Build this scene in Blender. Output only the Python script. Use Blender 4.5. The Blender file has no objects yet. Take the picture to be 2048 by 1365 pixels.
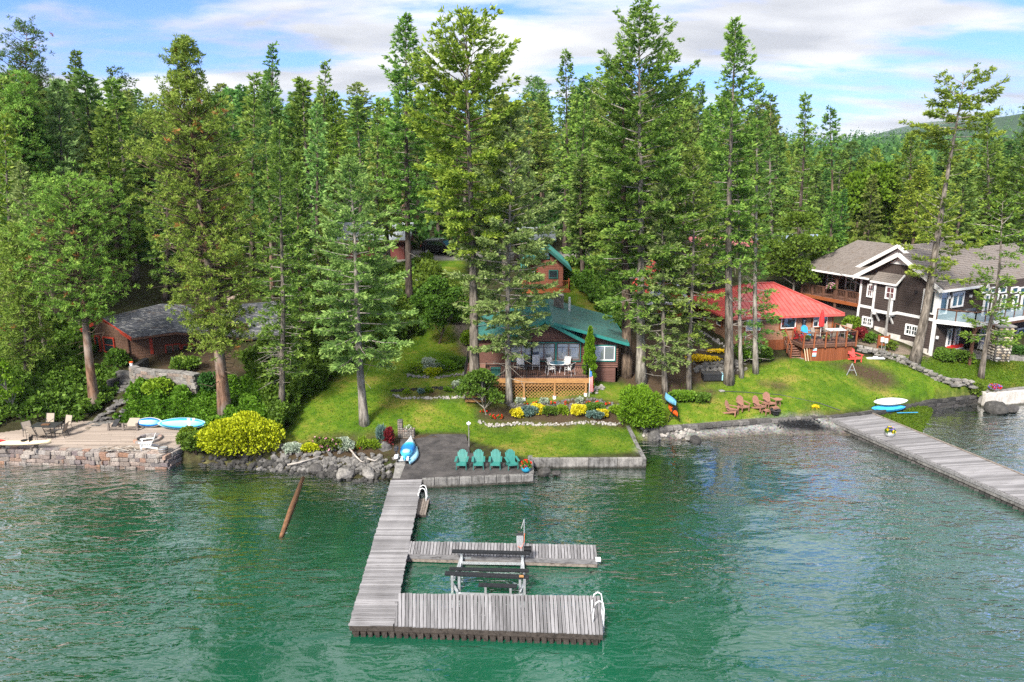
import bpy, bmesh, math, random
import numpy as np
from mathutils import Vector, Matrix

SC = bpy.context.scene
COL = SC.collection
R = math.radians
# ------------------------------------------------------------------ camera
F_PX, PITCH, CAM_H = 1480.0, R(13.9), 19.0
cam_d = bpy.data.cameras.new('camera')
cam_d.sensor_width = 36.0
cam_d.lens = 36.0 * F_PX / 2048.0
cam_d.clip_start = 0.5
cam_d.clip_end = 12000
cam = bpy.data.objects.new('camera', cam_d)
COL.objects.link(cam)
cam.location = (0, 0, CAM_H)
cam.rotation_euler = (math.pi / 2 - PITCH, 0, 0)
SC.camera = cam
# ------------------------------------------------------------------ world, sun, exposure
SUN_ELEV, SUN_AZ = R(41), R(206)      # azimuth measured from +Y clockwise: behind the camera, left
world = bpy.data.worlds.new('World')
SC.world = world
world.use_nodes = True
wn, wl = world.node_tree.nodes, world.node_tree.links
wn.clear()
w_out = wn.new('ShaderNodeOutputWorld')
w_bg = wn.new('ShaderNodeBackground')
w_bg.inputs['Strength'].default_value = 0.12
sky = wn.new('ShaderNodeTexSky')
sky.sky_type = 'NISHITA'
sky.sun_disc = False
sky.sun_elevation = SUN_ELEV
sky.sun_rotation = SUN_AZ
sky.air_density = 1.0
sky.dust_density = 0.6
sky.ozone_density = 2.0
tc = wn.new('ShaderNodeTexCoord')
sep = wn.new('ShaderNodeSeparateXYZ')
wl.new(tc.outputs['Generated'], sep.inputs[0])
def wmath(op, a, b=None, c=None):
    n = wn.new('ShaderNodeMath'); n.operation = op
    for i, v in enumerate((a, b, c)):
        if v is None: continue
        if isinstance(v, (int, float)): n.inputs[i].default_value = v
        else: wl.new(v, n.inputs[i])
    return n.outputs[0]
zc = wmath('MAXIMUM', sep.outputs['Z'], 0.0)
zz = wmath('ADD', zc, 0.17)
cx_ = wmath('DIVIDE', sep.outputs['X'], zz)
cy_ = wmath('DIVIDE', sep.outputs['Y'], zz)
comb = wn.new('ShaderNodeCombineXYZ')
wl.new(cx_, comb.inputs[0]); wl.new(cy_, comb.inputs[1])
def wnoise(scale, detail, rough, loc, rot, sc3, dist=0.0):
    mp = wn.new('ShaderNodeMapping'); mp.inputs['Location'].default_value = loc
    mp.inputs['Rotation'].default_value = (0, 0, rot); mp.inputs['Scale'].default_value = sc3
    wl.new(comb.outputs[0], mp.inputs[0])
    n = wn.new('ShaderNodeTexNoise'); n.inputs['Scale'].default_value = scale
    n.inputs['Detail'].default_value = detail; n.inputs['Roughness'].default_value = rough
    n.inputs['Distortion'].default_value = dist
    wl.new(mp.outputs[0], n.inputs['Vector'])
    return n.outputs['Fac']
n1 = wnoise(0.85, 7, 0.55, (7.3, 2.6, 0), 0.35, (0.55, 1.25, 1), 0.5)
n2 = wnoise(2.9, 6, 0.6, (9.1, 4.0, 0), -0.2, (0.7, 1.2, 1), 0.3)
n3 = wnoise(1.5, 5, 0.5, (2.0, 7.7, 0), 0.3, (0.6, 1.0, 1), 0.2)
# a little less cloud towards the right of the picture
side = wmath('ADD', wmath('MULTIPLY', sep.outputs['X'], -0.05), wmath('MULTIPLY_ADD', zc, 0.22, 0.0))
mixn = wmath('ADD', wmath('ADD', wmath('MULTIPLY', n1, 0.72), wmath('MULTIPLY', n2, 0.28)), side)
ramp = wn.new('ShaderNodeValToRGB')
ramp.color_ramp.interpolation = 'EASE'
ramp.color_ramp.elements[0].position = 0.455; ramp.color_ramp.elements[0].color = (0, 0, 0, 1)
ramp.color_ramp.elements[1].position = 0.585; ramp.color_ramp.elements[1].color = (1, 1, 1, 1)
wl.new(mixn, ramp.inputs[0])
cramp = wn.new('ShaderNodeValToRGB')            # white to lavender-grey cloud undersides
cramp.color_ramp.elements[0].position = 0.38; cramp.color_ramp.elements[0].color = (4.15, 4.2, 4.35, 1)
cramp.color_ramp.elements[1].position = 0.60; cramp.color_ramp.elements[1].color = (2.4, 2.5, 2.75, 1)
wl.new(n3, cramp.inputs[0])
brt = wn.new('ShaderNodeMixRGB'); brt.blend_type = 'MULTIPLY'; brt.inputs[0].default_value = 1; wl.new(cramp.outputs[0], brt.inputs[1]); wl.new(wmath('MULTIPLY_ADD', zc, .7, .97), brt.inputs[2])   # clouds brighten overhead
skyb = wn.new('ShaderNodeMixRGB'); skyb.blend_type = 'MULTIPLY'; skyb.inputs[0].default_value = 1
skyb.inputs[2].default_value = (.34, .50, 1.0, 1)
wl.new(sky.outputs[0], skyb.inputs[1])
cm = wn.new('ShaderNodeMixRGB')
wl.new(ramp.outputs[0], cm.inputs[0]); wl.new(skyb.outputs[0], cm.inputs[1]); wl.new(brt.outputs[0], cm.inputs[2])
wl.new(cm.outputs[0], w_bg.inputs['Color'])
wl.new(w_bg.outputs[0], w_out.inputs['Surface'])

sun_d = bpy.data.lights.new('sun', 'SUN')
sun_d.energy = 3.9
sun_d.angle = R(12)
sun_d.color = (1.0, 0.95, 0.86)
sun = bpy.data.objects.new('sun', sun_d)
COL.objects.link(sun)
sun.rotation_euler = (math.pi / 2 - SUN_ELEV, 0, -SUN_AZ + math.pi)
SC.view_settings.view_transform = 'Standard'
SC.view_settings.look = 'None'
SC.view_settings.exposure = 1.1
SC.view_settings.gamma = 1.0
SC.render.engine = 'CYCLES'
SC.cycles.use_denoising = False
SC.cycles.max_bounces = 6
SC.cycles.diffuse_bounces = 3
SC.cycles.glossy_bounces = 3
SC.cycles.transmission_bounces = 3
SC.cycles.transparent_max_bounces = 6
SC.cycles.volume_bounces = 0
SC.cycles.sample_clamp_indirect = 3.0
SC.cycles.caustics_reflective = False
SC.cycles.caustics_refractive = False

# ------------------------------------------------------------------ projection helpers (image point -> place in the world)
_sp, _cp = math.sin(PITCH), math.cos(PITCH)
def ray(px, py):
    u = (px - 1024) / F_PX; v = (682.5 - py) / F_PX
    return (u, _cp + v * _sp, -_sp + v * _cp)
def G(px, py, z=0.0):
    d = ray(px, py); t = (z - CAM_H) / d[2]
    return (d[0] * t, d[1] * t, z)
def D(px, py, Y):
    d = ray(px, py); t = Y / d[1]
    return (d[0] * t, Y, CAM_H + d[2] * t)
def Wl(A, B, px, py):                 # on the vertical plane through A,B: distance along it and height
    d = ray(px, py)
    ex, ey = B[0] - A[0], B[1] - A[1]; L = math.hypot(ex, ey); nx, ny = -ey / L, ex / L
    t = (A[0] * nx + A[1] * ny) / (d[0] * nx + d[1] * ny)
    x, y, z = d[0] * t, d[1] * t, CAM_H + d[2] * t
    return (((x - A[0]) * ex + (y - A[1]) * ey) / L, z)

# ------------------------------------------------------------------ materials
MATS = {}
def _mat(name):
    m = bpy.data.materials.new(name); m.use_nodes = True
    nt = m.node_tree; nt.nodes.clear()
    o = nt.nodes.new('ShaderNodeOutputMaterial'); b = nt.nodes.new('ShaderNodeBsdfPrincipled')
    nt.links.new(b.outputs[0], o.inputs[0])
    MATS[name] = m
    return m, nt, b
def ramp_node(nt, src, stops, interp='LINEAR'):
    r = nt.nodes.new('ShaderNodeValToRGB'); cr = r.color_ramp; cr.interpolation = interp
    while len(cr.elements) < len(stops): cr.elements.new(0.5)
    for e, (p, c) in zip(cr.elements, stops):
        e.position = p; e.color = (*c, 1) if len(c) == 3 else c
    nt.links.new(src, r.inputs[0])
    return r.outputs[0]
def coords(nt, scale=(1, 1, 1), kind='Object', rot=(0, 0, 0), loc=(0, 0, 0)):
    t = nt.nodes.new('ShaderNodeTexCoord'); mp = nt.nodes.new('ShaderNodeMapping')
    mp.inputs['Scale'].default_value = scale; mp.inputs['Rotation'].default_value = rot; mp.inputs['Location'].default_value = loc
    nt.links.new(t.outputs[kind], mp.inputs[0])
    return mp.outputs[0]
def noise(nt, vec, scale, detail=4, rough=0.55, dist=0.0):
    n = nt.nodes.new('ShaderNodeTexNoise'); n.inputs['Scale'].default_value = scale
    n.inputs['Detail'].default_value = detail; n.inputs['Roughness'].default_value = rough
    n.inputs['Distortion'].default_value = dist
    nt.links.new(vec, n.inputs['Vector'])
    return n.outputs['Fac']
def mth(nt, op, a, b=None):
    n = nt.nodes.new('ShaderNodeMath'); n.operation = op
    for i, v in enumerate((a, b)):
        if v is None: continue
        if isinstance(v, (int, float)): n.inputs[i].default_value = v
        else: nt.links.new(v, n.inputs[i])
    return n.outputs[0]
def mixc(nt, fac, a, b, mode='MIX'):
    n = nt.nodes.new('ShaderNodeMixRGB'); n.blend_type = mode
    for i, v in enumerate((fac, a, b)):
        if isinstance(v, (int, float)): n.inputs[i].default_value = v
        elif isinstance(v, tuple): n.inputs[i].default_value = (*v, 1) if len(v) == 3 else v
        else: nt.links.new(v, n.inputs[i])
    return n.outputs[0]
def bump(nt, b, h, strength=0.4, dist=0.05):
    n = nt.nodes.new('ShaderNodeBump'); n.inputs['Strength'].default_value = strength
    n.inputs['Distance'].default_value = dist
    nt.links.new(h, n.inputs['Height']); nt.links.new(n.outputs[0], b.inputs['Normal'])
def rnd_fac(nt):
    oi = nt.nodes.new('ShaderNodeObjectInfo'); return oi.outputs['Random']
def mat(name, col, col2=None, rough=0.8, scale=3.0, stretch=(1, 1, 1), metal=0.0, bmp=0.3, detail=5, vary=0.0, spec=0.3, kind='Object', bd=0.02):
    """two-tone noise material; vary = brightness change from object to object"""
    m, nt, b = _mat(name)
    v = coords(nt, stretch, kind)
    n = noise(nt, v, scale, detail, 0.6)
    c2 = col2 if col2 else tuple(c * 0.6 for c in col)
    c = ramp_node(nt, n, [(0.32, c2), (0.68, col)])
    if vary:
        k = mth(nt, 'ADD', mth(nt, 'MULTIPLY', rnd_fac(nt), vary), 1 - vary / 2)
        c = mixc(nt, 1.0, c, k, 'MULTIPLY')
    nt.links.new(c, b.inputs['Base Color'])
    b.inputs['Roughness'].default_value = rough; b.inputs['Metallic'].default_value = metal
    b.inputs['Specular IOR Level'].default_value = spec
    if bmp: bump(nt, b, n, bmp, bd)
    return m

# ------------------------------------------------------------------ object helpers
def tag(o, label=None, cat=None, group=None, kind=None):
    if label: o['label'] = label
    if cat: o['category'] = cat
    if group: o['group'] = group
    if kind: o['kind'] = kind
    return o
def thing(name, label, cat, loc=(0, 0, 0), rz=0.0, group=None):
    o = bpy.data.objects.new(name, None)
    o.empty_display_size = 0.2
    COL.objects.link(o); o.location = loc; o.rotation_euler = (0, 0, rz)
    return tag(o, label, cat, group)
class MB:
    """collects simple shapes and links them as one mesh object"""
    def __init__(s): s.v = []; s.f = []
    def add(s, vs, fs):
        o = len(s.v); s.v += [tuple(p) for p in vs]; s.f += [tuple(i + o for i in f) for f in fs]; return s
    def box(s, x0, x1, y0, y1, z0, z1):
        return s.add([(x0, y0, z0), (x1, y0, z0), (x1, y1, z0), (x0, y1, z0), (x0, y0, z1), (x1, y0, z1), (x1, y1, z1), (x0, y1, z1)],
                     [(3, 2, 1, 0), (4, 5, 6, 7), (0, 1, 5, 4), (1, 2, 6, 5), (2, 3, 7, 6), (3, 0, 4, 7)])
    def bar(s, p, q, w, h, up=(0, 0, 1)):
        p = Vector(p); q = Vector(q); d = (q - p).normalized(); up = Vector(up)
        if abs(d.dot(up)) > 0.98: up = Vector((1, 0, 0))
        a = d.cross(up).normalized() * (w / 2); b = a.cross(d).normalized() * (h / 2)
        vs = [p - a - b, p + a - b, p + a + b, p - a + b, q - a - b, q + a - b, q + a + b, q - a + b]
        return s.add(vs, [(0, 1, 2, 3), (7, 6, 5, 4), (0, 4, 5, 1), (1, 5, 6, 2), (2, 6, 7, 3), (3, 7, 4, 0)])
    def tube(s, pts, rs, n=8, caps=True):
        pts = [Vector(p) for p in pts]
        if isinstance(rs, (int, float)): rs = [rs] * len(pts)
        o = len(s.v)
        for i, p in enumerate(pts):
            d = (pts[min(i + 1, len(pts) - 1)] - pts[max(i - 1, 0)]).normalized()
            ref = Vector((0, 0, 1)) if abs(d.z) < 0.9 else Vector((1, 0, 0))
            a = d.cross(ref).normalized(); b = d.cross(a)
            for k in range(n):
                t = 2 * math.pi * k / n
                s.v.append(tuple(p + (a * math.cos(t) + b * math.sin(t)) * rs[i]))
        for i in range(len(pts) - 1):
            for k in range(n):
                k2 = (k + 1) % n
                s.f.append((o + i * n + k, o + i * n + k2, o + (i + 1) * n + k2, o + (i + 1) * n + k))
        if caps:
            s.f.append(tuple(o + k for k in range(n))[::-1]); s.f.append(tuple(o + (len(pts) - 1) * n + k for k in range(n)))
        return s
    def lathe(s, prof, n=14, c=(0, 0, 0)):
        o = len(s.v)
        for r, z in prof:
            for k in range(n):
                t = 2 * math.pi * k / n; s.v.append((c[0] + r * math.cos(t), c[1] + r * math.sin(t), c[2] + z))
        for i in range(len(prof) - 1):
            for k in range(n):
                k2 = (k + 1) % n
                s.f.append((o + i * n + k, o + i * n + k2, o + (i + 1) * n + k2, o + (i + 1) * n + k))
        s.f.append(tuple(o + k for k in range(n))[::-1]); s.f.append(tuple(o + (len(prof) - 1) * n + k for k in range(n)))
        return s
    def prism(s, poly, z0, z1):
        n = len(poly); vs = [(p[0], p[1], z0) for p in poly] + [(p[0], p[1], z1) for p in poly]
        fs = [tuple(range(n))[::-1], tuple(range(n, 2 * n))] + [(i, (i + 1) % n, n + (i + 1) % n, n + i) for i in range(n)]
        return s.add(vs, fs)
    def slab(s, quad, t):             # thick sheet: quad of 3-D points given thickness t along its normal (downwards)
        q = [Vector(p) for p in quad]; nrm = Vector((0, 0, 0))
        for i in range(len(q)): nrm += q[i].cross(q[(i + 1) % len(q)])
        nrm.normalize(); n = len(q)
        if nrm.z < -1e-6: nrm = -nrm
        b = [p - nrm * t for p in q]
        fs = [tuple(range(n)), tuple(range(n, 2 * n))[::-1]] + [(i, i + n, (i + 1) % n + n, (i + 1) % n) for i in range(n)]
        return s.add(q + b, fs)
    def rock(s, c, r, seed=0, sub=2):
        bm = bmesh.new(); bmesh.ops.create_icosphere(bm, subdivisions=sub, radius=1)
        rg = random.Random(seed); ds = [Vector((rg.gauss(0, 1), rg.gauss(0, 1), rg.gauss(0, 1))).normalized() for _ in range(9)]
        for v in bm.verts:
            k = 1.0
            for d in ds:
                t = v.co.dot(d)
                if t > 0.62: k = min(k, 0.62 / t + 0.08)
            k *= 1 + rg.uniform(-0.05, 0.05)
            v.co *= k
        bm.verts.ensure_lookup_table()
        s.add([(c[0] + v.co.x * r[0], c[1] + v.co.y * r[1], c[2] + v.co.z * r[2]) for v in bm.verts], [[x.index for x in f.verts] for f in bm.faces])
        bm.free(); return s
    def build(s, name, m, parent=None, world=False, smooth=False, bevel=0.0):
        me = bpy.data.meshes.new(name)
        vs = s.v
        if parent is not None and world:
            p = parent; T = Matrix.Identity(4)
            while p is not None:
                T = Matrix.Translation(p.location) @ p.rotation_euler.to_matrix().to_4x4() @ T; p = p.parent
            inv = T.inverted(); vs = [tuple(inv @ Vector(v)) for v in vs]
        me.from_pydata(vs, [], s.f); me.validate()
        bm = bmesh.new(); bm.from_mesh(me); bmesh.ops.recalc_face_normals(bm, faces=bm.faces)
        if bevel: bmesh.ops.bevel(bm, geom=list(bm.edges), offset=bevel, segments=1, affect='EDGES')
        bm.to_mesh(me); bm.free()
        me.materials.append(m if not isinstance(m, str) else MATS[m])
        if smooth:
            for p in me.polygons: p.use_smooth = True
        o = bpy.data.objects.new(name, me); COL.objects.link(o)
        if parent is not None: o.parent = parent
        return o
def piece(name, src, parent, loc=(0, 0, 0), rot=(0, 0, 0), scale=(1, 1, 1)):
    o = bpy.data.objects.new(name, src.data); COL.objects.link(o)
    o.parent = parent; o.location = loc; o.rotation_euler = rot; o.scale = scale
    return o
def copy_tree(o, parent=None):
    c = o.copy(); COL.objects.link(c)
    if parent is not None: c.parent = parent
    for ch in list(o.children): copy_tree(ch, c)
    return c
def clone(src, loc, rz, label, group=None, scale=None):
    c = copy_tree(src); c.location = loc; c.rotation_euler = (0, 0, rz); c['label'] = label
    if group: c['group'] = group
    if scale: c.scale = (scale,) * 3 if isinstance(scale, (int, float)) else scale
    return c
def quads_mesh(name, V, tint, m, parent=None, smooth=False):
    """V: (n,4,3) quads, tint: (n,4) brightness attribute"""
    n = len(V); me = bpy.data.meshes.new(name)
    me.vertices.add(n * 4); me.loops.add(n * 4); me.polygons.add(n)
    me.vertices.foreach_set('co', V.reshape(-1).astype(np.float32))
    me.loops.foreach_set('vertex_index', np.arange(n * 4, dtype=np.int32))
    me.polygons.foreach_set('loop_start', np.arange(0, n * 4, 4, dtype=np.int32))
    a = me.attributes.new('tint', 'FLOAT', 'POINT'); a.data.foreach_set('value', tint.reshape(-1).astype(np.float32))
    me.update(); me.materials.append(MATS[m] if isinstance(m, str) else m)
    o = bpy.data.objects.new(name, me); COL.objects.link(o)
    if parent is not None: o.parent = parent
    return o
# ================================================================== THE GROUND
CTRL = [(0,870,1.0),(150,845,1.0),(400,855,1.0),(366,889,1.0),(60,890,1.0),(250,890,1.0),(100,815,2.0),(190,812,2.2),(20,760,3.0),(60,700,4.0),(160,680,4.5),
 (230,735,3.2),(262,735,3.2),(330,745,3.3),(250,790,2.2),(200,830,1.4),(350,800,2.2),(450,832,1.6),(400,775,2.7),(480,760,3.0),(560,835,1.6),(560,720,3.6),(470,700,4.0),
 (600,890,0.95),(690,880,0.95),(725,845,1.5),(800,880,0.75),(790,790,2.3),(860,785,2.35),(930,785,2.3),(850,740,2.8),(940,740,2.9),(900,690,3.5),(650,760,2.9),
 (870,620,5.3),(830,560,6.8),(890,520,7.8),(1000,515,8.0),(1130,515,8.0),(955,800,1.95),(1176,800,1.95),(1230,772,2.2),(1150,880,0.68),(1000,900,0.66),(1270,900,0.66),
 (1100,842,0.95),(970,842,0.95),(1220,842,0.95),(1290,835,0.95),(1240,800,1.7),(1100,590,6.0),(1200,600,5.8),(1250,700,3.4),(940,640,4.6),
 (1340,850,0.75),(1330,780,1.9),(1460,842,0.75),(1560,842,0.75),(1640,828,0.85),(1460,800,1.4),(1440,760,2.1),(1400,700,3.5),(1380,610,5.0),(1480,690,3.5),(1540,700,3.0),(1590,720,2.9),
 (1700,712,2.9),(1700,750,2.0),(1850,790,1.35),(1950,795,1.2),(1780,715,2.65),(1866,712,2.6),(1717,652,3.9),(1790,685,3.2),(1650,625,4.6),(2000,745,1.9),(2048,715,2.5),(1900,700,2.7),(1620,600,5.2),(1500,520,8.0),(1700,480,7.0),(1900,450,6.5),
 (1900,790,1.25),(1990,785,1.15),(2048,775,1.15),(1750,820,0.55),(1800,822,0.45)]
CW = [(-80,60,5),(-60,100,8.5),(-60,150,12.5),(0,110,9.5),(0,150,12),(60,110,6.5),(60,150,8),(120,100,6.5),(-60,45,1.6),(-100,50,3),(-110,150,13),(0,250,14.5),(120,250,13),(-120,250,15),
      (60,56,1.4),(60,62,2.6),(100,55,2.0),(-45,48,1.6),(-45,60,4.6),(150,60,4),(200,250,13),(-200,250,15),(-200,60,6),(200,60,5)]
_P = np.array([G(*c) for c in CTRL] + CW, float)
def _phi(r): return np.where(r > 1e-9, r * r * np.log(r + 1e-9), 0.0)
_S = 30.0
_X = _P[:, :2] / _S
_n = len(_X)
_K = _phi(np.linalg.norm(_X[:, None] - _X[None], axis=2)) + 2e-4 * np.eye(_n)
_Q = np.hstack([np.ones((_n, 1)), _X])
_A = np.zeros((_n + 3, _n + 3)); _A[:_n, :_n] = _K; _A[:_n, _n:] = _Q; _A[_n:, :_n] = _Q.T
_sol = np.linalg.solve(_A, np.concatenate([_P[:, 2], np.zeros(3)]))
def land(x, y):
    x = np.atleast_1d(np.asarray(x, float)); y = np.atleast_1d(np.asarray(y, float))
    q = np.stack([x, y], -1).reshape(-1, 2) / _S
    out = np.empty(len(q))
    for i in range(0, len(q), 20000):
        qq = q[i:i + 20000]
        k = _phi(np.linalg.norm(qq[:, None] - _X[None], axis=2))
        out[i:i + 20000] = k @ _sol[:_n] + _sol[_n] + qq @ _sol[_n + 1:]
    return out.reshape(x.shape)
# shoreline: (px, py, softness of the edge that starts here)
SHORE_PX = [(-700,905,.3),(0,925,.3),(336,937,.3),(352,928,.4),(400,926,1.6),(480,930,1.6),(570,940,1.6),(650,950,1.6),(700,958,1.6),(768,962,.3),(786,966,.2),(1058,960,.2),(1062,938,.2),(1292,937,.2),
            (1270,880,1.2),(1300,882,2.2),(1380,882,2.6),(1500,874,2.8),(1640,872,2.8),(1722,874,2.0),(1742,868,1.0),(1838,868,1.2),(1850,845,2.0),(1868,822,1.0),(1872,818,.3),(1962,806,.3),(1968,818,.3),(2060,808,.3),(2500,770,.3)]
SH = [G(a, b, 0)[:2] + (c,) for a, b, c in SHORE_PX]
SH = [(-400, SH[0][1], .3)] + SH + [(400, SH[-1][1], .3)]
LANDPOLY = [(x, y) for x, y, _ in SH] + [(400, 900), (-400, 900)]
def inside(x, y):
    r = np.zeros(x.shape, bool); n = len(LANDPOLY)
    for i in range(n):
        x0, y0 = LANDPOLY[i]; x1, y1 = LANDPOLY[(i + 1) % n]
        c = ((y0 > y) != (y1 > y)) & (x < (x1 - x0) * (y - y0) / (y1 - y0 + 1e-12) + x0)
        r ^= c
    return r
def shore(x, y):                       # signed distance (inside +), softness
    best = np.full(x.shape, 1e9); soft = np.zeros(x.shape)
    for i in range(len(SH) - 1):
        x0, y0, w = SH[i]; x1, y1, _ = SH[i + 1]
        dx, dy = x1 - x0, y1 - y0
        t = np.clip(((x - x0) * dx + (y - y0) * dy) / (dx * dx + dy * dy), 0, 1)
        d = np.hypot(x - x0 - t * dx, y - y0 - t * dy)
        m = d < best; best = np.where(m, d, best); soft = np.where(m, w, soft)
    return np.where(inside(x, y), best, -best), soft
def bed(d):                            # lake bed height at distance d outside the shore
    return -0.12 - 0.27 * d - 0.012 * d * d
def ground(x, y):
    x = np.atleast_1d(np.asarray(x, float)); y = np.atleast_1d(np.asarray(y, float))
    d, w = shore(x, y)
    l = land(x, y)
    for pad, zp in PADS:
        k = np.clip(polydist(pad, x, y) / .6 + 1, 0, 1); l = l * (1 - k) + zp * k
    t = np.clip(d / w, 0, 1); t = np.where(w > 1.0, t ** 0.9, t * t * (3 - 2 * t))
    steep = w <= 1.0
    lo = np.where(steep, np.minimum(bed(np.maximum(-d, 0)) - 0.3, -0.3), bed(np.maximum(-d, 0)) + 0.1)
    return np.where(d > 0, lo + (l - lo) * t, lo)
PADS = [([(-60, 44.6), (-33, 44.7), (-21.2, 43.7), (-20.8, 45.2), (-21.8, 48.3), (-27.5, 49.2), (-30.6, 49.0), (-34.3, 46.9), (-60, 47.5)], .9)]
def gz(x, y): return float(ground(np.array([x]), np.array([y]))[0])
def Gt(px, py, z0=2.0):                # image point -> point on the ground
    d = ray(px, py); lo, hi = 20.0, 20.0
    t = 20.0
    ts = np.arange(24, 420, 0.5)
    xs, ys, zs = d[0] * ts, d[1] * ts, CAM_H + d[2] * ts
    g = ground(xs, ys); k = np.nonzero(zs < g)[0]
    i = k[0] if len(k) else len(ts) - 1
    a, b = ts[max(i - 1, 0)], ts[i]
    for _ in range(12):
        m = (a + b) / 2
        if CAM_H + d[2] * m < gz(d[0] * m, d[1] * m): b = m
        else: a = m
    return (d[0] * b, d[1] * b, gz(d[0] * b, d[1] * b))
def zone(poly_px, zref=None):          # polygon in the world from image points on the ground
    return [Gt(a, b)[:2] for a, b in poly_px]
def inpoly(poly, x, y):
    r = np.zeros(x.shape, bool); n = len(poly)
    for i in range(n):
        x0, y0 = poly[i]; x1, y1 = poly[(i + 1) % n]
        r ^= ((y0 > y) != (y1 > y)) & (x < (x1 - x0) * (y - y0) / (y1 - y0 + 1e-12) + x0)
    return r
def polydist(poly, x, y):              # signed distance to polygon, inside positive
    best = np.full(x.shape, 1e9); n = len(poly)
    for i in range(n):
        x0, y0 = poly[i]; x1, y1 = poly[(i + 1) % n]; dx, dy = x1 - x0, y1 - y0
        t = np.clip(((x - x0) * dx + (y - y0) * dy) / (dx * dx + dy * dy + 1e-9), 0, 1)
        best = np.minimum(best, np.hypot(x - x0 - t * dx, y - y0 - t * dy))
    return np.where(inpoly(poly, x, y), best, -best)

# ground areas
Z_LAWN = [zone([(560,893),(600,800),(700,735),(760,690),(850,670),(925,650),(925,720),(945,790),(960,835),(1230,848),(1300,820),(1330,770),(1420,760),(1500,740),(1600,715),(1715,712),(1790,725),(1960,790),(1962,800),
                (1860,812),(1700,822),(1650,835),(1500,846),(1400,858),(1290,868),(1297,936),(1062,934),(940,880),(925,868),(800,868),(700,893)]),
          zone([(1725,822),(1850,812),(1868,818),(1845,868),(1830,866)]),
          zone([(1760,705),(1866,716),(1950,722),(2048,722),(2047,775),(1960,788),(1880,765),(1800,730)]),
          zone([(845,590),(870,520),(930,520),(930,600),(960,640),(900,690),(820,690)]),
          zone([(1130,520),(1200,530),(1230,620),(1180,640),(1130,600)]),
          zone([(940,775),(1300,765),(1300,800),(1240,806),(950,806)])]
Z_BEACH = [zone([(1280,905),(1290,868),(1400,860),(1500,848),(1640,828),(1735,870),(1730,905)]),
           [G(a, b, .15)[:2] for a, b in [(1820,868),(1838,878),(1856,850),(1876,826),(1862,820),(1840,842)]]]
Z_COAL = [zone([(1540,846),(1600,836),(1640,846),(1670,862),(1600,866)])]
Z_GRAVEL = [zone([(1712,656),(1735,662),(1790,690),(1862,714),(1850,722),(1775,708),(1720,690)]), zone([(905,640),(935,640),(950,700),(945,720),(920,700)])]
Z_ROAD = [zone([(600,512),(890,498),(1240,506),(1240,518),(890,520),(600,530)])]
Z_SOIL = [zone([(1215,700),(1300,660),(1400,690),(1480,740),(1420,770),(1330,800),(1250,770)]),
          zone([(300,705),(470,700),(480,740),(300,760)]), zone([(1665,726),(1720,722),(1780,745),(1790,770),(1740,778),(1700,750)]),
          zone([(560,892),(780,868),(790,905),(700,925),(560,915)]),
          zone([(1590,832),(1600,815),(1660,822),(1700,836),(1650,838)]),
          zone([(785,790),(925,775),(940,795),(790,796)]), zone([(958,832),(1015,812),(1235,812),(1245,850),(1130,852),(1040,850),(975,854)]), zone([(1400,783),(1425,775),(1440,785),(1420,793)]), zone([(1530,770),(1560,765),(1580,775),(1550,780)])]
Z_RAMP = [zone([(795,872),(930,868),(930,900),(795,905)])]
# uneven grid, dense near the shore
def steps(segs):
    o = []
    for a, b, s in segs: o += list(np.arange(a, b, s))
    return np.array(o)
gx = steps([(-330, -120, 15), (-120, -56, 4), (-56, -34, .8), (-34, 41, .3), (41, 60, .8), (60, 130, 4), (130, 331, 15)])
gy = steps([(20, 38, 3), (38, 66, .3), (66, 100, .8), (100, 150, 2.5), (150, 460, 10)])
GX, GY = np.meshgrid(gx, gy)
gzv = ground(GX.ravel(), GY.ravel())
x_, y_ = GX.ravel(), GY.ravel()
far_t = np.clip((y_ - 230) / 200, 0, 1)
gzv = gzv * (1 - far_t) + 14.0 * far_t
rs = np.random.RandomState(3)
def vnoise(x, y, s, seed):
    r = np.random.RandomState(seed); o = np.zeros_like(x)
    for _ in range(10):
        a = r.uniform(0, 6.28); k = r.uniform(.5, 1.6) / s; o += np.sin((x * np.cos(a) + y * np.sin(a)) * k * 6.28 + r.uniform(0, 6.28))
    return o / 4.5
wob = vnoise(x_, y_, 3.0, 5) * 0.35 + vnoise(x_, y_, 1.1, 9) * 0.15
def zmask(zs, soft=.35, wobble=1.0):
    d = np.max([polydist(z, x_, y_) for z in zs], axis=0) + wob * wobble
    return np.clip(d / soft * .5 + .5, 0, 1)
m_lawn, m_beach, m_grav, m_road = zmask(Z_LAWN, .4, .5), zmask(Z_BEACH, .5, .6), zmask(Z_GRAVEL, .3, .4), zmask(Z_ROAD, .5, .5)
m_soil, m_coal, m_ramp = zmask(Z_SOIL, .7, 1.3), zmask(Z_COAL, .4, 1.2), zmask(Z_RAMP, .2, .3)
sd_, _ = shore(x_, y_)
inl = sd_ > 1.0
gzv = gzv + np.where(inl, vnoise(x_, y_, 6.0, 21) * .03, 0) + np.where((m_lawn < .2) & inl & (sd_ > 3), vnoise(x_, y_, 2.5, 22) * .12, 0)
nx_, ny_ = len(gx), len(gy)
idx = np.arange(nx_ * ny_).reshape(ny_, nx_)
faces = np.stack([idx[:-1, :-1], idx[:-1, 1:], idx[1:, 1:], idx[1:, :-1]], -1).reshape(-1, 4)
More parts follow.
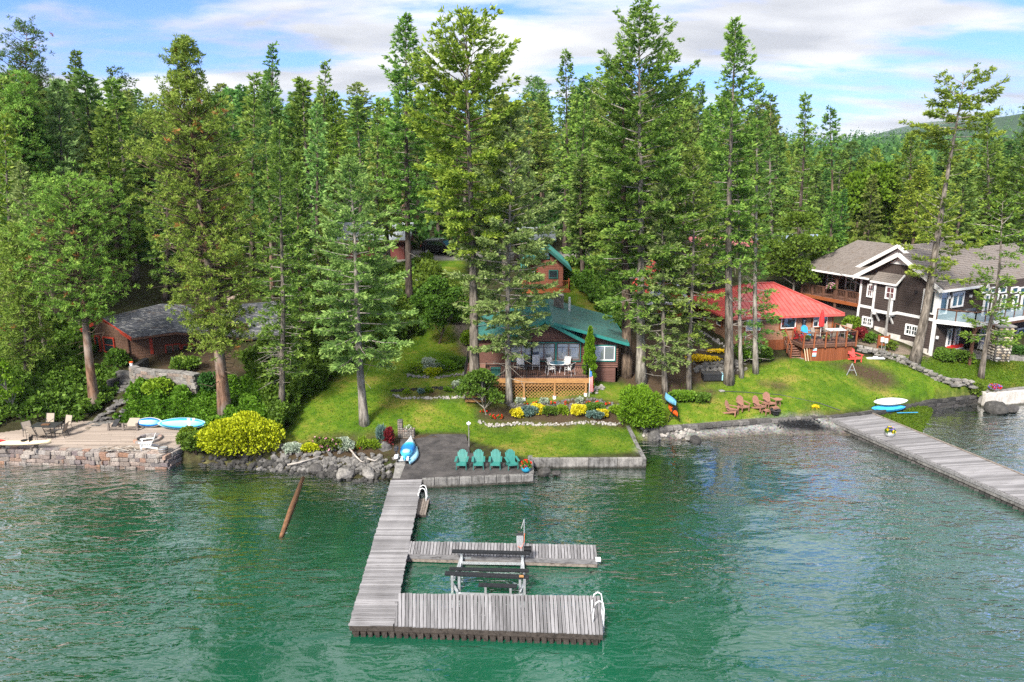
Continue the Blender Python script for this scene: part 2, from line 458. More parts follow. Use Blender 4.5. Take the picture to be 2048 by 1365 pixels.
def grid_obj(name, V, Fa, attrs, m, kind='structure'):
    me = bpy.data.meshes.new(name)
    me.vertices.add(len(V)); me.loops.add(len(Fa) * 4); me.polygons.add(len(Fa))
    me.vertices.foreach_set('co', np.asarray(V, np.float32).ravel())
    me.loops.foreach_set('vertex_index', Fa.astype(np.int32).ravel()); me.polygons.foreach_set('loop_start', np.arange(0, len(Fa) * 4, 4, dtype=np.int32))
    me.polygons.foreach_set('use_smooth', np.ones(len(Fa), bool))
    for k, a in attrs.items():
        t = me.attributes.new(k, 'FLOAT', 'POINT'); t.data.foreach_set('value', a.astype(np.float32))
    me.update(); me.materials.append(m)
    o = bpy.data.objects.new(name, me); COL.objects.link(o); tag(o, kind=kind)
    return o
m_g, nt, b = _mat('ground_mat')
v = coords(nt)
def attr(nt, nm):
    a = nt.nodes.new('ShaderNodeAttribute'); a.attribute_name = nm; return a.outputs['Fac']
nA = noise(nt, v, 0.35, 4, .6); nB = noise(nt, v, 2.2, 6, .7); nC = noise(nt, v, 14, 6, .75)
nM = mth(nt, 'ADD', mth(nt, 'MULTIPLY', nA, .6), mth(nt, 'MULTIPLY', nB, .4))
forest = ramp_node(nt, nB, [(.3, (.018, .020, .008)), (.5, (.035, .032, .016)), (.7, (.045, .070, .015))])
lawnc = ramp_node(nt, nM, [(.34, (.040, .095, .007)), (.45, (.075, .145, .010)), (.53, (.125, .180, .016)), (.61, (.215, .200, .042))])
fine = ramp_node(nt, nC, [(.34, (.50, .55, .4)), (.66, (1.4, 1.36, 1.4))])
lawnc = mixc(nt, 1.0, lawnc, fine, 'MULTIPLY')
vor = nt.nodes.new('ShaderNodeTexVoronoi'); vor.inputs['Scale'].default_value = 11; nt.links.new(v, vor.inputs['Vector'])
peb = mixc(nt, .75, ramp_node(nt, nB, [(.3, (.12, .108, .095)), (.7, (.27, .25, .225))]), vor.outputs['Color'], 'OVERLAY')
pebs = nt.nodes.new('ShaderNodeHueSaturation'); pebs.inputs['Saturation'].default_value = .28; nt.links.new(peb, pebs.inputs['Color']); peb = pebs.outputs[0]
zat = nt.nodes.new('ShaderNodeSeparateXYZ'); gm = nt.nodes.new('ShaderNodeNewGeometry'); nt.links.new(gm.outputs['Position'], zat.inputs[0])
wet = nt.nodes.new('ShaderNodeMapRange'); wet.inputs['From Min'].default_value = .06; wet.inputs['From Max'].default_value = .30
nt.links.new(mth(nt, 'ADD', zat.outputs['Z'], mth(nt, 'MULTIPLY', nB, .08)), wet.inputs['Value'])
peb = mixc(nt, wet.outputs[0], mixc(nt, 1.0, peb, (.40, .36, .30), 'MULTIPLY'), peb)
soil = ramp_node(nt, nC, [(.3, (.030, .020, .013)), (.6, (.085, .058, .036)), (.75, (.19, .15, .11))])
grav = ramp_node(nt, nC, [(.3, (.11, .085, .065)), (.7, (.30, .24, .19))])
road = ramp_node(nt, nC, [(.3, (.15, .14, .13)), (.7, (.24, .225, .205))])
bedc = ramp_node(nt, nB, [(.3, (.045, .042, .020)), (.5, (.12, .105, .05)), (.66, (.32, .28, .13))])
c = mixc(nt, attr(nt, 'lawn'), forest, lawnc)
c = mixc(nt, attr(nt, 'soil'), c, soil); c = mixc(nt, attr(nt, 'grav'), c, grav); c = mixc(nt, attr(nt, 'road'), c, road)
c = mixc(nt, attr(nt, 'beach'), c, peb); c = mixc(nt, attr(nt, 'coal'), c, (.012, .012, .013))
c = mixc(nt, attr(nt, 'under'), c, bedc)
nt.links.new(c, b.inputs['Base Color']); b.inputs['Roughness'].default_value = .95; b.inputs['Specular IOR Level'].default_value = .1
bump(nt, b, mth(nt, 'ADD', mth(nt, 'MULTIPLY', nB, .7), mth(nt, 'MULTIPLY', nC, .5)), .9, .09)
under = np.clip((-sd_ + .3) / .5, 0, 1) * (1 - m_beach)
terrain = grid_obj('ground', np.stack([x_, y_, gzv], -1), faces,
    dict(lawn=m_lawn, soil=np.clip(m_soil + m_ramp, 0, 1), grav=m_grav, road=m_road, beach=m_beach, coal=m_coal, under=under), m_g)

# ------------------------------------------------------------------ the lake
wx = steps([(-420, -60, 30), (-60, -30, 1.5), (-30, 42, .4), (42, 70, 2), (70, 421, 30)])
wy = steps([(-60, 18, 6), (18, 53, .4), (53, 62, 2)])
WX, WY = np.meshgrid(wx, wy); a_, b_ = WX.ravel(), WY.ravel()
sdw, sfw = shore(a_, b_)
gw = ground(a_, b_)
depth = np.maximum(0.02, -gw)
op = 1 - np.exp(-depth * 0.55)
widx = np.arange(len(wx) * len(wy)).reshape(len(wy), len(wx))
wf = np.stack([widx[:-1, :-1], widx[:-1, 1:], widx[1:, 1:], widx[1:, :-1]], -1).reshape(-1, 4)
m_w = bpy.data.materials.new('lake_water'); m_w.use_nodes = True; nt = m_w.node_tree; nt.nodes.clear(); MATS['lake_water'] = m_w
o_ = nt.nodes.new('ShaderNodeOutputMaterial')
vv = coords(nt, (1, 1, 1))
def wv(scale, sc3, rot, det=3, dist=.6):
    return noise(nt, coords(nt, sc3, rot=(0, 0, rot)), scale, det, .5, dist)
h1 = wv(.50, (.7, 1.5, 1), .25, 1, .8)
h2 = wv(1.7, (.6, 1.6, 1), -.2, 1.5, .8)
h3 = wv(4.6, (.7, 1.5, 1), .1, 2, .4)
patch = ramp_node(nt, noise(nt, coords(nt, (.6, 1, 1)), .09, 3, .5), [(.40, (.22, .22, .22)), (.60, (1.15, 1.15, 1.15))])
hh = mth(nt, 'ADD', mth(nt, 'ADD', mth(nt, 'MULTIPLY', h1, .75), mth(nt, 'MULTIPLY', h2, .42)), mth(nt, 'MULTIPLY', h3, .15))
hh = mth(nt, 'MULTIPLY', hh, patch)
bp = nt.nodes.new('ShaderNodeBump'); bp.inputs['Strength'].default_value = 1.0; bp.inputs['Distance'].default_value = .22
nt.links.new(hh, bp.inputs['Height'])
gl = nt.nodes.new('ShaderNodeBsdfGlossy'); gl.inputs['Roughness'].default_value = .015; gl.inputs['Color'].default_value = (.95, .97, 1, 1)
nt.links.new(bp.outputs[0], gl.inputs['Normal'])
df = nt.nodes.new('ShaderNodeBsdfDiffuse')
gcol = ramp_node(nt, noise(nt, vv, .06, 3, .5), [(.3, (.002, .050, .025)), (.7, (.004, .082, .042))])
nt.links.new(gcol, df.inputs['Color'])
tr = nt.nodes.new('ShaderNodeBsdfTransparent'); tr.inputs['Color'].default_value = (.74, .80, .56, 1)
mx = nt.nodes.new('ShaderNodeMixShader'); nt.links.new(attr(nt, 'opac'), mx.inputs[0]); nt.links.new(tr.outputs[0], mx.inputs[1]); nt.links.new(df.outputs[0], mx.inputs[2])
fr = nt.nodes.new('ShaderNodeFresnel'); fr.inputs['IOR'].default_value = 1.34; nt.links.new(bp.outputs[0], fr.inputs['Normal'])
mx2 = nt.nodes.new('ShaderNodeMixShader'); nt.links.new(mth(nt, 'MINIMUM', mth(nt, 'MULTIPLY', mth(nt, 'MAXIMUM', mth(nt, 'SUBTRACT', fr.outputs[0], .018), .004), 6.0), .95), mx2.inputs[0]); nt.links.new(mx.outputs[0], mx2.inputs[1]); nt.links.new(gl.outputs[0], mx2.inputs[2])
nt.links.new(mx2.outputs[0], o_.inputs[0])
lake = grid_obj('lake_water', np.stack([a_, b_, np.zeros_like(a_)], -1), wf, dict(opac=op), m_w)
# ================================================================== PLANT MATERIALS AND GENERATORS
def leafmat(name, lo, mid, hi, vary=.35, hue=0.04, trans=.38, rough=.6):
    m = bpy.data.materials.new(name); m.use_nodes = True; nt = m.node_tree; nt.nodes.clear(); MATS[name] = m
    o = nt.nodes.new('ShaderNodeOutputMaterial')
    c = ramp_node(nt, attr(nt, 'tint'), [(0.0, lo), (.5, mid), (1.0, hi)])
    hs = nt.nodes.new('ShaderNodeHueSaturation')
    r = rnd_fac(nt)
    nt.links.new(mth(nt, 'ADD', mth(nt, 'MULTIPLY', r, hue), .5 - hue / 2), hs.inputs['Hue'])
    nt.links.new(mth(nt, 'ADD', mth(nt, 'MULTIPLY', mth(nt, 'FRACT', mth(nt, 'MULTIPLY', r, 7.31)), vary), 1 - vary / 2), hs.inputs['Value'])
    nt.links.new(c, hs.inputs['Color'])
    b = nt.nodes.new('ShaderNodeBsdfPrincipled'); b.inputs['Roughness'].default_value = rough; b.inputs['Specular IOR Level'].default_value = .25
    nt.links.new(hs.outputs[0], b.inputs['Base Color'])
    t = nt.nodes.new('ShaderNodeBsdfTranslucent'); nt.links.new(hs.outputs[0], t.inputs['Color'])
    mx = nt.nodes.new('ShaderNodeMixShader'); mx.inputs[0].default_value = trans
    nt.links.new(b.outputs[0], mx.inputs[1]); nt.links.new(t.outputs[0], mx.inputs[2]); nt.links.new(mx.outputs[0], o.inputs[0])
    return m
def barkmat(name, dark, light, scale=5, patchy=None):
    m, nt, b = _mat(name)
    v = coords(nt, (1, 1, .22))
    n = noise(nt, v, scale, 6, .7, .4); w = noise(nt, coords(nt, (1, 1, .5)), 1.1, 3, .5)
    c = ramp_node(nt, n, [(.34, dark), (.62, light)])
    if patchy: c = mixc(nt, ramp_node(nt, w, [(.45, (0, 0, 0)), (.6, (1, 1, 1))]), c, patchy, 'MIX')
    c2 = mixc(nt, .6, c, ramp_node(nt, n, [(.3, (.35, .35, .35)), (.6, (1, 1, 1))]), 'MULTIPLY')
    nt.links.new(c2, b.inputs['Base Color']); b.inputs['Roughness'].default_value = .95; b.inputs['Specular IOR Level'].default_value = .1
    bump(nt, b, n, 1.0, .05)
    return m
leafmat('needles_fir', (0.040, 0.100, 0.020), (0.121, 0.230, 0.037), (0.312, 0.435, 0.077))
leafmat('needles_fir_yellow', (0.048, 0.102, 0.013), (0.156, 0.250, 0.029), (0.383, 0.461, 0.061))
leafmat('needles_fir_blue', (0.048, 0.125, 0.033), (0.142, 0.288, 0.066), (0.355, 0.525, 0.143))
leafmat('needles_fir_pale', (.065, .125, .036), (.17, .275, .075), (.36, .47, .16))
leafmat('needles_pine', (.10, .20, .028), (.24, .385, .055), (.43, .56, .11))
leafmat('needles_dark', (0.031, 0.077, 0.015), (0.085, 0.179, 0.031), (0.199, 0.333, 0.055))
leafmat('needles_far', (0.050, 0.100, 0.029), (0.121, 0.211, 0.046), (0.284, 0.384, 0.088), vary=.7, hue=.11)
leafmat('needles_brown', (.22, .08, .025), (.38, .15, .05), (.50, .24, .10))
leafmat('leaves_green', (.038, .085, .010), (.105, .190, .020), (.22, .33, .045), vary=.2, trans=.35)
leafmat('leaves_bright', (.045, .110, .008), (.125, .240, .016), (.24, .38, .035), vary=.1, trans=.35)
leafmat('leaves_dark', (0.021, 0.058, 0.011), (0.054, 0.134, 0.022), (0.128, 0.243, 0.044), vary=.2)
leafmat('leaves_gold', (.16, .22, .006), (.40, .46, .012), (.68, .70, .03), vary=.05, hue=.01, trans=.3)
leafmat('leaves_yellow', (.35, .30, .01), (.70, .62, .02), (.9, .85, .08), vary=.05, hue=.01)
leafmat('leaves_cypress', (.07, .16, .008), (.15, .30, .015), (.28, .46, .03), vary=.05, hue=.01)
leafmat('leaves_lime', (.09, .17, .01), (.20, .33, .02), (.38, .52, .05), vary=.15, hue=.02)
leafmat('leaves_silver', (.20, .27, .18), (.40, .47, .36), (.70, .75, .64), vary=.1, hue=.01)
leafmat('leaves_blue', (.06, .13, .11), (.14, .24, .21), (.30, .42, .38), vary=.1, hue=.01)
leafmat('leaves_maroon', (.08, .01, .012), (.20, .02, .025), (.35, .05, .05), vary=.1, hue=.01)
leafmat('petals_red', (.45, .01, .006), (.75, .02, .01), (.9, .06, .03), vary=.05, hue=.01, trans=.1)
leafmat('petals_pink', (.6, .18, .30), (.8, .36, .50), (.9, .65, .72), vary=.05, hue=.01, trans=.1)
leafmat('petals_yellow', (.7, .45, .005), (.85, .62, .01), (.95, .8, .05), vary=.05, hue=.01, trans=.1)
leafmat('petals_violet', (.10, .07, .35), (.22, .15, .60), (.5, .4, .8), vary=.05, hue=.01, trans=.1)
leafmat('petals_white', (.6, .6, .55), (.75, .75, .7), (.85, .85, .8), vary=.05, hue=.01, trans=.1)
leafmat('grass_blades', (.07, .14, .009), (.11, .18, .013), (.16, .215, .02), vary=.1, hue=.01)
barkmat('bark_grey', (.070, .058, .048), (.26, .225, .19))
barkmat('bark_pale', (.12, .105, .088), (.37, .335, .29))
barkmat('bark_brown', (.050, .036, .028), (.20, .145, .105))
barkmat('bark_pine', (.075, .042, .030), (.28, .165, .11), 3.5, (.30, .24, .20))
barkmat('bark_dark', (.035, .028, .024), (.13, .10, .085))
barkmat('twig_grey', (.16, .14, .12), (.42, .38, .33))

def unit(a): return a / (np.linalg.norm(a, axis=-1, keepdims=True) + 1e-9)
def leaf_quads(P, Dr, ln, wd, rg, roll=None):
    """rhombic leaves at P along unit Dr"""
    n = len(P); r = rg.normal(size=(n, 3)); S = unit(np.cross(Dr, r))
    ln = np.broadcast_to(ln, (n,))[:, None]; wd = np.broadcast_to(wd, (n,))[:, None]
    v0 = P; v1 = P + Dr * ln * .45 + S * wd; v2 = P + Dr * ln; v3 = P + Dr * ln * .45 - S * wd
    return np.stack([v0, v1, v2, v3], 1)
def tubes_mesh(segs, n=4):
    """segs: list of (p, q, r0, r1) -> MB"""
    m = MB()
    for p, q, r0, r1 in segs: m.tube([p, q], [r0, r1], n, caps=False)
    return m
def trunk_mb(H, r, rg, lean=(0, 0), wob=.12, n=10, flare=1.35, top=.02):
    pts, rs = [], []; K = 14
    ph = rg.uniform(0, 6.28, 4)
    for i in range(K + 1):
        t = i / K; z = -0.4 + (H + .4) * t
        wx_ = wob * (math.sin(3.1 * t + ph[0]) - math.sin(ph[0])) + wob * .5 * (math.sin(7 * t + ph[1]) - math.sin(ph[1]))
        wy_ = wob * (math.sin(2.7 * t + ph[2]) - math.sin(ph[2]))
        pts.append((wx_ + lean[0] * t, wy_ + lean[1] * t, z)); rs.append(max(top, r * (1 - t) ** .85 * (flare if i == 0 else (1 + (flare - 1) * .35 if i == 1 else 1))))
    m = MB().tube(pts, rs, n, caps=True)
    P = np.array(pts)
    def axis(z):
        z = np.asarray(z, float); return np.stack([np.interp(z, P[:, 2], P[:, 0]), np.interp(z, P[:, 2], P[:, 1]), z], -1)
    return m, axis, P, rs
DMUL = 4.2
def fir_crown(rg, H, z0, Rmax, axis, nb=70, dens=1.0, prof=None, gap=.15, droop=.25, leaf=.30, wleaf=.05, top_up=.6, low_sparse=0.0, dead=0):
    """branches with flat side twigs; returns leaf quads, tints, wood segments"""
    Ps, Ds, Ts, Ls, segs = [], [], [], [], []
    for i in range(nb):
        u = (i + rg.uniform(-.4, .4)) / nb; u = min(max(u, 0.002), .995)
        z = z0 + (H - z0) * u
        rad = Rmax * (prof(u) if prof else (1 - u) ** .8 * min(1, .55 + 1.6 * u)) * rg.uniform(.68, 1.18)
        if rg.random() < gap * .5: rad *= .6
        if u < .3 and rg.random() < low_sparse: continue
        rad = max(rad, .22)
        az = i * 2.399 + rg.uniform(-.5, .5)
        up = -droop * (1 - u) + top_up * u ** 1.5
        dirh = np.array([math.cos(az), math.sin(az), 0]); sidev = np.array([-math.sin(az), math.cos(az), 0])
        a0 = axis(z)
        K = max(3, int(rad / .34))
        s = np.linspace(.12, 1, K)
        curve = lambda s: a0 + np.outer(s * rad, dirh) + np.outer((up * s * rad + .28 * rad * s ** 2 * (.5 if u < .6 else .9)), [0, 0, 1])
        pts = curve(s)
        segs.append((tuple(a0), tuple(curve(np.array([.5]))[0]), .02 + .012 * rad, .012 + .006 * rad)); segs.append((tuple(curve(np.array([.5]))[0]), tuple(pts[-1]), .012 + .006 * rad, .006))
        s_lo = .30 if rad > 1.2 else .05
        for k in range(K):
            if s[k] < s_lo and rg.random() < .75: continue
            tl = (.42 * rad * (1.08 - s[k]) + .22) * rg.uniform(.7, 1.2)
            tl = min(tl, 1.15)
            for sd in (-1, 1):
                if rg.random() < gap: continue
                td = dirh * .72 + sidev * sd * .75 + np.array([0, 0, rg.uniform(-.18, .22) + up * .4]); td /= np.linalg.norm(td)
                nl = max(3, int(tl / .13 * dens * DMUL))
                q = rg.uniform(.1, 1, nl)
                p = pts[k] + np.outer(q * tl, td) + rg.normal(0, .05, (nl, 3))
                dd = unit(td + rg.normal(0, .42, (nl, 3)) + np.array([0, 0, .10]))
                Ps.append(p); Ds.append(dd); Ls.append(np.full(nl, leaf) * rg.uniform(.7, 1.25, nl))
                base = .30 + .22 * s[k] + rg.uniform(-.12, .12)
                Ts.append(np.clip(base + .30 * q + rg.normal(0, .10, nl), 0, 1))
                if tl > .6 and rg.random() < .5: segs.append((tuple(pts[k]), tuple(pts[k] + td * tl * .8), .009, .004))
        nl = int(5 * dens)
        p = pts[-1] + rg.normal(0, .09, (nl, 3)); Ps.append(p); Ds.append(unit(dirh + np.array([0, 0, .35 + up]) + rg.normal(0, .4, (nl, 3)))); Ls.append(np.full(nl, leaf)); Ts.append(np.clip(.7 + rg.normal(0, .12, nl), 0, 1))
    for i in range(dead):
        z = z0 * rg.uniform(.35, 1.05) + .2 * (H - z0) * rg.random(); a0 = axis(z); az = rg.uniform(0, 6.28); L = rg.uniform(.5, 1.0) * Rmax * .75
        p1 = a0 + np.array([math.cos(az) * L * .5, math.sin(az) * L * .5, rg.uniform(-.1, .2)]); p2 = p1 + np.array([math.cos(az + rg.uniform(-.6, .6)) * L * .5, math.sin(az) * L * .5, rg.uniform(-.5, .3)])
        segs.append((tuple(a0), tuple(p1), .035, .02)); segs.append((tuple(p1), tuple(p2), .02, .006))
        for j in range(2):
            q = p1 + rg.normal(0, .45, 3); segs.append((tuple(p1), tuple(q), .012, .005))
    nt_ = int(14 * dens); p = axis(np.full(nt_, H)) + rg.normal(0, .05, (nt_, 3)) - np.outer(rg.uniform(0, .5, nt_), [0, 0, 1])
    Ps.append(p); Ds.append(unit(np.array([0, 0, 1.]) + rg.normal(0, .5, (nt_, 3)))); Ls.append(np.full(nt_, leaf * .9)); Ts.append(np.full(nt_, .6))
    P = np.concatenate(Ps); Dd = np.concatenate(Ds); L = np.concatenate(Ls); T = np.concatenate(Ts)
    q = leaf_quads(P, Dd, L, wleaf * L / leaf, rg)
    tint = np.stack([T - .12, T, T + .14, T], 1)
    return q, np.clip(tint, 0, 1), segs
def pine_crown(rg, H, z0, Rmax, axis, nt=420, prof=None, r_t=.30, nn=14, clump=5, up=.15, low=0.0):
    """clusters of long-needled tufts at branch ends"""
    segs = []; C = []; tt = []
    nb = int(nt / clump)
    for i in range(nb):
        u = (i + rg.uniform(-.5, .5)) / nb; u = min(max(u, 0), .995)
        if u > .84 and rg.random() < .45: continue
        z = z0 + (H - z0) * u; az = i * 2.399 + rg.uniform(-.8, .8)
        rad = Rmax * (prof(u) if prof else math.sqrt(max(0, 1 - u ** 2.2)) * .9 + .08) * rg.uniform(.45, 1.12)
        a0 = axis(z - .12 * rad); d = np.array([math.cos(az), math.sin(az), up + .5 * u + rg.uniform(-.25, .2)])
        e = a0 + d * rad; mid = a0 + d * rad * .5 + np.array([0, 0, -.06 * rad]) + rg.normal(0, .06 * rad + .02, 3)
        segs.append((tuple(a0), tuple(mid), .025 + .014 * rad, .018 + .006 * rad)); segs.append((tuple(mid), tuple(e), .016 + .006 * rad, .012))
        for k in range(clump):
            c = e + np.clip(rg.normal(0, 1, 3), -1.3, 1.3) * (.28 + .10 * rad) * np.array([1, 1, .55]) if k else e
            if k > 1 and rad > .9: c = a0 + (e - a0) * rg.uniform(.35, 1.0) + rg.normal(0, .30, 3)
            C.append(c); tt.append(.40 + .18 * (k == 0) + rg.normal(0, .13))
            if rg.random() < .3: segs.append((tuple(mid + (e - mid) * .6), tuple(c), .010, .006))
    C = np.array(C); tt = np.array(tt); n = len(C)
    P = np.repeat(C, nn, 0); dd = rg.normal(size=(n * nn, 3)); dd[:, 2] = dd[:, 2] * .8 + .45; dd = unit(dd)
    P = P + dd * .03
    L = r_t * rg.uniform(.75, 1.15, n * nn)
    q = leaf_quads(P, dd, L, r_t * .115, rg)
    T = np.repeat(tt, nn) + rg.normal(0, .10, n * nn)
    return q, np.clip(np.stack([T - .2, T, T + .1, T], 1), 0, 1), segs
def assemble(name, label, cat, loc, trunk, bark, q, tint, leafm, segs, group=None, twig='twig_grey', rz=0.0):
    t = thing(name, label, cat, loc, rz, group)
    tk = trunk.build('trunk', bark, t, smooth=True)
    if segs:
        tag(tubes_mesh(segs, 3).build('branches', twig, t, smooth=True), kind='stuff')
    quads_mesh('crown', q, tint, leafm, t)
    return t
def blob_points(blobs, n, rg, shell=.35):
    """points in the outer shell of a union of ellipsoids, with outward normals"""
    w = np.array([b[3] * b[4] + b[4] * b[5] + b[3] * b[5] for b in blobs]); w = w / w.sum()
    k = rg.choice(len(blobs), n, p=w); B = np.array(blobs)[k]
    d = unit(rg.normal(size=(n, 3))); d[:, 2] = np.where(d[:, 2] < -.5, -d[:, 2], d[:, 2])
    s = 1 - shell * rg.random(n) ** 1.5
    return B[:, :3] + d * B[:, 3:6] * s[:, None], d
def bush(name, label, cat, loc, rx, ry, h, n, leafm, size=.16, rg=None, group=None, lumps=9, seed=0, wleaf=.42, up=.3, flowers=None, stems=True, kind_empty=True):
    rg = rg or np.random.default_rng(seed)
    blobs = [(0, 0, h * .45, rx * .72, ry * .72, h * .5)]
    for i in range(lumps):
        a = rg.uniform(0, 6.28); rr = rg.uniform(.35, .72); zz_ = rg.uniform(.2, .72)
        s = rg.uniform(.28, .46)
        blobs.append((math.cos(a) * rx * rr, math.sin(a) * ry * rr, h * zz_, rx * s, ry * s, h * s * .75))
    P, Nn = blob_points(blobs, n, rg)
    P[:, 2] = np.maximum(P[:, 2], .02)
    dd = unit(Nn + rg.normal(0, .55, (n, 3)) + np.array([0, 0, up]))
    L = size * rg.uniform(.7, 1.3, n)
    q = leaf_quads(P, dd, L, L * wleaf, rg)
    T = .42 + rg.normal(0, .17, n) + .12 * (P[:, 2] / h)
    t = thing(name, label, cat, loc, 0, group)
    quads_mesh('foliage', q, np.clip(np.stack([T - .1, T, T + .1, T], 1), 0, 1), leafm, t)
    if stems:
        m = MB()
        for i in range(7):
            a = rg.uniform(0, 6.28); m.tube([(0.1 * math.cos(a) * rx, .1 * math.sin(a) * ry, -.15), (.35 * rx * math.cos(a), .35 * ry * math.sin(a), h * .4), (.5 * rx * math.cos(a + .3), .5 * ry * math.sin(a + .3), h * .75)], [.03, .02, .008], 4)
        m.build('stems', 'bark_brown', t)
    if flowers:
        fm, fn, fs = flowers
        P, Nn = blob_points(blobs, fn, rg, .04); P = P + Nn * .03
        k = 7; PP = np.repeat(P, k, 0); d2 = unit(np.repeat(Nn, k, 0) * .6 + rg.normal(0, .7, (fn * k, 3)))
        q = leaf_quads(PP, d2, fs, fs * .4, rg); T = np.clip(.5 + rg.normal(0, .25, fn * k), 0, 1)
        quads_mesh('blossoms', q, np.repeat(T[:, None], 4, 1), fm, t)
    return t
def leafy_tree(name, label, loc, H, z0, Rx, n, leafm, seed, size=.2, group=None, bark='bark_brown', lumps=16, ry=None, r=.16, wleaf=.42, lean=(0, 0), cat='tree'):
    rg = np.random.default_rng(seed); ry = ry or Rx
    tk, ax, P_, r_ = trunk_mb(H * .8, r, rg, wob=.25, lean=lean)
    blobs = []
    for i in range(lumps):
        a = i * 2.399 + rg.uniform(-.3, .3); u = rg.uniform(0, 1); z = z0 + (H - z0) * (.12 + .8 * u); rr = Rx * math.sqrt(max(.05, 1 - (1.5 * u - .5) ** 2)) * rg.uniform(.35, .8)
        s = Rx * rg.uniform(.25, .42); c = ax(z); blobs.append((c[0] + math.cos(a) * rr, c[1] + math.sin(a) * rr * ry / Rx, z, s, s, s * .7))
    P, Nn = blob_points(blobs, n, rg, .5)
    dd = unit(Nn * .8 + rg.normal(0, .6, (n, 3)))
    L = size * rg.uniform(.7, 1.3, n); q = leaf_quads(P, dd, L, L * wleaf, rg)
    T = .42 + rg.normal(0, .16, n)
    segs = []
    for b_ in blobs:
        zz_ = max(z0 * .6, b_[2] - 1.2); segs.append((tuple(ax(zz_)), (b_[0], b_[1], b_[2]), .05, .015))
    return assemble(name, label, cat, loc, tk, bark, q, np.clip(np.stack([T - .1, T, T + .1, T], 1), 0, 1), leafm, segs, group)
# ================================================================== THE TREES ONE CAN TELL APART
def hero(kind, label, base, top, crown_y, half, leafm, bark, r, seed, nb=75, dens=1.0, Yb=None, dead=6, cat='tree', name=None, twig='twig_grey', **kw):
    """base/top image points of the trunk; crown_y: image row where the crown ends below; half: crown half-width in pixels"""
    rg = np.random.default_rng(seed)
    B = Gt(*base) if Yb is None else (D(base[0], base[1], Yb)[0], Yb, gz(D(base[0], base[1], Yb)[0], Yb))
    T = D(top[0], top[1], B[1]); Hh = T[2] - B[2]; lean = (T[0] - B[0], 0.0)
    zc = D(base[0], crown_y, B[1])[2] - B[2]
    dep = B[1] * _cp - (T[2] * .5 - CAM_H) * _sp
    Rm = half / F_PX * dep
    wob = kw.pop('wob', .12)
    tk, ax, P_, r_ = trunk_mb(Hh * .985, r, rg, lean, wob)
    if kind == 'fir':
        q, ti, sg = fir_crown(rg, Hh, zc, Rm, ax, nb, dens, dead=dead, **kw)
    else:
        q, ti, sg = pine_crown(rg, Hh, zc, Rm, ax, **kw)
        for i in range(dead):
            z = zc * rg.uniform(.5, 1.1); a0 = ax(z); az = rg.uniform(0, 6.28); L = rg.uniform(.4, 1) * Rm * .7
            p1 = a0 + np.array([math.cos(az) * L * .5, math.sin(az) * L * .5, rg.uniform(-.3, .2)]); p2 = p1 + rg.normal(0, .5, 3); sg.append((tuple(a0), tuple(p1), .04, .02)); sg.append((tuple(p1), tuple(p2), .02, .006))
    dead_q = None
    if kind == 'pine':
        nn_ = kw.get('nn', 14); k_ = rg.random(len(q) // nn_) < .014; m_ = np.repeat(k_, nn_); dead_q = (q[:len(m_)][m_], ti[:len(m_)][m_]); q = q[:len(m_)][~m_]; ti = ti[:len(m_)][~m_]
    t_ = assemble(name or ('fir_tree' if kind == 'fir' else 'pine_tree'), label, cat, B, tk, bark, q, ti, leafm, sg, twig='bark_brown' if kind == 'pine' else twig)
    if dead_q is not None and len(dead_q[0]): quads_mesh('dead_needles', dead_q[0], dead_q[1], 'needles_brown', t_)
    return t_
fp = lambda *k: (lambda u: float(np.interp(u, k[::2], k[1::2])))
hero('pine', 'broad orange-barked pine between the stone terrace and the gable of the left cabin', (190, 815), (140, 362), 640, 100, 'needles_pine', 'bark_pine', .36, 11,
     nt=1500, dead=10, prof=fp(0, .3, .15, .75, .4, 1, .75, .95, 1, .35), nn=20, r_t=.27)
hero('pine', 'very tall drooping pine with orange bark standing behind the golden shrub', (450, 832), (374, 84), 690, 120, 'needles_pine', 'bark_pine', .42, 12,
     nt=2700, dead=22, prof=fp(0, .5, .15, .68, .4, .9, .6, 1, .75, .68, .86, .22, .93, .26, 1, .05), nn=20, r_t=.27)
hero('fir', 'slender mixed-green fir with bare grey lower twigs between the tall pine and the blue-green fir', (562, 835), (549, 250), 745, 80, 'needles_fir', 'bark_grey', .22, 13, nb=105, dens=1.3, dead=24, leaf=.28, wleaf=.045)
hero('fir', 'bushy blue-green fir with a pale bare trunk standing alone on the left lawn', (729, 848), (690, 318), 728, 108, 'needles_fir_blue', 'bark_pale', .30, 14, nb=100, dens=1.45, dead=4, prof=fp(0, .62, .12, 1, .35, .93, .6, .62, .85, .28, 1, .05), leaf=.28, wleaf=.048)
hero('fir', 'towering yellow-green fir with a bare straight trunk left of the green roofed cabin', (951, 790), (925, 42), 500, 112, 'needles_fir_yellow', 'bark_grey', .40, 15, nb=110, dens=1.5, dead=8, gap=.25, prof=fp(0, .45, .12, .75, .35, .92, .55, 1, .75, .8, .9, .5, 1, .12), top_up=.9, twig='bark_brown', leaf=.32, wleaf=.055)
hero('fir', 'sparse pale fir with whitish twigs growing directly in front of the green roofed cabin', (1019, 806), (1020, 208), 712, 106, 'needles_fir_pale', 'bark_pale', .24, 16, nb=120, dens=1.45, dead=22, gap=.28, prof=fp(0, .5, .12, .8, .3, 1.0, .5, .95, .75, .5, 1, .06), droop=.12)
hero('fir', 'tall narrow dark fir with a bare dark trunk behind the small round-crowned tree', (818, 612), (805, 34), 460, 62, 'needles_fir', 'bark_dark', .34, 17, nb=100, dens=1.2, dead=5, prof=fp(0, .5, .3, 1, .6, .8, .8, .5, 1, .05), leaf=.36, wleaf=.065)
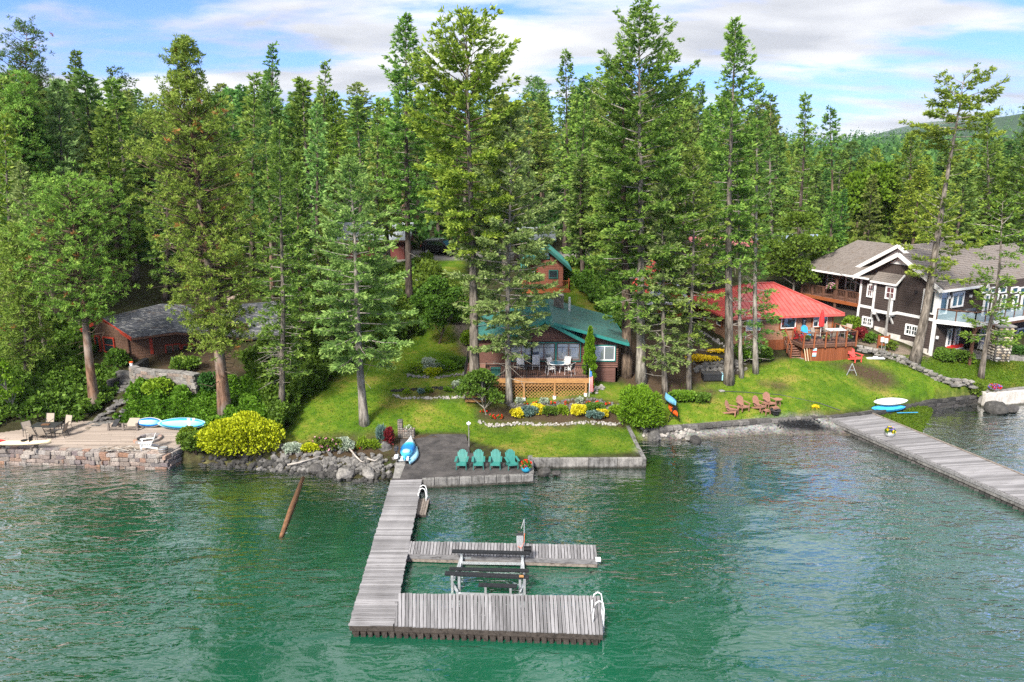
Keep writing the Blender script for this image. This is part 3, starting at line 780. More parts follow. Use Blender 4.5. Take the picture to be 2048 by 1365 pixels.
hero('fir', 'giant light green fir with whitish stem above the large rounded shrub', (1283, 765), (1283, 14), 640, 112, 'needles_fir', 'bark_pale', .38, 18, nb=150, dens=1.45, dead=18, gap=.22, prof=fp(0, .55, .2, .9, .45, 1, .7, .85, .88, .52, 1, .12), leaf=.30, wleaf=.052)
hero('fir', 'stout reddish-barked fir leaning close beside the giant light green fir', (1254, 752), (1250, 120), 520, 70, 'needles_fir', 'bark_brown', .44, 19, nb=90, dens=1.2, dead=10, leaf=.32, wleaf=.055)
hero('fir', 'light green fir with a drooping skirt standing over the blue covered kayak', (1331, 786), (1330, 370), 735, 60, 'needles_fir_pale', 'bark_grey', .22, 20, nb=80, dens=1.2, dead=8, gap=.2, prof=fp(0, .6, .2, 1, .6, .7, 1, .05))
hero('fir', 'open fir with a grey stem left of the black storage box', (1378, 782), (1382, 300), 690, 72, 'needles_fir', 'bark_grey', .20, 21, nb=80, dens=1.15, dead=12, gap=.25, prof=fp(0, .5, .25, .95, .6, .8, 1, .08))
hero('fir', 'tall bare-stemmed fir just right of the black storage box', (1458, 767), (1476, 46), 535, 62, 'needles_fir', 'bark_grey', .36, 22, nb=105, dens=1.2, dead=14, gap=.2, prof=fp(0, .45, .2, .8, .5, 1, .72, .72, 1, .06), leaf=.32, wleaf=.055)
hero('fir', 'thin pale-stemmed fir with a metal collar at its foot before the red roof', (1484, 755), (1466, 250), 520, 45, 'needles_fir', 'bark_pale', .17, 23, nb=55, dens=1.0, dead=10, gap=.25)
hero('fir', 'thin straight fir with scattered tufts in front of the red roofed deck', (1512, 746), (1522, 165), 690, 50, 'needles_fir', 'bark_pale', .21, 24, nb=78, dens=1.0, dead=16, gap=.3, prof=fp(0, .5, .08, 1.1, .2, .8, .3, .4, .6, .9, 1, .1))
# the leaning one by the brown house, crown in two storeys
def two_storey(label, base, top, tiers, leafm, bark, r, seed, dead=10, wob=.25, kind='fir'):
    rg = np.random.default_rng(seed); B = Gt(*base); T = D(top[0], top[1], B[1]); Hh = T[2] - B[2]; lean = (T[0] - B[0], 0)
    tk, ax, P_, r_ = trunk_mb(Hh * .99, r, rg, lean, wob)
    Q, TI, SG = [], [], []
    for (y0, y1, half, nb, dens, pr) in tiers:
        za = D(base[0], y0, B[1])[2] - B[2]; zb = D(base[0], y1, B[1])[2] - B[2]
        dep = B[1] * _cp - (B[2] + (za + zb) / 2 - CAM_H) * _sp
        q, ti, sg = fir_crown(rg, zb, za, half / F_PX * dep, ax, nb, dens, prof=pr, gap=.3, droop=.1, top_up=.5, leaf=.30, wleaf=.05)
        Q.append(q); TI.append(ti); SG += sg
    for i in range(dead):
        z = Hh * rg.uniform(.3, .85); a0 = ax(z); az = rg.uniform(0, 6.28); L = rg.uniform(.8, 2.4)
        p1 = a0 + np.array([math.cos(az) * L, math.sin(az) * L, rg.uniform(-.3, .5)]); SG.append((tuple(a0), tuple(p1), .035, .01))
    return assemble('fir_tree', label, 'tree', B, tk, bark, np.concatenate(Q), np.concatenate(TI), leafm, SG)
two_storey('leaning thin-crowned fir with an umbrella top in front of the brown house gable', (1828, 725), (1925, 150),
     [(300, 150, 95, 30, 1.5, fp(0, .5, .3, 1, .7, .75, 1, .3)), (560, 395, 72, 26, 1.4, fp(0, .8, .5, 1, 1, .4)), (400, 300, 40, 10, 1.0, fp(0, .6, 1, .8))], 'needles_fir_yellow', 'bark_grey', .40, 31)
two_storey('crooked half-bare fir on the right lawn in front of the stone pillar', (1962, 755), (2012, 395),
     [(690, 560, 60, 26, 1.0, fp(0, 1, .5, .8, 1, .6)), (560, 395, 62, 24, .8, fp(0, .7, .5, 1, 1, .3))], 'needles_fir_yellow', 'bark_grey', .22, 32, dead=18)
# mid-distance trees with their own outline
MID = [  # kind, label, base(px), Y, top, crown bottom, half, leaf, bark, r, nb
 ('fir', 'open-topped thin fir rising behind the red roof beside the pale green birch', 1590, 78, (1612, 188), 520, 50, 'needles_fir', 'bark_dark', .26, 70),
 ('fir', 'small-headed fir on a long bare stem right of the thin fir behind the red roof', 1655, 90, (1666, 218), 340, 34, 'needles_dark', 'bark_brown', .22, 34),
 ('fir', 'narrow fir with a bare grey stem behind the front pair at the red roof', 1538, 84, (1545, 190), 480, 42, 'needles_dark', 'bark_grey', .24, 60),
 ('fir', 'broad bronze-tinged conifer on a bare trunk behind the brown house roof', 1800, 96, (1818, 268), 450, 62, 'needles_fir_yellow', 'bark_brown', .30, 75),
 ('fir', 'rounded yellow-green pine behind the round leafy tree', 1745, 120, (1748, 295), 440, 40, 'needles_fir_yellow', 'bark_brown', .26, 55),
 ('fir', 'full dark-edged fir behind the leaning fir', 1975, 88, (1972, 240), 520, 62, 'needles_fir_yellow', 'bark_grey', .30, 80),
 ('fir', 'dark fir cut off by the right edge of the view', 2050, 80, (2052, 205), 560, 70, 'needles_dark', 'bark_grey', .32, 80),
 ('fir', 'tall tiered spruce between the yellow-green fir and the giant fir', 1128, 86, (1128, 104), 420, 46, 'needles_dark', 'bark_dark', .28, 75),
 ('fir', 'deep green fir with rounded shoulders behind the giant light green fir', 1215, 76, (1222, 120), 560, 66, 'needles_fir', 'bark_dark', .34, 90),
 ('fir', 'dense fir to the right of the giant light green fir', 1370, 72, (1362, 190), 600, 62, 'needles_fir', 'bark_dark', .28, 90),
 ('fir', 'leafy green fir behind the two stems at the red roof', 1420, 74, (1425, 210), 560, 60, 'needles_fir', 'bark_dark', .28, 85),
 ('fir', 'dark pointed fir on the skyline left of the towering dark fir', 545, 84, (546, 86), 480, 55, 'needles_dark', 'bark_dark', .32, 85),
 ('fir', 'bright green fir right of the very tall pine', 500, 70, (512, 150), 660, 58, 'needles_fir', 'bark_dark', .30, 95),
 ('pine', 'dark bushy-topped pine at the upper left of the forest', 55, 74, (48, 55), 330, 62, 'needles_dark', 'bark_pine', .34, 0),
 ('pine', 'thin yellowish pine with a visible grey stem below the bushy-topped pine', 38, 62, (36, 150), 400, 48, 'needles_pine', 'bark_grey', .22, 0),
 ('fir', 'wide pale green fir between the left pines', 130, 64, (118, 165), 560, 80, 'needles_fir_pale', 'bark_grey', .30, 110),
 ('fir', 'pointed dark fir behind the wide pale green fir', 145, 82, (146, 104), 430, 50, 'needles_dark', 'bark_dark', .30, 80),
 ('fir', 'bright green fir at the left edge above the terrace', 10, 58, (8, 235), 700, 62, 'needles_fir_yellow', 'bark_grey', .26, 95),
 ('pine', 'young drooping pine at the left edge near the water', 25, 52.5, (22, 455), 720, 52, 'needles_pine', 'bark_grey', .16, 0),
 ('fir', 'bushy-headed fir right of the dark pointed one on the skyline', 642, 88, (648, 125), 480, 50, 'needles_fir', 'bark_dark', .30, 80),
 ('fir', 'bluish fir partly behind the lone blue-green fir', 640, 66, (628, 215), 700, 66, 'needles_fir_blue', 'bark_dark', .28, 100),
 ('fir', 'short thick fir behind the slender mixed-green one', 600, 60, (588, 330), 740, 62, 'needles_fir', 'bark_brown', .24, 90),
 ('fir', 'slim fir at the border of the left lawn with a bare lower stem', 658, 57, (650, 420), 700, 48, 'needles_fir', 'bark_grey', .18, 60),
 ('fir', 'slim twiggy fir with many dead limbs left of the path pine', 150, 60, (118, 420), 640, 40, 'needles_fir', 'bark_grey', .18, 40),
 ('fir', 'slanting thin fir in the undergrowth at the far left', 75, 56, (38, 330), 560, 45, 'needles_fir_pale', 'bark_grey', .18, 50),
 ('fir', 'dark fir standing right behind the left cabin roof', 330, 68, (332, 205), 560, 60, 'needles_dark', 'bark_dark', .26, 85),
 ('fir', 'dark fir hiding the middle of the left cabin roof ridge', 440, 72, (440, 190), 560, 60, 'needles_dark', 'bark_dark', .26, 80),
 ('fir', 'mid-green fir between the blue-green fir and the dark trunk', 755, 74, (752, 205), 620, 50, 'needles_fir', 'bark_dark', .26, 85),
 ('fir', 'dark fir filling the gap above the parked car', 880, 96, (880, 190), 440, 52, 'needles_dark', 'bark_dark', .26, 75),
 ('fir', 'soft green fir right of the sparse pale fir', 1165, 80, (1170, 200), 600, 60, 'needles_fir', 'bark_dark', .28, 90),
 ('fir', 'slender yellow-green fir left of the towering one', 868, 62, (858, 240), 500, 44, 'needles_fir_yellow', 'bark_dark', .20, 0),
]
sd = 100
for k, lb, bx_, Y, top, cy, half, lm, bk, r, nb in MID:
    sd += 1
    by = 600
    if nb == 0 and k == 'fir': continue
    if k == 'pine': hero('pine', lb, (bx_, by), top, cy, half, lm, bk, r, sd, Yb=Y, nt=1100, dead=6, nn=12, r_t=.32)
    else: hero('fir', lb, (bx_, by), top, cy, half, lm, bk, r, sd, nb=nb, dens=.75, Yb=Y, dead=5, leaf=.38, wleaf=.075, gap=.15)
# ------------------------------------------------------------------ leafy trees and large shrubs
def at(px, py): return Gt(px, py)
leafy_tree('leafy_tree', 'small round-crowned leafy tree on the lawn left of the bare straight trunk', at(876, 688), 5.6, 1.3, 2.6, 9000, 'leaves_green', 41, .22, r=.10)
leafy_tree('leafy_tree', 'bright round-headed leafy tree behind the brown house roof', (33.6 + 13, 98, gz(46.6, 98)), 10.5, 2, 4.6, 9000, 'leaves_bright', 42, .45, r=.25)
leafy_tree('birch_tree', 'pale green loose-leaved tree behind the red roof near the brown house porch', (28.5, 74, gz(28.5, 74)), 8.2, .8, 3.3, 9000, 'leaves_green', 43, .26, r=.12, bark='bark_pale')
leafy_tree('lilac_tree', 'small open leafy tree with twisted stems at the left corner of the deck', (lambda p: (p[0], p[1], p[2]))(at(972, 828)), 3.3, .7, 1.75, 3400, 'leaves_green', 44, .17, r=.06, bark='bark_pale', lumps=14)
leafy_tree('bent_tree', 'leafy sapling on a curved pale stem at the far left shore', at(52, 836), 4.2, 1.4, 1.3, 2500, 'leaves_lime', 45, .18, r=.08, bark='bark_pale', lean=(-2.2, 0))
bush('rounded_shrub', 'large feathery rounded evergreen shrub beside the lawn wall', 'shrub', at(1280, 862), 1.6, 1.4, 3.2, 16000, 'leaves_cypress', .22, seed=51, wleaf=.16, lumps=22)
bush('golden_shrub', 'dense golden-yellow shrub overhanging the water by the terrace', 'shrub', at(487, 915), 2.75, 1.7, 2.75, 17000, 'leaves_gold', .16, seed=52, wleaf=.38, lumps=20)
# column cypress
def column(label, loc, h, r, n, leafm, seed):
    rg = np.random.default_rng(seed); u = rg.random(n); z = h * u
    rr = r * np.interp(u, [0, .12, .35, .75, 1], [.6, .85, 1, .62, .05]) * (.86 + .14 * np.sin(z * 9 + rg.uniform(0, .5)))
    a = rg.uniform(0, 6.28, n); k = 1 - .3 * rg.random(n) ** 2
    P = np.stack([np.cos(a) * rr * k, np.sin(a) * rr * k, z], -1); dd = unit(np.stack([np.cos(a) * .5, np.sin(a) * .5, np.ones(n)], -1) + rg.normal(0, .3, (n, 3)))
    T = np.clip(.45 + rg.normal(0, .2, n), 0, 1); t = thing('column_cypress', label, 'shrub', loc)
    quads_mesh('foliage', leaf_quads(P, dd, .17, .045, rg), np.repeat(T[:, None], 4, 1), leafm, t)
    MB().tube([(0, 0, -.2), (0, 0, h * .8)], [.06, .02], 6).build('stem', 'bark_brown', t)
column('narrow bright green column cypress against the front of the green roofed cabin', (5.75, 52.9, gz(5.75, 52.9)), 4.6, .52, 6500, 'leaves_cypress', 53)
SHRUBS = [ # px,py,rx,ry,h,n,mat,size,label
 (862, 742, 1.15, .7, .95, 1800, 'leaves_silver', .14, 'white variegated shrub in the bed before the small leafy tree'),
 (832, 745, .8, .6, .7, 1000, 'leaves_lime', .13, 'lime green mound left of the white variegated shrub'),
 (866, 750, .75, .5, .55, 900, 'leaves_gold', .12, 'low gold-green mound below the white variegated shrub'),
 (893, 742, 1.0, .7, .85, 1300, 'leaves_cypress', .14, 'soft green mound right of the white variegated shrub'),
 (925, 735, .9, .6, .8, 1000, 'leaves_green', .15, 'dark leafy plant ending the bed beside the straight trunk'),
 (1495, 725, 1.1, .9, 1.5, 1700, 'leaves_bright', .18, 'bright green bush between two thin stems under the red roof'),
 (1522, 722, .95, .8, 1.2, 1400, 'leaves_green', .18, 'bushy green plant right of the thin straight fir'),
 (1358, 800, 1.1, .7, .6, 1400, 'leaves_bright', .2, 'sprawling leafy clump behind the blue covered kayak'),
 (1400, 803, .9, .6, .55, 1000, 'leaves_green', .18, 'leafy clump at the foot of the open fir'),
 (1885, 722, 1.0, .8, 1.0, 1500, 'leaves_green', .16, 'rounded green shrub at the lower window of the brown house'),
 (1915, 724, 1.1, .8, 1.0, 1500, 'leaves_green', .16, 'rounded green shrub at the foot of the brown porch post'),
 (1940, 727, .6, .5, .5, 600, 'leaves_lime', .13, 'small lime plant at the edge of the patio bed'),
 (1745, 688, .7, .6, .9, 900, 'leaves_green', .16, 'green shrub left of the electric meter post'),
 (1776, 700, .8, .6, .85, 900, 'leaves_green', .16, 'green shrub right of the electric meter post'),
 (1700, 668, 1.0, .9, 1.5, 1500, 'leaves_bright', .18, 'leafy green bush at the corner of the red roofed deck'),
 (1718, 680, .8, .7, 1.1, 900, 'leaves_maroon', .16, 'dark purplish shrub beside the deck corner'),
 (1948, 788, .8, .6, .9, 1100, 'leaves_green', .18, 'green bush where the stone row meets the white wall'),
 (2040, 712, 1.2, .9, .9, 1300, 'leaves_dark', .16, 'dark shrub by the patio at the right edge'),
 (620, 905, .75, .45, .6, 1100, 'leaves_gold', .12, 'lime-gold mound between the grey edging plants on the shore bed'),
 (587, 905, .8, .45, .6, 1100, 'leaves_silver', .12, 'silver-leaved plant next to the golden shrub on the shore bed'),
 (690, 903, .7, .45, .9, 1300, 'leaves_silver', .12, 'tall silvery grass plant right of the pink peony'),
 (392, 905, 1.0, .7, 1.3, 1700, 'leaves_green', .17, 'green bush hanging over the terrace corner'),
 (378, 885, .8, .7, 1.1, 1200, 'leaves_bright', .16, 'leafy bush behind the terrace corner'),
 (318, 790, 1.4, .9, 1.2, 2200, 'leaves_lime', .2, 'tall fresh green bush in front of the curved patio wall'),
 (372, 742, 1.2, .8, 1.1, 1500, 'leaves_green', .2, 'leafy bush on the left cabin patio behind the curved wall'),
 (430, 785, 1.2, .9, 1.5, 2000, 'leaves_dark', .2, 'dark bush between the very tall pine and the end of the curved wall'),
 (236, 735, 1.0, .8, 1.5, 1300, 'leaves_green', .2, 'leafy shrub at the foot of the left cabin gable wall'),
 (935, 702-10, .8, .6, 1.4, 1200, 'leaves_lime', .16, 'climbing green plant by the deck side rail'),
 (925, 776, .75, .5, .6, 900, 'leaves_silver', .13, 'silvery clump against the foot of the straight trunk'),
]
k_ = 0
for px, py, rx, ry, h, n, m, s, lb in SHRUBS:
    k_ += 1
    if lb is None: continue
    bush('shrub', lb, 'shrub', at(px, py), rx, ry, h, n, m, s, seed=200 + k_)
bush('peony_plant', 'peony bush with large pink blossoms on the shore bed', 'flowering plant', at(657, 903), .85, .5, .9, 1500, 'leaves_green', .14, seed=61, flowers=('petals_pink', 26, .11))
bush('red_grass', 'tuft of dark red leaves at the corner of the boat ramp', 'plant', at(779, 893), .3, .25, 1.25, 700, 'leaves_maroon', .22, seed=62, wleaf=.2, up=1.2)
bush('iris_plant', 'clump of upright blue-green iris leaves left of the dark red tuft', 'plant', at(766, 890), .35, .25, 1.2, 500, 'leaves_blue', .34, seed=63, wleaf=.1, up=2.0)
bush('iris_plant', 'low spreading clump of pale green blades on the shore bed', 'plant', at(742, 900), .75, .4, .6, 900, 'leaves_lime', .22, seed=64, wleaf=.15, up=1.2)
bush('iris_plant', 'thin green blades beside the silvery grass plant', 'plant', at(724, 902), .3, .3, .8, 400, 'leaves_lime', .26, seed=65, wleaf=.1, up=2)
bush('red_flowers', 'patch of red geraniums at the top of the shore bed', 'flowers', at(756, 888), .4, .25, .4, 350, 'leaves_green', .1, seed=66, flowers=('petals_red', 16, .09))
# ================================================================== THE FOREST BEHIND
# six patterns, copied with shared meshes
def pattern(kind, H, z0f, Rm, leafm, bark, seed, nb, dens, leaf=.46, wleaf=.10, prof=None):
    rg = np.random.default_rng(seed)
    tk, ax, P_, r_ = trunk_mb(H * .985, .26, rg, (0, 0), .15, n=6)
    if kind == 'fir': q, ti, sg = fir_crown(rg, H, H * z0f, Rm, ax, nb, dens, leaf=leaf, wleaf=wleaf, prof=prof, gap=.15)
    else: q, ti, sg = pine_crown(rg, H, H * z0f, Rm, ax, nt=nb, nn=10, r_t=.55, prof=prof)
    t = thing('forest_tree', '', 'tree', (0, -500, 0))
    tk.build('trunk', bark, t, smooth=True); quads_mesh('crown', q, ti, leafm, t)
    return t
PAT = [pattern('fir', 20, .25, 2.6, 'needles_far', 'bark_dark', 301, 75, .7), pattern('fir', 20, .35, 2.9, 'needles_far', 'bark_grey', 302, 70, .7, prof=fp(0, .6, .3, 1, .7, .7, 1, .05)),
       pattern('fir', 20, .15, 3.0, 'needles_fir', 'bark_dark', 303, 85, .65), pattern('fir', 20, .4, 2.3, 'needles_fir', 'bark_grey', 304, 60, .7),
       pattern('pine', 20, .4, 2.7, 'needles_far', 'bark_pine', 305, 330, 1), pattern('fir', 20, .3, 2.5, 'needles_fir_yellow', 'bark_brown', 306, 70, .7)]
def skyline(px):
    return float(np.interp(px, [0, 100, 200, 300, 400, 480, 600, 700, 780, 850, 950, 1060, 1100, 1160, 1250, 1350, 1420, 1500, 1560, 1650, 1720, 1800, 1850, 1900, 1960, 2048],
                           [150, 140, 150, 160, 190, 175, 150, 180, 190, 170, 170, 170, 170, 160, 160, 180, 190, 215, 280, 300, 305, 300, 292, 285, 265, 240]))
rf = random.Random(77)
KEEPOUT = [(-8, 86, 7), (-3, 86, 8), (5, 73, 5.5), (20.5, 66, 8), (24, 68, 8), (38, 66, 11), (46, 66, 12), (-22, 62, 7), (-29, 60, 5), (-16, 84, 5), (2, 56, 7), (7, 57, 6), (1, 62, 4), (14.5, 66, 4.5), (23, 84, 7), (5, 92, 7), (32, 92, 8), (40, 92, 8)]
placed = []
EXTRA = [(-6.5, 92, 15, 2), (-2.0, 95, 17, 0), (0.5, 83, 12, 2), (7.5, 78, 12, 0), (-13.5, 80, 13, 3), (10.5, 76, 13, 2)]
def free(x, y, dmin):
    for (a, b, r) in KEEPOUT:
        if (x - a) ** 2 + (y - b) ** 2 < r * r: return False
    for (a, b) in placed:
        if (x - a) ** 2 + (y - b) ** 2 < dmin * dmin: return False
    return True
MARKS = [(60, 'the terrace table'), (190, 'the path pine'), (330, 'the left cabin'), (450, 'the very tall pine'), (562, 'the slender twiggy fir'), (700, 'the lone blue-green fir'), (818, 'the tall dark fir'), (930, 'the towering yellow-green fir'), (1020, 'the sparse pale fir'), (1128, 'the tiered spruce'), (1283, 'the giant light green fir'), (1378, 'the black storage box'), (1470, 'the tall bare stems'), (1600, 'the red roofed house'), (1735, 'the round leafy tree'), (1850, 'the brown house gable'), (1940, 'the leaning fir'), (2030, 'the stone pillar')]
LOOK = ['dark green', 'grey-trunked', 'bushy green', 'slim green', 'brown-trunked pine-like', 'yellow-green']
first = [True] * len(PAT)
def put_tree(x, y, h, k, wid=1.0):
    px_ = 1024 + F_PX * x / (y * _cp + 2); mk = min(MARKS, key=lambda m_: abs(m_[0] - px_)); row = 'just' if y < 95 else ('well' if y < 140 else 'far')
    lab = '%s conifer standing %s behind %s%s' % (LOOK[k], row, mk[1], ' to its left' if px_ < mk[0] - 12 else (' to its right' if px_ > mk[0] + 12 else ''))
    src = PAT[k]
    if first[k]: t = src; first[k] = False
    else: t = copy_tree(src)
    s = h / 20.0
    t.location = (x, y, gz(x, y) - .1) if y < 230 else (x, y, 14 - .1); t.scale = (s * wid, s * wid, s); t.rotation_euler = (rf.uniform(-.03, .03), rf.uniform(-.03, .03), rf.uniform(0, 6.28))
    t['label'] = lab; t['group'] = lab.replace('conifer', 'conifers'); placed.append((x, y))
for a, b, c, k in EXTRA: put_tree(a, b, c, k, 1.5)
count = 0
tries = 0
while count < 300 and tries < 12000:
    tries += 1
    y = 62 + 150 * rf.random() ** 1.25
    px = rf.uniform(-60, 2110)
    x = (px - 1024) / F_PX * y * 1.02
    if px > 560 and px < 1560 and y < 74: continue
    if px > 1560 and y < 80: continue
    if 830 < px < 960 and y < 100: continue
    if tries > 700 and px < 1500 and rf.random() < .55: continue
    if not free(x, y, 2.2 + y * .011): continue
    g0 = gz(x, y)
    ty = skyline(px) + rf.triangular(-25, 130, 20)
    h = D(px, ty, y)[2] - g0
    if h < 8: continue
    h = min(h, 31)
    k = rf.choices([0, 1, 2, 3, 4, 5], [5, 4, 3, 3, 2, 1.2 if px < 1500 else 5])[0]
    put_tree(x, y, h, k, rf.uniform(1.05, 1.65)); count += 1
tries = 0
while tries < 1500 and count < 370:
    tries += 1
    y = 80 + 110 * rf.random(); px = rf.uniform(1480, 2120); x = (px - 1024) / F_PX * y * 1.02
    if not free(x, y, 3.0): continue
    h = D(px, skyline(px) + rf.triangular(-5, 110, 30), y)[2] - gz(x, y)
    if h < 6: continue
    put_tree(x, y, min(h, 26), rf.choices([0, 1, 2, 3, 4, 5], [3, 2, 2, 2, 2, 4])[0], rf.uniform(1.1, 1.8)); count += 1
# the far wood: one mass of small trees on the plain and on the hills
def hillz(x, y):
    base = 14.0
    r1 = 96 * math.exp(-((x - 1050) / 420) ** 2 - ((y - 1350) / 380) ** 2)
    r2 = 14 * math.exp(-((x - 350) / 300) ** 2 - ((y - 900) / 250) ** 2)
    r3 = 10 * math.exp(-((x - 0) / 500) ** 2 - ((y - 1000) / 250) ** 2)
    r4 = 190 * math.exp(-((x - 2250) / 700) ** 2 - ((y - 3600) / 500) ** 2) * (1 + .12 * math.sin(x / 130)) 
    return base + r1 + r2 + r3 + r4
hx = np.arange(-2600, 4200, 85.); hy = np.concatenate([np.arange(440, 2200, 45.), np.arange(2200, 5200, 200.)])
HX, HY = np.meshgrid(hx, hy)
HZ = np.vectorize(hillz)(HX.ravel(), HY.ravel()) + vnoise(HX.ravel(), HY.ravel(), 300, 8) * 5 * np.clip((HY.ravel() - 440) / 400, 0, 1)
hidx = np.arange(len(hx) * len(hy)).reshape(len(hy), len(hx)); hf = np.stack([hidx[:-1, :-1], hidx[:-1, 1:], hidx[1:, 1:], hidx[1:, :-1]], -1).reshape(-1, 4)
mat('hill_mat', (.030, .070, .025), (.014, .036, .014), .95, .02, detail=8, bmp=0, kind='Object')
hills = grid_obj('hills', np.stack([HX.ravel(), HY.ravel(), HZ - .6], -1), hf, {}, MATS['hill_mat'])
rgf = np.random.default_rng(9)
NF = 9000
yy = 165 + (1750 - 165) * rgf.random(NF) ** 1.7
pxs = rgf.uniform(-150, 2200, NF); xx = (pxs - 1024) / F_PX * yy * 1.02
zz2 = np.array([14.0 if b < 440 else hillz(a, b) for a, b in zip(xx, yy)])
near = yy < 440; zz2[near] = ground(xx[near], yy[near])
hs_ = rgf.uniform(9, 19, NF) * np.where(pxs > 1500, .8, 1.0)
QV, QT = [], []
NL = 18
u = rgf.random((NF, NL)); a = rgf.uniform(0, 6.28, (NF, NL))
rr = (hs_ * .16)[:, None] * (1 - u) ** .8
P = np.stack([xx[:, None] + np.cos(a) * rr * .35, yy[:, None] + np.sin(a) * rr * .35, zz2[:, None] + hs_[:, None] * (.12 + .83 * u)], -1).reshape(-1, 3)
dd = unit(np.stack([np.cos(a), np.sin(a), .1 + .9 * u + 0 * a], -1).reshape(-1, 3) + rgf.normal(0, .25, (NF * NL, 3)))
L = (rr * .95 + hs_[:, None] * .05).reshape(-1)
q = leaf_quads(P, dd, L, L * .30, rgf)
tv = np.repeat(rgf.uniform(.1, .75, NF), NL) + rgf.normal(0, .1, NF * NL)
quads_mesh('distant_forest', q, np.clip(np.repeat(tv[:, None], 4, 1), 0, 1), 'needles_far')
tag(bpy.data.objects['distant_forest'], 'far wood reading as one mass of conifers across the plain and hills', 'forest', kind='stuff')

# ------------------------------------------------------------------ undergrowth (nobody could count it)
def undergrowth(name, label, polys, n, leafm, size, hgt, seed, exclude=(), kfreq=1.6):
    rg = np.random.default_rng(seed); X, Y = [], []
    for z in polys:
        z = np.array(z); x0, y0 = z.min(0); x1, y1 = z.max(0); m = int(n / len(polys) * 3)
        x = rg.uniform(x0, x1, m); y = rg.uniform(y0, y1, m); k = inpoly([tuple(p) for p in z], x, y)
        for e in exclude: k &= ~inpoly(e, x, y)
        X.append(x[k]); Y.append(y[k])
    x = np.concatenate(X)[:n]; y = np.concatenate(Y)[:n]; n = len(x)
    g = ground(x, y); lump = np.clip(vnoise(x, y, kfreq, seed) * .5 + .55, 0.05, 1.3) + .15 * vnoise(x, y, .5, seed + 1)
    h = hgt * np.clip(lump, .05, 1.5) * (1 - .45 * rg.random(n) ** 2)
    P = np.stack([x, y, g + h], -1); dd = unit(np.stack([rg.normal(0, 1, n), rg.normal(-.3, 1, n), rg.uniform(.1, 1.3, n)], -1))
    L = size * rg.uniform(.7, 1.4, n)
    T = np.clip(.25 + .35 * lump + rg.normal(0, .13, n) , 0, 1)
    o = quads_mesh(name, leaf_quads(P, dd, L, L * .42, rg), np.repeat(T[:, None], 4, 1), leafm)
    tag(o, label, 'undergrowth', kind='stuff')
PATHZ = [zone([(165, 852), (215, 828), (240, 790), (225, 755), (262, 750), (262, 790), (250, 815), (230, 840), (222, 860)])]
cabin_fp = [(-33.2, 55.0), (-29.0, 54.4), (-19.5, 54.4), (-19.5, 64), (-33, 66)]
undergrowth('grass', 'short mown grass blades of the lawns', Z_LAWN[:3], 30000, 'grass_blades', .085, .03, 79, [zone([(785,790),(925,775),(940,795),(790,796)]), zone([(958,832),(1015,812),(1235,812),(1245,850),(1130,852),(1040,850),(975,854)]), zone([(795,872),(930,868),(930,900),(795,905)])])
undergrowth('undergrowth', 'leafy undergrowth covering the slope above the stone terrace', [zone([(-120, 880), (0, 862), (100, 848), (165, 846), (205, 825), (235, 790), (240, 700), (160, 640), (-150, 640)])], 50000, 'leaves_green', .24, 1.0, 71, PATHZ + [cabin_fp])
undergrowth('undergrowth', 'leafy bank between the terrace and the left cabin patio wall', [zone([(228, 848), (262, 800), (262, 772), (400, 778), (470, 760), (590, 800), (560, 880), (480, 880), (400, 862)])], 42000, 'leaves_bright', .19, .9, 72, PATHZ + [cabin_fp])
undergrowth('undergrowth', 'dark leafy hedge mass along the left edge of the lawn', [zone([(560, 885), (520, 800), (480, 740), (560, 690), (700, 690), (790, 650), (850, 660), (840, 676), (760, 700), (700, 742), (640, 790), (606, 810)])], 46000, 'leaves_green', .22, 1.9, 73)
undergrowth('undergrowth', 'dark forest floor plants behind the cabins', [zone([(560, 660), (600, 540), (840, 540), (840, 640), (760, 660)]), zone([(1130, 560), (1230, 560), (1300, 640), (1240, 680), (1190, 620)]), zone([(600, 505), (860, 495), (1240, 495), (1600, 495), (1600, 470), (600, 470)])], 42000, 'leaves_green', .3, 1.2, 74)
undergrowth('undergrowth', 'low woods floor growth in the right valley', [[(26, 80), (75, 76), (140, 110), (150, 175), (40, 175)]], 26000, 'leaves_green', .8, 2.2, 76, kfreq=5)
undergrowth('undergrowth', 'low growth between the trunks of the left and middle forest', [[(-70, 72), (-12, 88), (24, 95), (40, 170), (-130, 170)]], 30000, 'leaves_dark', .7, 1.6, 77, kfreq=5)
undergrowth('undergrowth', 'green growth behind the straight trunk and left of the deck', [zone([(780, 640), (780, 560), (860, 520), (880, 560), (935, 600), (940, 650), (905, 650)])], 16000, 'leaves_green', .26, 1.4, 75)
# ================================================================== MATERIALS OF BUILT THINGS
def woodmat(name, dark, light, axis=(1, 8, 1), scale=6, vary=.35, rough=.85):
    m, nt, b = _mat(name)
    v = coords(nt, axis)
    oi = nt.nodes.new('ShaderNodeObjectInfo')
    vm = nt.nodes.new('ShaderNodeVectorMath'); vm.operation = 'ADD'; nt.links.new(v, vm.inputs[0]); nt.links.new(oi.outputs['Location'], vm.inputs[1])
    n = noise(nt, vm.outputs[0], scale, 6, .7, .5)
    c = ramp_node(nt, n, [(.30, dark), (.46, tuple(.6 * a + .4 * b_ for a, b_ in zip(light, dark))), (.66, light)])
    k = mth(nt, 'ADD', mth(nt, 'MULTIPLY', rnd_fac(nt), vary), 1 - vary * .6)
    c = mixc(nt, 1.0, c, k, 'MULTIPLY')
    nt.links.new(c, b.inputs['Base Color']); b.inputs['Roughness'].default_value = rough; b.inputs['Specular IOR Level'].default_value = .2
    bump(nt, b, n, .5, .015)
    return m
woodmat('plank_grey_x', (.045, .04, .04), (.33, .32, .33), (.6, 11, 4), 3.0, .6)
woodmat('plank_grey_y', (.05, .045, .045), (.40, .39, .40), (11, .6, 4), 3.0, .6)
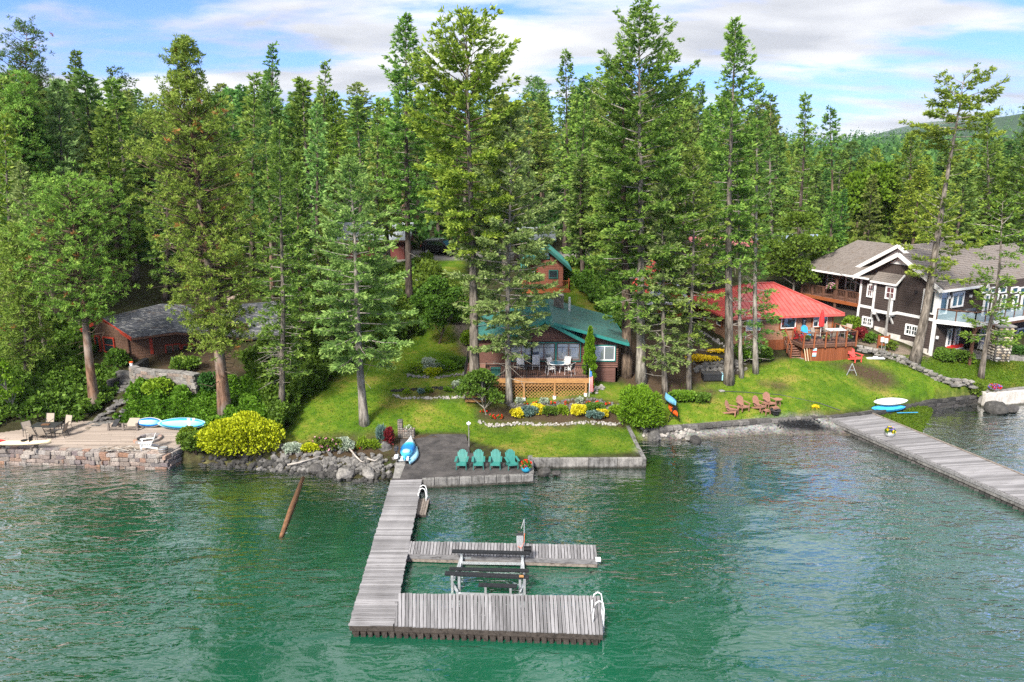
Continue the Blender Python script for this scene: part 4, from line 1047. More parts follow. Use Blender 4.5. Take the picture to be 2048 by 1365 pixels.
woodmat('plank_terrace', (.14, .10, .075), (.42, .35, .30), (.35, 9, 4), 2.0, .35)
woodmat('old_timber', (.05, .04, .034), (.26, .22, .19), (2, 2, 2), 3, .4)
woodmat('dark_timber', (.012, .010, .009), (.07, .058, .05), (2, 2, 2), 3, .4)
woodmat('cedar', (.22, .10, .035), (.46, .25, .10), (2, 2, 9), 2, .15)
woodmat('deck_brown', (.15, .075, .055), (.30, .165, .125), (.6, 6, 6), 2, .15)
woodmat('stain_red', (.13, .036, .016), (.30, .095, .04), (8, 8, .5), 2, .3)
woodmat('stain_dark', (.05, .024, .016), (.15, .075, .05), (3, 3, 3), 2, .2)
woodmat('adirondack_brown', (.20, .09, .06), (.36, .19, .14), (3, 3, 3), 3, .15)
def concmat(name, dark, light, streak=True, scale=2.2):
    m, nt, b = _mat(name)
    n = noise(nt, coords(nt, (1, 1, 1)), scale, 8, .7, .3); n2 = noise(nt, coords(nt, (3, 3, .35)), 3, 5, .6)
    f = mth(nt, 'ADD', mth(nt, 'MULTIPLY', n, .6), mth(nt, 'MULTIPLY', n2, .4)) if streak else n
    c = ramp_node(nt, f, [(.36, dark), (.48, tuple((a + b_) / 2 for a, b_ in zip(dark, light))), (.60, light)])
    sp = noise(nt, coords(nt), 30, 3, .7)
    c = mixc(nt, 1, c, ramp_node(nt, sp, [(.35, (.7, .7, .7)), (.68, (1.15, 1.15, 1.15))]), 'MULTIPLY')
    g_ = nt.nodes.new('ShaderNodeNewGeometry'); s_ = nt.nodes.new('ShaderNodeSeparateXYZ'); nt.links.new(g_.outputs['Position'], s_.inputs[0])
    wl_ = ramp_node(nt, mth(nt, 'ADD', s_.outputs['Z'], mth(nt, 'MULTIPLY', n, .3)), [(.22, (.16, .16, .13)), (.36, (1, 1, 1))])
    c = mixc(nt, 1, c, wl_, 'MULTIPLY')
    nt.links.new(c, b.inputs['Base Color']); b.inputs['Roughness'].default_value = .92
    bump(nt, b, mth(nt, 'ADD', n, mth(nt, 'MULTIPLY', sp, .4)), .6, .03)
concmat('concrete_dark', (.030, .027, .028), (.085, .076, .074), False, 1.2)
concmat('concrete_weathered', (.030, .028, .027), (.26, .25, .24))
concmat('concrete_white', (.42, .38, .33), (.72, .68, .64))
concmat('concrete_grey', (.10, .095, .09), (.34, .32, .30))
def stonemat(name, cols, vary=.5, scale=3.0):
    m, nt, b = _mat(name)
    r = rnd_fac(nt)
    base = ramp_node(nt, r, [(i / (len(cols) - 1) if len(cols) > 1 else 0, c) for i, c in enumerate(cols)], 'LINEAR')
    n = noise(nt, coords(nt), scale, 7, .75, .3)
    c = mixc(nt, 1, base, ramp_node(nt, n, [(.32, (.35, .34, .33)), (.5, (.9, .88, .86)), (.68, (1.7, 1.65, 1.6))]), 'MULTIPLY')
    nt.links.new(c, b.inputs['Base Color']); b.inputs['Roughness'].default_value = .93; bump(nt, b, n, .9, .05)
stonemat('stone_mixed', [(.20, .17, .15), (.34, .26, .21), (.28, .26, .27), (.40, .20, .12), (.38, .35, .33), (.17, .16, .17)])
stonemat('stone_terrace', [(.27, .22, .19), (.17, .145, .155), (.30, .17, .11), (.33, .31, .30), (.20, .165, .145), (.38, .34, .31), (.12, .11, .115)])
stonemat('stone_grey', [(.055, .052, .05), (.15, .145, .14), (.09, .088, .085), (.22, .21, .20)])
stonemat('stone_pale', [(.18, .17, .16), (.36, .34, .32), (.26, .25, .23), (.14, .135, .13)])
stonemat('stone_dark', [(.02, .02, .02), (.06, .058, .055), (.035, .034, .034), (.085, .08, .08)])
stonemat('stone_pillar', [(.60, .55, .47), (.48, .38, .28), (.66, .64, .60), (.55, .44, .28), (.50, .48, .46)])
stonemat('stone_patio', [(.13, .12, .11), (.24, .22, .19), (.27, .20, .165), (.18, .175, .17), (.31, .29, .27)])
mat('mortar', (.16, .145, .13), (.07, .065, .06), .95, 6)
mat('teal_paint', (.045, .23, .20), (.035, .19, .165), .45, 3, bmp=.05)
mat('white_paint', (.80, .80, .78), (.70, .70, .68), .5, 4, bmp=.05)
mat('white_plastic', (.82, .83, .84), (.74, .75, .76), .35, 3, bmp=.02)
mat('aluminium', (.62, .64, .66), (.48, .50, .52), .38, 6, metal=.6, bmp=.05)
mat('black_carpet', (.020, .022, .026), (.010, .011, .013), .9, 9, bmp=.3)
mat('black_metal', (.012, .012, .014), (.008, .008, .009), .45, 4, bmp=.05)
mat('dark_metal', (.05, .05, .055), (.03, .03, .032), .4, 4, bmp=.05)
mat('blue_plastic', (.02, .22, .62), (.02, .17, .50), .3, 2, bmp=.02)
mat('sky_plastic', (.06, .44, .75), (.04, .34, .62), .3, 2, bmp=.02)
mat('pale_blue_plastic', (.36, .66, .80), (.30, .60, .74), .3, 2, bmp=.02)
mat('blue_tarp', (.10, .36, .60), (.22, .50, .70), .55, 5, bmp=.6, bd=.08)
mat('orange_plastic', (.80, .13, .02), (.65, .09, .015), .35, 3, bmp=.02)
mat('red_plastic', (.75, .04, .04), (.62, .03, .03), .4, 3, bmp=.02)
mat('coral_paint', (.85, .12, .10), (.72, .09, .08), .45, 3, bmp=.02)
mat('blue_paint', (.05, .38, .72), (.04, .30, .60), .4, 3, bmp=.02)
mat('cream', (.75, .62, .42), (.66, .54, .36), .5, 4, bmp=.05)
mat('tan_fabric', (.38, .32, .26), (.30, .25, .20), .9, 20, bmp=.1)
mat('dark_glass', (.015, .02, .022), (.01, .012, .014), .06, 2, bmp=0, spec=.6)
mat('blue_pot', (.03, .33, .50), (.02, .22, .38), .25, 4, bmp=.1)
mat('rope', (.30, .25, .20), (.16, .13, .10), .95, 12, bmp=.4)
mat('driftwood', (.46, .42, .38), (.26, .23, .20), .9, 5, bmp=.5)
mat('rust_log', (.22, .11, .055), (.09, .045, .022), .9, 3, bmp=.7, stretch=(3, 1, 3))
mat('rubber_black', (.02, .02, .02), (.012, .012, .012), .7, 4)
mat('mulch', (.10, .045, .025), (.04, .018, .012), .95, 12, bmp=.8, bd=.05)
# ================================================================== SHORE WALLS, SLAB, TERRACE
def wall_strip(mb, pts, z0, z1, th, side=1):
    for (a, b) in zip(pts[:-1], pts[1:]):
        d = Vector((b[0] - a[0], b[1] - a[1], 0)).normalized(); n = Vector((-d.y, d.x, 0)) * th * side
        mb.prism([(a[0], a[1]), (b[0], b[1]), (b[0] + n.x, b[1] + n.y), (a[0] + n.x, a[1] + n.y)], z0, z1)
    return mb
# boat ramp slab
sl = thing('concrete_landing', 'dark concrete landing slab at the water with a pale weathered front edge', 'landing', G(925, 950, 0))
P = [G(783, 958, .6), G(1067, 946, .6), G(1064, 914, .6), G(940, 905, .6), G(800, 905, .6)]
MB().prism([p[:2] for p in P], -1.6, .56).build('slab', 'concrete_dark', sl, True)
MB().slab([P[4], P[3], G(932, 869, .84), G(801, 869, .84)], .3).build('ramp', 'concrete_dark', sl, True)
fr_ = MB()
for i in range(9):
    a = Vector(P[0]).lerp(Vector(P[1]), .215 + i * .0872); b = Vector(P[0]).lerp(Vector(P[1]), .215 + (i + 1) * .0872 - .003)
    MB().bar((a.x, a.y - .12, .36), (b.x, b.y - .12, .36), .26, .44).build('edge_block', 'concrete_weathered', sl, True, bevel=.02)
MB().bar((P[0][0] + 1.9, P[0][1] + .03, -.3), (P[1][0], P[1][1] - .06, -.3), .2, .9).build('footing', 'concrete_grey', sl, True)
e = MB(); e.bar((P[1][0] - .12, P[1][1], .45), (P[2][0] - .12, P[2][1] + .2, .45), .3, .36); e.build('edge_block', 'concrete_weathered', sl, True)
for n_, (a, b, w) in enumerate([(G(786, 925, .565), G(800, 938, .565), .8)]):
    MB().slab([G(786, 957, .572), G(800, 957, .572), G(812, 925, .572), G(795, 905, .572)], .006).build('pale_patch', 'concrete_grey', sl, True)
# lawn retaining wall
lw = thing('retaining_wall', 'low stained concrete wall holding the mown lawn above the water', 'wall', G(1180, 937, 0))
a, b, c = G(1063, 938, 0), G(1292, 937, 0), G(1266, 872, 0)
ext = (c[0] - .3, c[1] + 1.2)
for i in range(4):
    p = Vector(a).lerp(Vector(b), i / 4); q = Vector(a).lerp(Vector(b), (i + 1) / 4 - .003)
    wall_strip(MB(), [p[:2], q[:2]], -1.2, .66, .26).build('wall_section', 'concrete_weathered' if i % 2 == 0 else 'concrete_grey', lw, True, bevel=.015)
for i in range(2):
    p = Vector(b).lerp(Vector((*ext, 0)), i / 2); q = Vector(b).lerp(Vector((*ext, 0)), (i + 1) / 2 - .004)
    wall_strip(MB(), [(p[0], p[1]), (q[0], q[1])], -1.2, .668 + .10 * i, .26).build('wall_section', 'concrete_weathered', lw, True, bevel=.015)
# white wall, right
ww = thing('sea_wall', 'white rendered wall with a pale gravel top at the right edge', 'wall', G(2000, 812, 0))
a = G(1968, 816, 0); b = G(2062, 808, 0); b2 = (b[0] + 12, b[1] + .6); a2 = (a[0] + .2, a[1] + 2.6)
wall_strip(MB(), [a[:2], b[:2]], -1.2, 1.14, .3).build('wall_face', 'concrete_white', ww, True)
wall_strip(MB(), [b[:2], b2], -1.2, 1.14, .3).build('wall_face', 'concrete_white', ww, True)
wall_strip(MB(), [a2, (a[0] + .02, a[1] + .28)], -1.2, 1.14, .3).build('wall_end', 'concrete_white', ww, True)
MB().prism([(a[0] + .3, a[1] + .3), (b[0], b[1] + .3), (b[0], b[1] + 2.4), (a[0] + .3, a[1] + 2.4)], -.5, 1.19).build('gravel_top', 'concrete_grey', ww, True)
MB().prism([(b[0], b[1] + .3), (b2[0], b2[1] + .3), (b2[0], b2[1] + 2.4), (b[0], b[1] + 2.4)], -.5, 1.19).build('gravel_top', 'concrete_grey', ww, True)

def stone_course(parent, pts, z0, rows, h, w, depth, m, seed, jit=.25, zfun=None, out=.08, name='stone', side=-1):
    """rows of irregular stones along a polyline; each stone its own part"""
    rg = random.Random(seed); protos = []
    for k in range(6):
        mb = MB(); j_ = lambda: rg.uniform(-.16, .12); mb.box(-.93, .93, -.8, .8, -.9, .9); mb.v = [(x + j_() * (1 if x > 0 else -1), y + j_() * (1 if y > 0 else -1), z + j_() * (1 if z > 0 else -1)) for x, y, z in mb.v]; o = mb.build(name, m, parent, bevel=.16); protos.append(o)
    used = 0
    segs = list(zip(pts[:-1], pts[1:]))
    total = sum(math.hypot(b[0] - a[0], b[1] - a[1]) for a, b in segs)
    T = Matrix.Translation(parent.location); inv = T.inverted()
    cnt = 0
    for r in range(rows):
        s = rg.uniform(0, w * .5)
        while s < total:
            ww_ = w * rg.uniform(1 - jit * 1.4, 1 + jit * 1.6); m_ = s + ww_ / 2; acc = 0
            for a, b in segs:
                L = math.hypot(b[0] - a[0], b[1] - a[1])
                if acc + L >= m_: break
                acc += L
            t = min(1, (m_ - acc) / L); x = a[0] + (b[0] - a[0]) * t; y = a[1] + (b[1] - a[1]) * t; ang = math.atan2(b[1] - a[1], b[0] - a[0])
            nx, ny = math.sin(ang) * -side, -math.cos(ang) * -side
            zb = zfun(x, y) if zfun else 0
            hh_ = h * rg.uniform(.85, 1.12)
            loc = Vector((x + nx * rg.uniform(-.2, 1) * out, y + ny * rg.uniform(-.2, 1) * out, z0 + zb + h * (r + .5)))
            if used < 6: o = protos[used]; used += 1
            else: o = piece(name, protos[rg.randrange(6)], parent)
            o.location = inv @ loc; o.rotation_euler = (rg.choice([0, math.pi]) , rg.uniform(-.06, .06), ang); o.scale = (ww_ * .56, depth, hh_ * .56)
            s += ww_; cnt += 1
    return cnt
# stone terrace on the left
te = thing('stone_terrace', 'stone-faced terrace with a weathered plank top at the left shore', 'terrace', G(170, 925, 0))
tA, tB, tC = (G(-700, 905, 0)[0], 45.2), G(336, 937, 0), G(366, 891, 1.0)
t0 = G(0, 925, 0)
wall_strip(MB(), [tA, t0[:2], tB[:2]], -1.2, .93, .4).build('mortar_core', 'mortar', te, True)
wall_strip(MB(), [tB[:2], (tC[0] + .1, tC[1] + .6)], -1.2, .93, .4).build('mortar_core', 'mortar', te, True)
stone_course(te, [(t0[0] - 3.2, t0[1] + .0), t0[:2], tB[:2], (tC[0] + .1, tC[1] + .4)], -.14, 4, .27, .37, .16, 'stone_terrace', 5, .65, out=.10)
stone_course(te, [(t0[0] - 3.2, t0[1] + .28), (t0[0], t0[1] + .3), (tB[0] - .2, tB[1] + .25), (tC[0] - .1, tC[1] + .3)], .86, 1, .16, .8, .26, 'stone_terrace', 6, .4, out=.04, name='coping_stone')
# plank rows, front to back
tp0 = MB().box(-.5, .5, -.065, .065, -.03, .03).build('plank', 'plank_terrace', te, bevel=.006); firstp = True
yrow = tB[1] + .55
rgp = random.Random(4)
lx, ly = te.location.x, te.location.y
k = 0
back = [(-46, 48.6), (-34.3, 47.0), (-30.6, 49.2), (-27.6, 49.4), (-21.5, 48.4), (-20.6, 45.2)]
while yrow < 49.3:
    fr0 = t0[1] + .5
    xr = tC[0] - .1 if yrow > tC[1] else tB[0] + (tC[0] - tB[0]) * (yrow - tB[1]) / (tC[1] - tB[1]) - .1
    bx = np.array([p[0] for p in back]); by_ = np.array([p[1] for p in back])
    # left end: the front edge runs obliquely, the back edge bounds the rest
    x0 = -38.0
    if yrow < fr0: x0 = tB[0] + (t0[0] - tB[0]) * (yrow - tB[1] - .55) / max(.01, (t0[1] - tB[1])) * 1.0; x0 = x0 if False else -38 if yrow - tB[1] > 1.4 else t0[0] + (tB[0] - t0[0]) * max(0, 1 - (yrow - tB[1] - .35) / (t0[1] - tB[1]))
    if yrow > 46.7: x0 = float(np.interp(yrow, [46.6, 49.2], [-35.0, -30.6]))
    if yrow > 48.2: xr = min(xr, float(np.interp(yrow, [48.2, 49.4], [-21.6, -27.5])))
    x = x0
    while x < xr - .4:
        L = min(rgp.uniform(3.2, 5.2), xr - x)
        if xr - (x + L) < .8: L = xr - x
        o = tp0 if firstp else piece('plank', tp0, te); firstp = False
        o.location = (x + L / 2 - lx, yrow - ly, 1.0 + rgp.uniform(-.006, .006)); o.scale = (L - .015, 1, 1); o.rotation_euler = (0, 0, rgp.uniform(-.001, .001)); x += L
    yrow += .142
# ------------------------------------------------------------------ docks
def plank_run(parent, A0, A1, B0, B1, zt, w, m, seed, th=.05, jit=.025, gap=.026, name='plank'):
    """planks from edge A0-A1 (start line) to B0-B1 (end line); each plank spans between the two sides"""
    rg = random.Random(seed); A0, A1, B0, B1 = [Vector((p[0], p[1])) for p in (A0, A1, B0, B1)]
    L = ((B0 - A0).length + (B1 - A1).length) / 2; n = max(1, int(round(L / w))); proto = None; c = parent.location
    for i in range(n):
        t = (i + .5) / n; p = A0.lerp(B0, t); q = A1.lerp(B1, t); mid = (p + q) / 2; d = q - p; ll = d.length
        if proto is None:
            proto = MB().box(-.5, .5, -(w - gap) / 2, (w - gap) / 2, -th / 2, th / 2).build(name, m, parent); o = proto
        else: o = piece(name, proto, parent)
        j = rg.uniform(-jit, jit)
        o.location = (mid.x - c.x + d.normalized().x * j, mid.y - c.y + d.normalized().y * j, zt - th / 2 - c.z + rg.uniform(-.007, .007))
        o.rotation_euler = (rg.uniform(-.012, .012), rg.uniform(-.003, .003), math.atan2(d.y, d.x) + rg.uniform(-.004, .004)); o.scale = (ll, rg.uniform(.965, 1.0), 1)
    return n
dk = thing('boat_dock', 'grey weathered E-shaped plank dock reaching out from the concrete landing', 'dock', (-5.75, 33, 0))
ZT = .5
wA0, wA1 = G(783, 958, ZT), G(845, 958, ZT); wB0, wB1 = G(697, 1251, ZT), G(787, 1251, ZT)
plank_run(dk, wB0, wB1, wA0, wA1, ZT, .152, 'plank_grey_x', 21)
pA0, pA1, pB0, pB1 = (-5.14, 28.79), (-4.80, 26.48), (3.83, 28.6), (3.66, 25.93)
plank_run(dk, pA1, pA0, pB1, pB0, ZT + .004, .152, 'plank_grey_x', 22)
fA0, fA1, fB0, fB1 = (-5.28, 33.37), (-5.22, 32.21), (4.14, 32.97), (4.06, 31.66)
plank_run(dk, fA1, fA0, fB1, fB0, ZT - .01, .155, 'plank_grey_x', 23)
def rim(p, q, z, h, w, m='old_timber', n='edge_beam'): MB().bar((p[0], p[1], z), (q[0], q[1], z), w, h).build(n, m, dk, True)
for (p, q, h, m) in [((wB0[0] + .05, wB0[1] + .08), (wA0[0] + .05, wA0[1]), .2, 'old_timber'), ((wA1[0] - .05, wA1[1]), (fA0[0] - .02, fA0[1] + .05), .2, 'old_timber'),
                  ((fA1[0] + .05, fA1[1]), (pA0[0] - .03, pA0[1]), .2, 'old_timber'), ((wB0[0] + .03, wB0[1] + .06), (wB1[0], wB1[1] + .02), .22, 'dark_timber'),
                  ((pA1[0], pA1[1] + .06), (pB1[0] - .02, pB1[1] + .08), .24, 'dark_timber'), ((pB1[0] - .06, pB1[1] + .05), (pB0[0] - .06, pB0[1]), .24, 'old_timber'),
                  ((pA0[0] + .2, pA0[1] - .05), (pB0[0], pB0[1] - .05), .2, 'old_timber')]:
    rim(p, q, ZT - .05 - h / 2, h, .09, m)
for (p, q) in [((fA1[0], fA1[1] + .02), (fB1[0], fB1[1] + .02)), ((fA0[0], fA0[1] - .05), (fB0[0], fB0[1] - .05))]:
    rim(p, q, ZT - .17, .22, .10, 'plank_grey_x'); rim((p[0], p[1] + .03), (q[0], q[1] + .03), ZT - .38, .16, .10, 'old_timber')
rim((fB1[0] - .06, fB1[1]), (fB0[0] - .06, fB0[1]), ZT - .2, .3, .08, 'old_timber')
MB().bar((wB0[0] + .1, wB0[1] + .16, -.22), (pB1[0] - .1, pB1[1] + .18, -.22), .1, .9).build('shade_backing', 'dark_timber', dk, True)  # dark board added, stands in for the shaded openings below the fascia
jp = MB().box(-.10, .10, -.07, .3, -.40, 0).build('joist_end', 'dark_timber', dk); fj = True
rj = random.Random(8)
for i in range(34):
    t = (i + .5) / 34; x = wB0[0] + .15 + (pB1[0] - wB0[0] - .3) * t; y = (wB0[1] + (pB1[1] - wB0[1]) * t) + .04
    o = jp if fj else piece('joist_end', jp, dk); fj = False
    o.location = (x + 5.75, y - 33, .2 + rj.uniform(-.03, .03)); o.scale = (rj.uniform(.7, 1.1), 1, 1)
for (x, y) in [(-6.4, 27.2), (-5.2, 27.2), (-6.5, 30.5), (-5.4, 30.5), (-6.6, 34), (-5.5, 34), (-6.8, 37.5), (-5.6, 37.5), (-2, 26.8), (1, 26.7), (3.3, 26.5), (-2, 28.2), (1, 28.1), (3.4, 28), (-2, 32.6), (1, 32.5), (3.8, 32.3)]:
    MB().tube([(x, y, -4), (x, y, ZT - .12)], .13, 8).build('pile', 'dark_timber', dk, True)
MB().box(3.98, 4.22, 31.62, 31.78, ZT - .12, ZT + .02).build('bumper', 'white_plastic', dk, True)
# right dock
rd = thing('long_dock', 'long grey plank dock running out from the gravel beach to the right edge', 'dock', (26, 45, 0))
ZR = .62
rA0, rA1 = G(1655, 831, .68), G(1737, 822, .68); rB0, rB1 = G(2060, 1007, ZR), G(2100, 968, ZR)
rB0 = (rB0[0], rB0[1]); dirx = Vector((rB0[0] - rA0[0], rB0[1] - rA0[1])); 
rB1 = (rA1[0] + dirx.x * 1.0 - .1, rA1[1] + dirx.y * 1.0 - .9)
e0 = (rB0[0] + dirx.x * .12, rB0[1] + dirx.y * .12); e1 = (rB1[0] + dirx.x * .12, rB1[1] + dirx.y * .12)
npl = plank_run(rd, rA0, rA1, e0, e1, ZR, .155, 'plank_grey_x', 31)
def off(p, k, d=dirx.normalized()): return (p[0] + d.y * k, p[1] - d.x * k)
for (p, q, z, h, m) in [(off(rA0, .06), off(e0, .06), ZR - .14, .2, 'plank_grey_y'), (off(rA0, .02), off(e0, .02), ZR - .36, .2, 'concrete_weathered'), (off(rA1, -.05), off(e1, -.05), ZR - .16, .24, 'old_timber'), (off(rA1, .05), off(e1, .05), ZR + .035, .05, 'old_timber')]:
    MB().bar((p[0], p[1], z), (q[0], q[1], z), .10, h).build('edge_beam', m, rd, True)
jp = None
for i in range(46):
    t = (i + 4.5) / 50; p = Vector(off(rA0, -.02)).lerp(Vector(off(e0, -.02)), t)
    if jp is None: jp = MB().box(-.13, .13, -.13, .13, -1.4, -.02).build('crib_post', 'stone_dark', rd); o = jp
    else: o = piece('crib_post', jp, rd)
    o.location = (p.x - 26, p.y - 45, .12); o.rotation_euler = (0, 0, -.7); o.scale = (1, 1, rj.uniform(.8, 1.3))
MB().bar((off(rA0, -.5)[0], off(rA0, -.5)[1], -.5), (off(e0, -.5)[0], off(e0, -.5)[1], -.5), .5, 1.3).build('crib_core', 'dark_timber', rd, True)
# ladders
def ladder(label, loc, rz, h=1.0, w=.45, n=3):
    t = thing('dock_ladder', label, 'ladder', loc, rz)
    for s in (-1, 1):
        MB().tube([(-.35, s * w / 2, -.05), (-.33, s * w / 2, h * .6), (-.25, s * w / 2, h * .9), (-.1, s * w / 2, h), (.04, s * w / 2, h * .92), (.1, s * w / 2, h * .6), (.1, s * w / 2, -1.1)], .028, 6).build('rail', 'white_plastic', t, smooth=True)
    for i in range(n + 2): MB().bar((.1, -w / 2, .1 - i * .28), (.1, w / 2, .1 - i * .28), .07, .03).build('rung', 'white_plastic', t)
    return t
ladder('white tube swim ladder at the outer corner of the grey dock', (3.66, 27.0, ZT), 0.0, 1.0, .62)
ladder('small white ladder on the low timber step beside the dock walkway', (-4.95, 38.6, .22), 0, .75, .40)
st = thing('timber_step', 'low dark timber step fixed to the side of the dock walkway', 'step', (-5.0, 37.8, 0))
for i in range(5): MB().box(-.32 + i * .13, -.21 + i * .13, -1.0, .9, .14, .2).build('plank', 'old_timber', st)
MB().box(-.32, .32, -1.0, -.9, -.3, .138).build('frame', 'dark_timber', st)
MB().box(-.32, .32, .8, .9, -.3, .138).build('frame', 'dark_timber', st)
# boat lift
bl = thing('boat_lift', 'empty aluminium boat lift with black carpeted bunks between the dock fingers', 'boat lift', (-.8, 30.2, 0))
def gb(px, py, z): return G(px, py, z)
for (a, b, z, w, h) in [((905, 1103), (1060, 1107), .95, .2, .12), ((899, 1138), (1058, 1142), .72, .2, .10), ((890, 1147), (1058, 1155), .80, .24, .12), ((957, 1170), (1034, 1173), .62, .22, .10)]:
    MB().bar(gb(*a, z), gb(*b, z), w, h).build('bunk', 'black_carpet', bl, True, bevel=.015)
MB().bar(gb(1047, 1099, 1.02), gb(1063, 1099, 1.02), .3, .2).build('motor_housing', 'black_metal', bl, True, bevel=.02)
def post(px, py, z0, z1, w=.11): p = gb(px, py, z1); MB().bar((p[0], p[1], z0), (p[0], p[1], z1), w, w).build('post', 'aluminium', bl, True)
for px, py in [(923, 1103), (1045, 1105), (904, 1153), (1049, 1158), (918, 1150), (1040, 1155)]: post(px, py, -2.2, .78)
for px, py, z in [(971, 1172, .6), (1021, 1174, .6)]: post(px, py, -.4, z, .10)
for (a, b, z) in [((923, 1126), (1045, 1128), .25), ((925, 1115), (1045, 1118), .35), ((912, 1188), (1045, 1192), .06)]:
    MB().bar(gb(*a, z), gb(*b, z), .10, .10).build('beam', 'aluminium', bl, True)
for (a, b) in [((923, 1120), (918, 1140)), ((1045, 1120), (1042, 1145)), ((904, 1165), (915, 1185)), ((1049, 1165), (1040, 1185)), ((923, 1112), (908, 1160)), ((1045, 1113), (1049, 1160))]:
    MB().bar(gb(*a, .3), gb(*b, .15), .09, .09).build('strut', 'aluminium', bl, True)
MB().bar((gb(1045, 1153, .9)[0] - .15, gb(1045, 1153, .9)[1], .9), (gb(1045, 1153, .9)[0] + .05, gb(1045, 1153, .9)[1], .9), .1, .06).build('block', 'cedar', bl, True)
wp = thing('winch_post', 'grey control box with a tall thin pole and crank on the middle dock finger', 'winch', (gb(1040, 1092, .5)[0], gb(1040, 1092, .5)[1], .48))
MB().box(-.17, .15, -.08, .08, 0, .62).build('control_box', 'aluminium', wp, bevel=.01)
MB().box(-.18, .16, -.09, .09, .62, .66).build('lid', 'dark_metal', wp)
MB().tube([(.20, 0, 0), (.20, 0, 1.45)], .025, 6).build('pole', 'aluminium', wp)
MB().tube([(.20, 0, 1.45), (.10, 0, 1.10), (.06, 0, .95)], .022, 6).build('crank', 'aluminium', wp)
MB().tube([(-.1, -.1, .05), (.05, -.25, .02), (.2, -.15, .3), (.22, -.02, .7)], .012, 5).build('cable', 'orange_plastic', wp)
lg = thing('floating_log', 'rusty brown log slanting out of the water left of the dock', 'log', G(584, 1015, 0))
a, b = G(562, 1074, .05), G(606, 957, -.05)
MB().tube([a, Vector(a).lerp(Vector(b), .4) + Vector((0, 0, .05)), b], [.10, .15, .13], 10).build('stem', 'rust_log', lg, True, smooth=True)
# ------------------------------------------------------------------ boulders and shore stones
BLD = [(612, 915, .75, .6, .42, 'dark flat boulder at the top of the rocky bank', 'stone_dark'), (632, 940, .55, .5, .42, 'dark speckled boulder at the foot of the rocky bank left of the pale branch', 'stone_grey'),
       (692, 952, .68, .55, .48, 'large pale-topped boulder standing in the water, left of a pair', 'stone_grey'), (737, 950, .78, .5, .36, 'wide low grey boulder in the water, right of a pair', 'stone_grey'),
       (768, 912, .62, .6, .78, 'tallest speckled boulder beside the landing slab', 'stone_grey'), (764, 892, .6, .4, .32, 'flat dark boulder at the back of the tallest speckled one', 'stone_dark'),
       (715, 915, .5, .4, .4, 'rounded grey boulder among driftwood in the middle of the bank', 'stone_grey'), (668, 940, .45, .35, .28, 'small dark boulder left of the pale-topped one', 'stone_dark'),
       (590, 930, .4, .35, .3, 'small dark boulder below the golden shrub end', 'stone_dark'), (1309, 880, .5, .45, .55, 'grey angular boulder at the foot of the large rounded shrub', 'stone_grey'),
       (1389, 884, .55, .45, .30, 'dark flat boulder on the wet edge of the gravel beach', 'stone_dark'), (1089, 948, .45, .35, .35, 'dark rock in the water under the lawn wall', 'stone_dark'),
       (1112, 948, .4, .3, .16, 'low wet rock right of the dark rock under the lawn wall', 'stone_dark'), (1993, 822, .95, .8, .72, 'large dark boulder in the water before the white wall', 'stone_dark'),
       (2024, 820, .7, .5, .32, 'smaller flat boulder beside the large one before the white wall', 'stone_dark'), (1967, 782, .5, .45, .5, 'pale rounded boulder at the end of the stone row', 'stone_pale'),
       (1655, 596 + 62, .1, .1, .1, None, 'stone_pale'), (1375, 878, .35, .2, .16, 'small white stone on the beach edge', 'stone_pale')]
k = 0
for px, py, rx, ry, rz_, lb, m in BLD:
    k += 1
    if not lb: continue
    p = G(px, py, .1) if py > 910 or px > 1960 else Gt(px, py)
    o = MB().rock((0, 0, 0), (rx, ry, rz_), 60 + k, 3).build('boulder', m, None, smooth=False); o.location = (p[0], p[1], max(p[2], 0) + rz_ * .25)
    o.rotation_euler = (0, 0, k * 1.3); tag(o, lb, 'boulder')
def rubble(name, label, pts, n, spread, rmin, rmax, m, seed, zadd=0, kind='stuff', bury=.3):
    rg = random.Random(seed); mb = MB(); protos = []
    for i in range(5):
        q = MB().rock((0, 0, 0), (1, 1, 1), seed + i, 1); protos.append((np.array(q.v), q.f))
    L = [math.hypot(b[0] - a[0], b[1] - a[1]) for a, b in zip(pts[:-1], pts[1:])]; tot = sum(L); P = []
    for i in range(n):
        s = rg.uniform(0, tot); j = 0
        while s > L[j] and j < len(L) - 1: s -= L[j]; j += 1
        a, b = pts[j], pts[j + 1]; t = s / L[j]; sp_ = spread
        P.append((a[0] + (b[0] - a[0]) * t + rg.uniform(-sp_, sp_), a[1] + (b[1] - a[1]) * t + rg.uniform(-sp_, sp_)))
    g = ground(np.array([p[0] for p in P]), np.array([p[1] for p in P]))
    for (x, y), z in zip(P, g):
        v, f = protos[rg.randrange(5)]; r = rg.uniform(rmin, rmax) ; a = rg.uniform(0, 6.28); ca, sa = math.cos(a), math.sin(a); sx, sy, sz = r * rg.uniform(.8, 1.3), r * rg.uniform(.7, 1.1), r * rg.uniform(.6, 1)
        z = max(z, -.25)
        mb.add([(x + (q[0] * ca * sx - q[1] * sa * sy), y + q[0] * sa * sx + q[1] * ca * sy, z + zadd + q[2] * sz + r * bury) for q in v], f)
    o = mb.build(name, m); tag(o, label, 'stones', kind=kind); return o
rubble('shore_stones', 'loose grey stones of the bank between golden shrub and landing', [Gt(540, 918)[:2], Gt(640, 922)[:2], Gt(720, 925)[:2], Gt(776, 935)[:2]], 340, .95, .10, .30, 'stone_grey', 81)
rubble('shore_stones', 'dark wet stones at the waterline of the bank', [G(380, 928)[:2], G(480, 930)[:2], G(570, 940)[:2], G(660, 952)[:2], G(776, 962)[:2]], 260, .55, .10, .28, 'stone_dark', 82, zadd=.0)
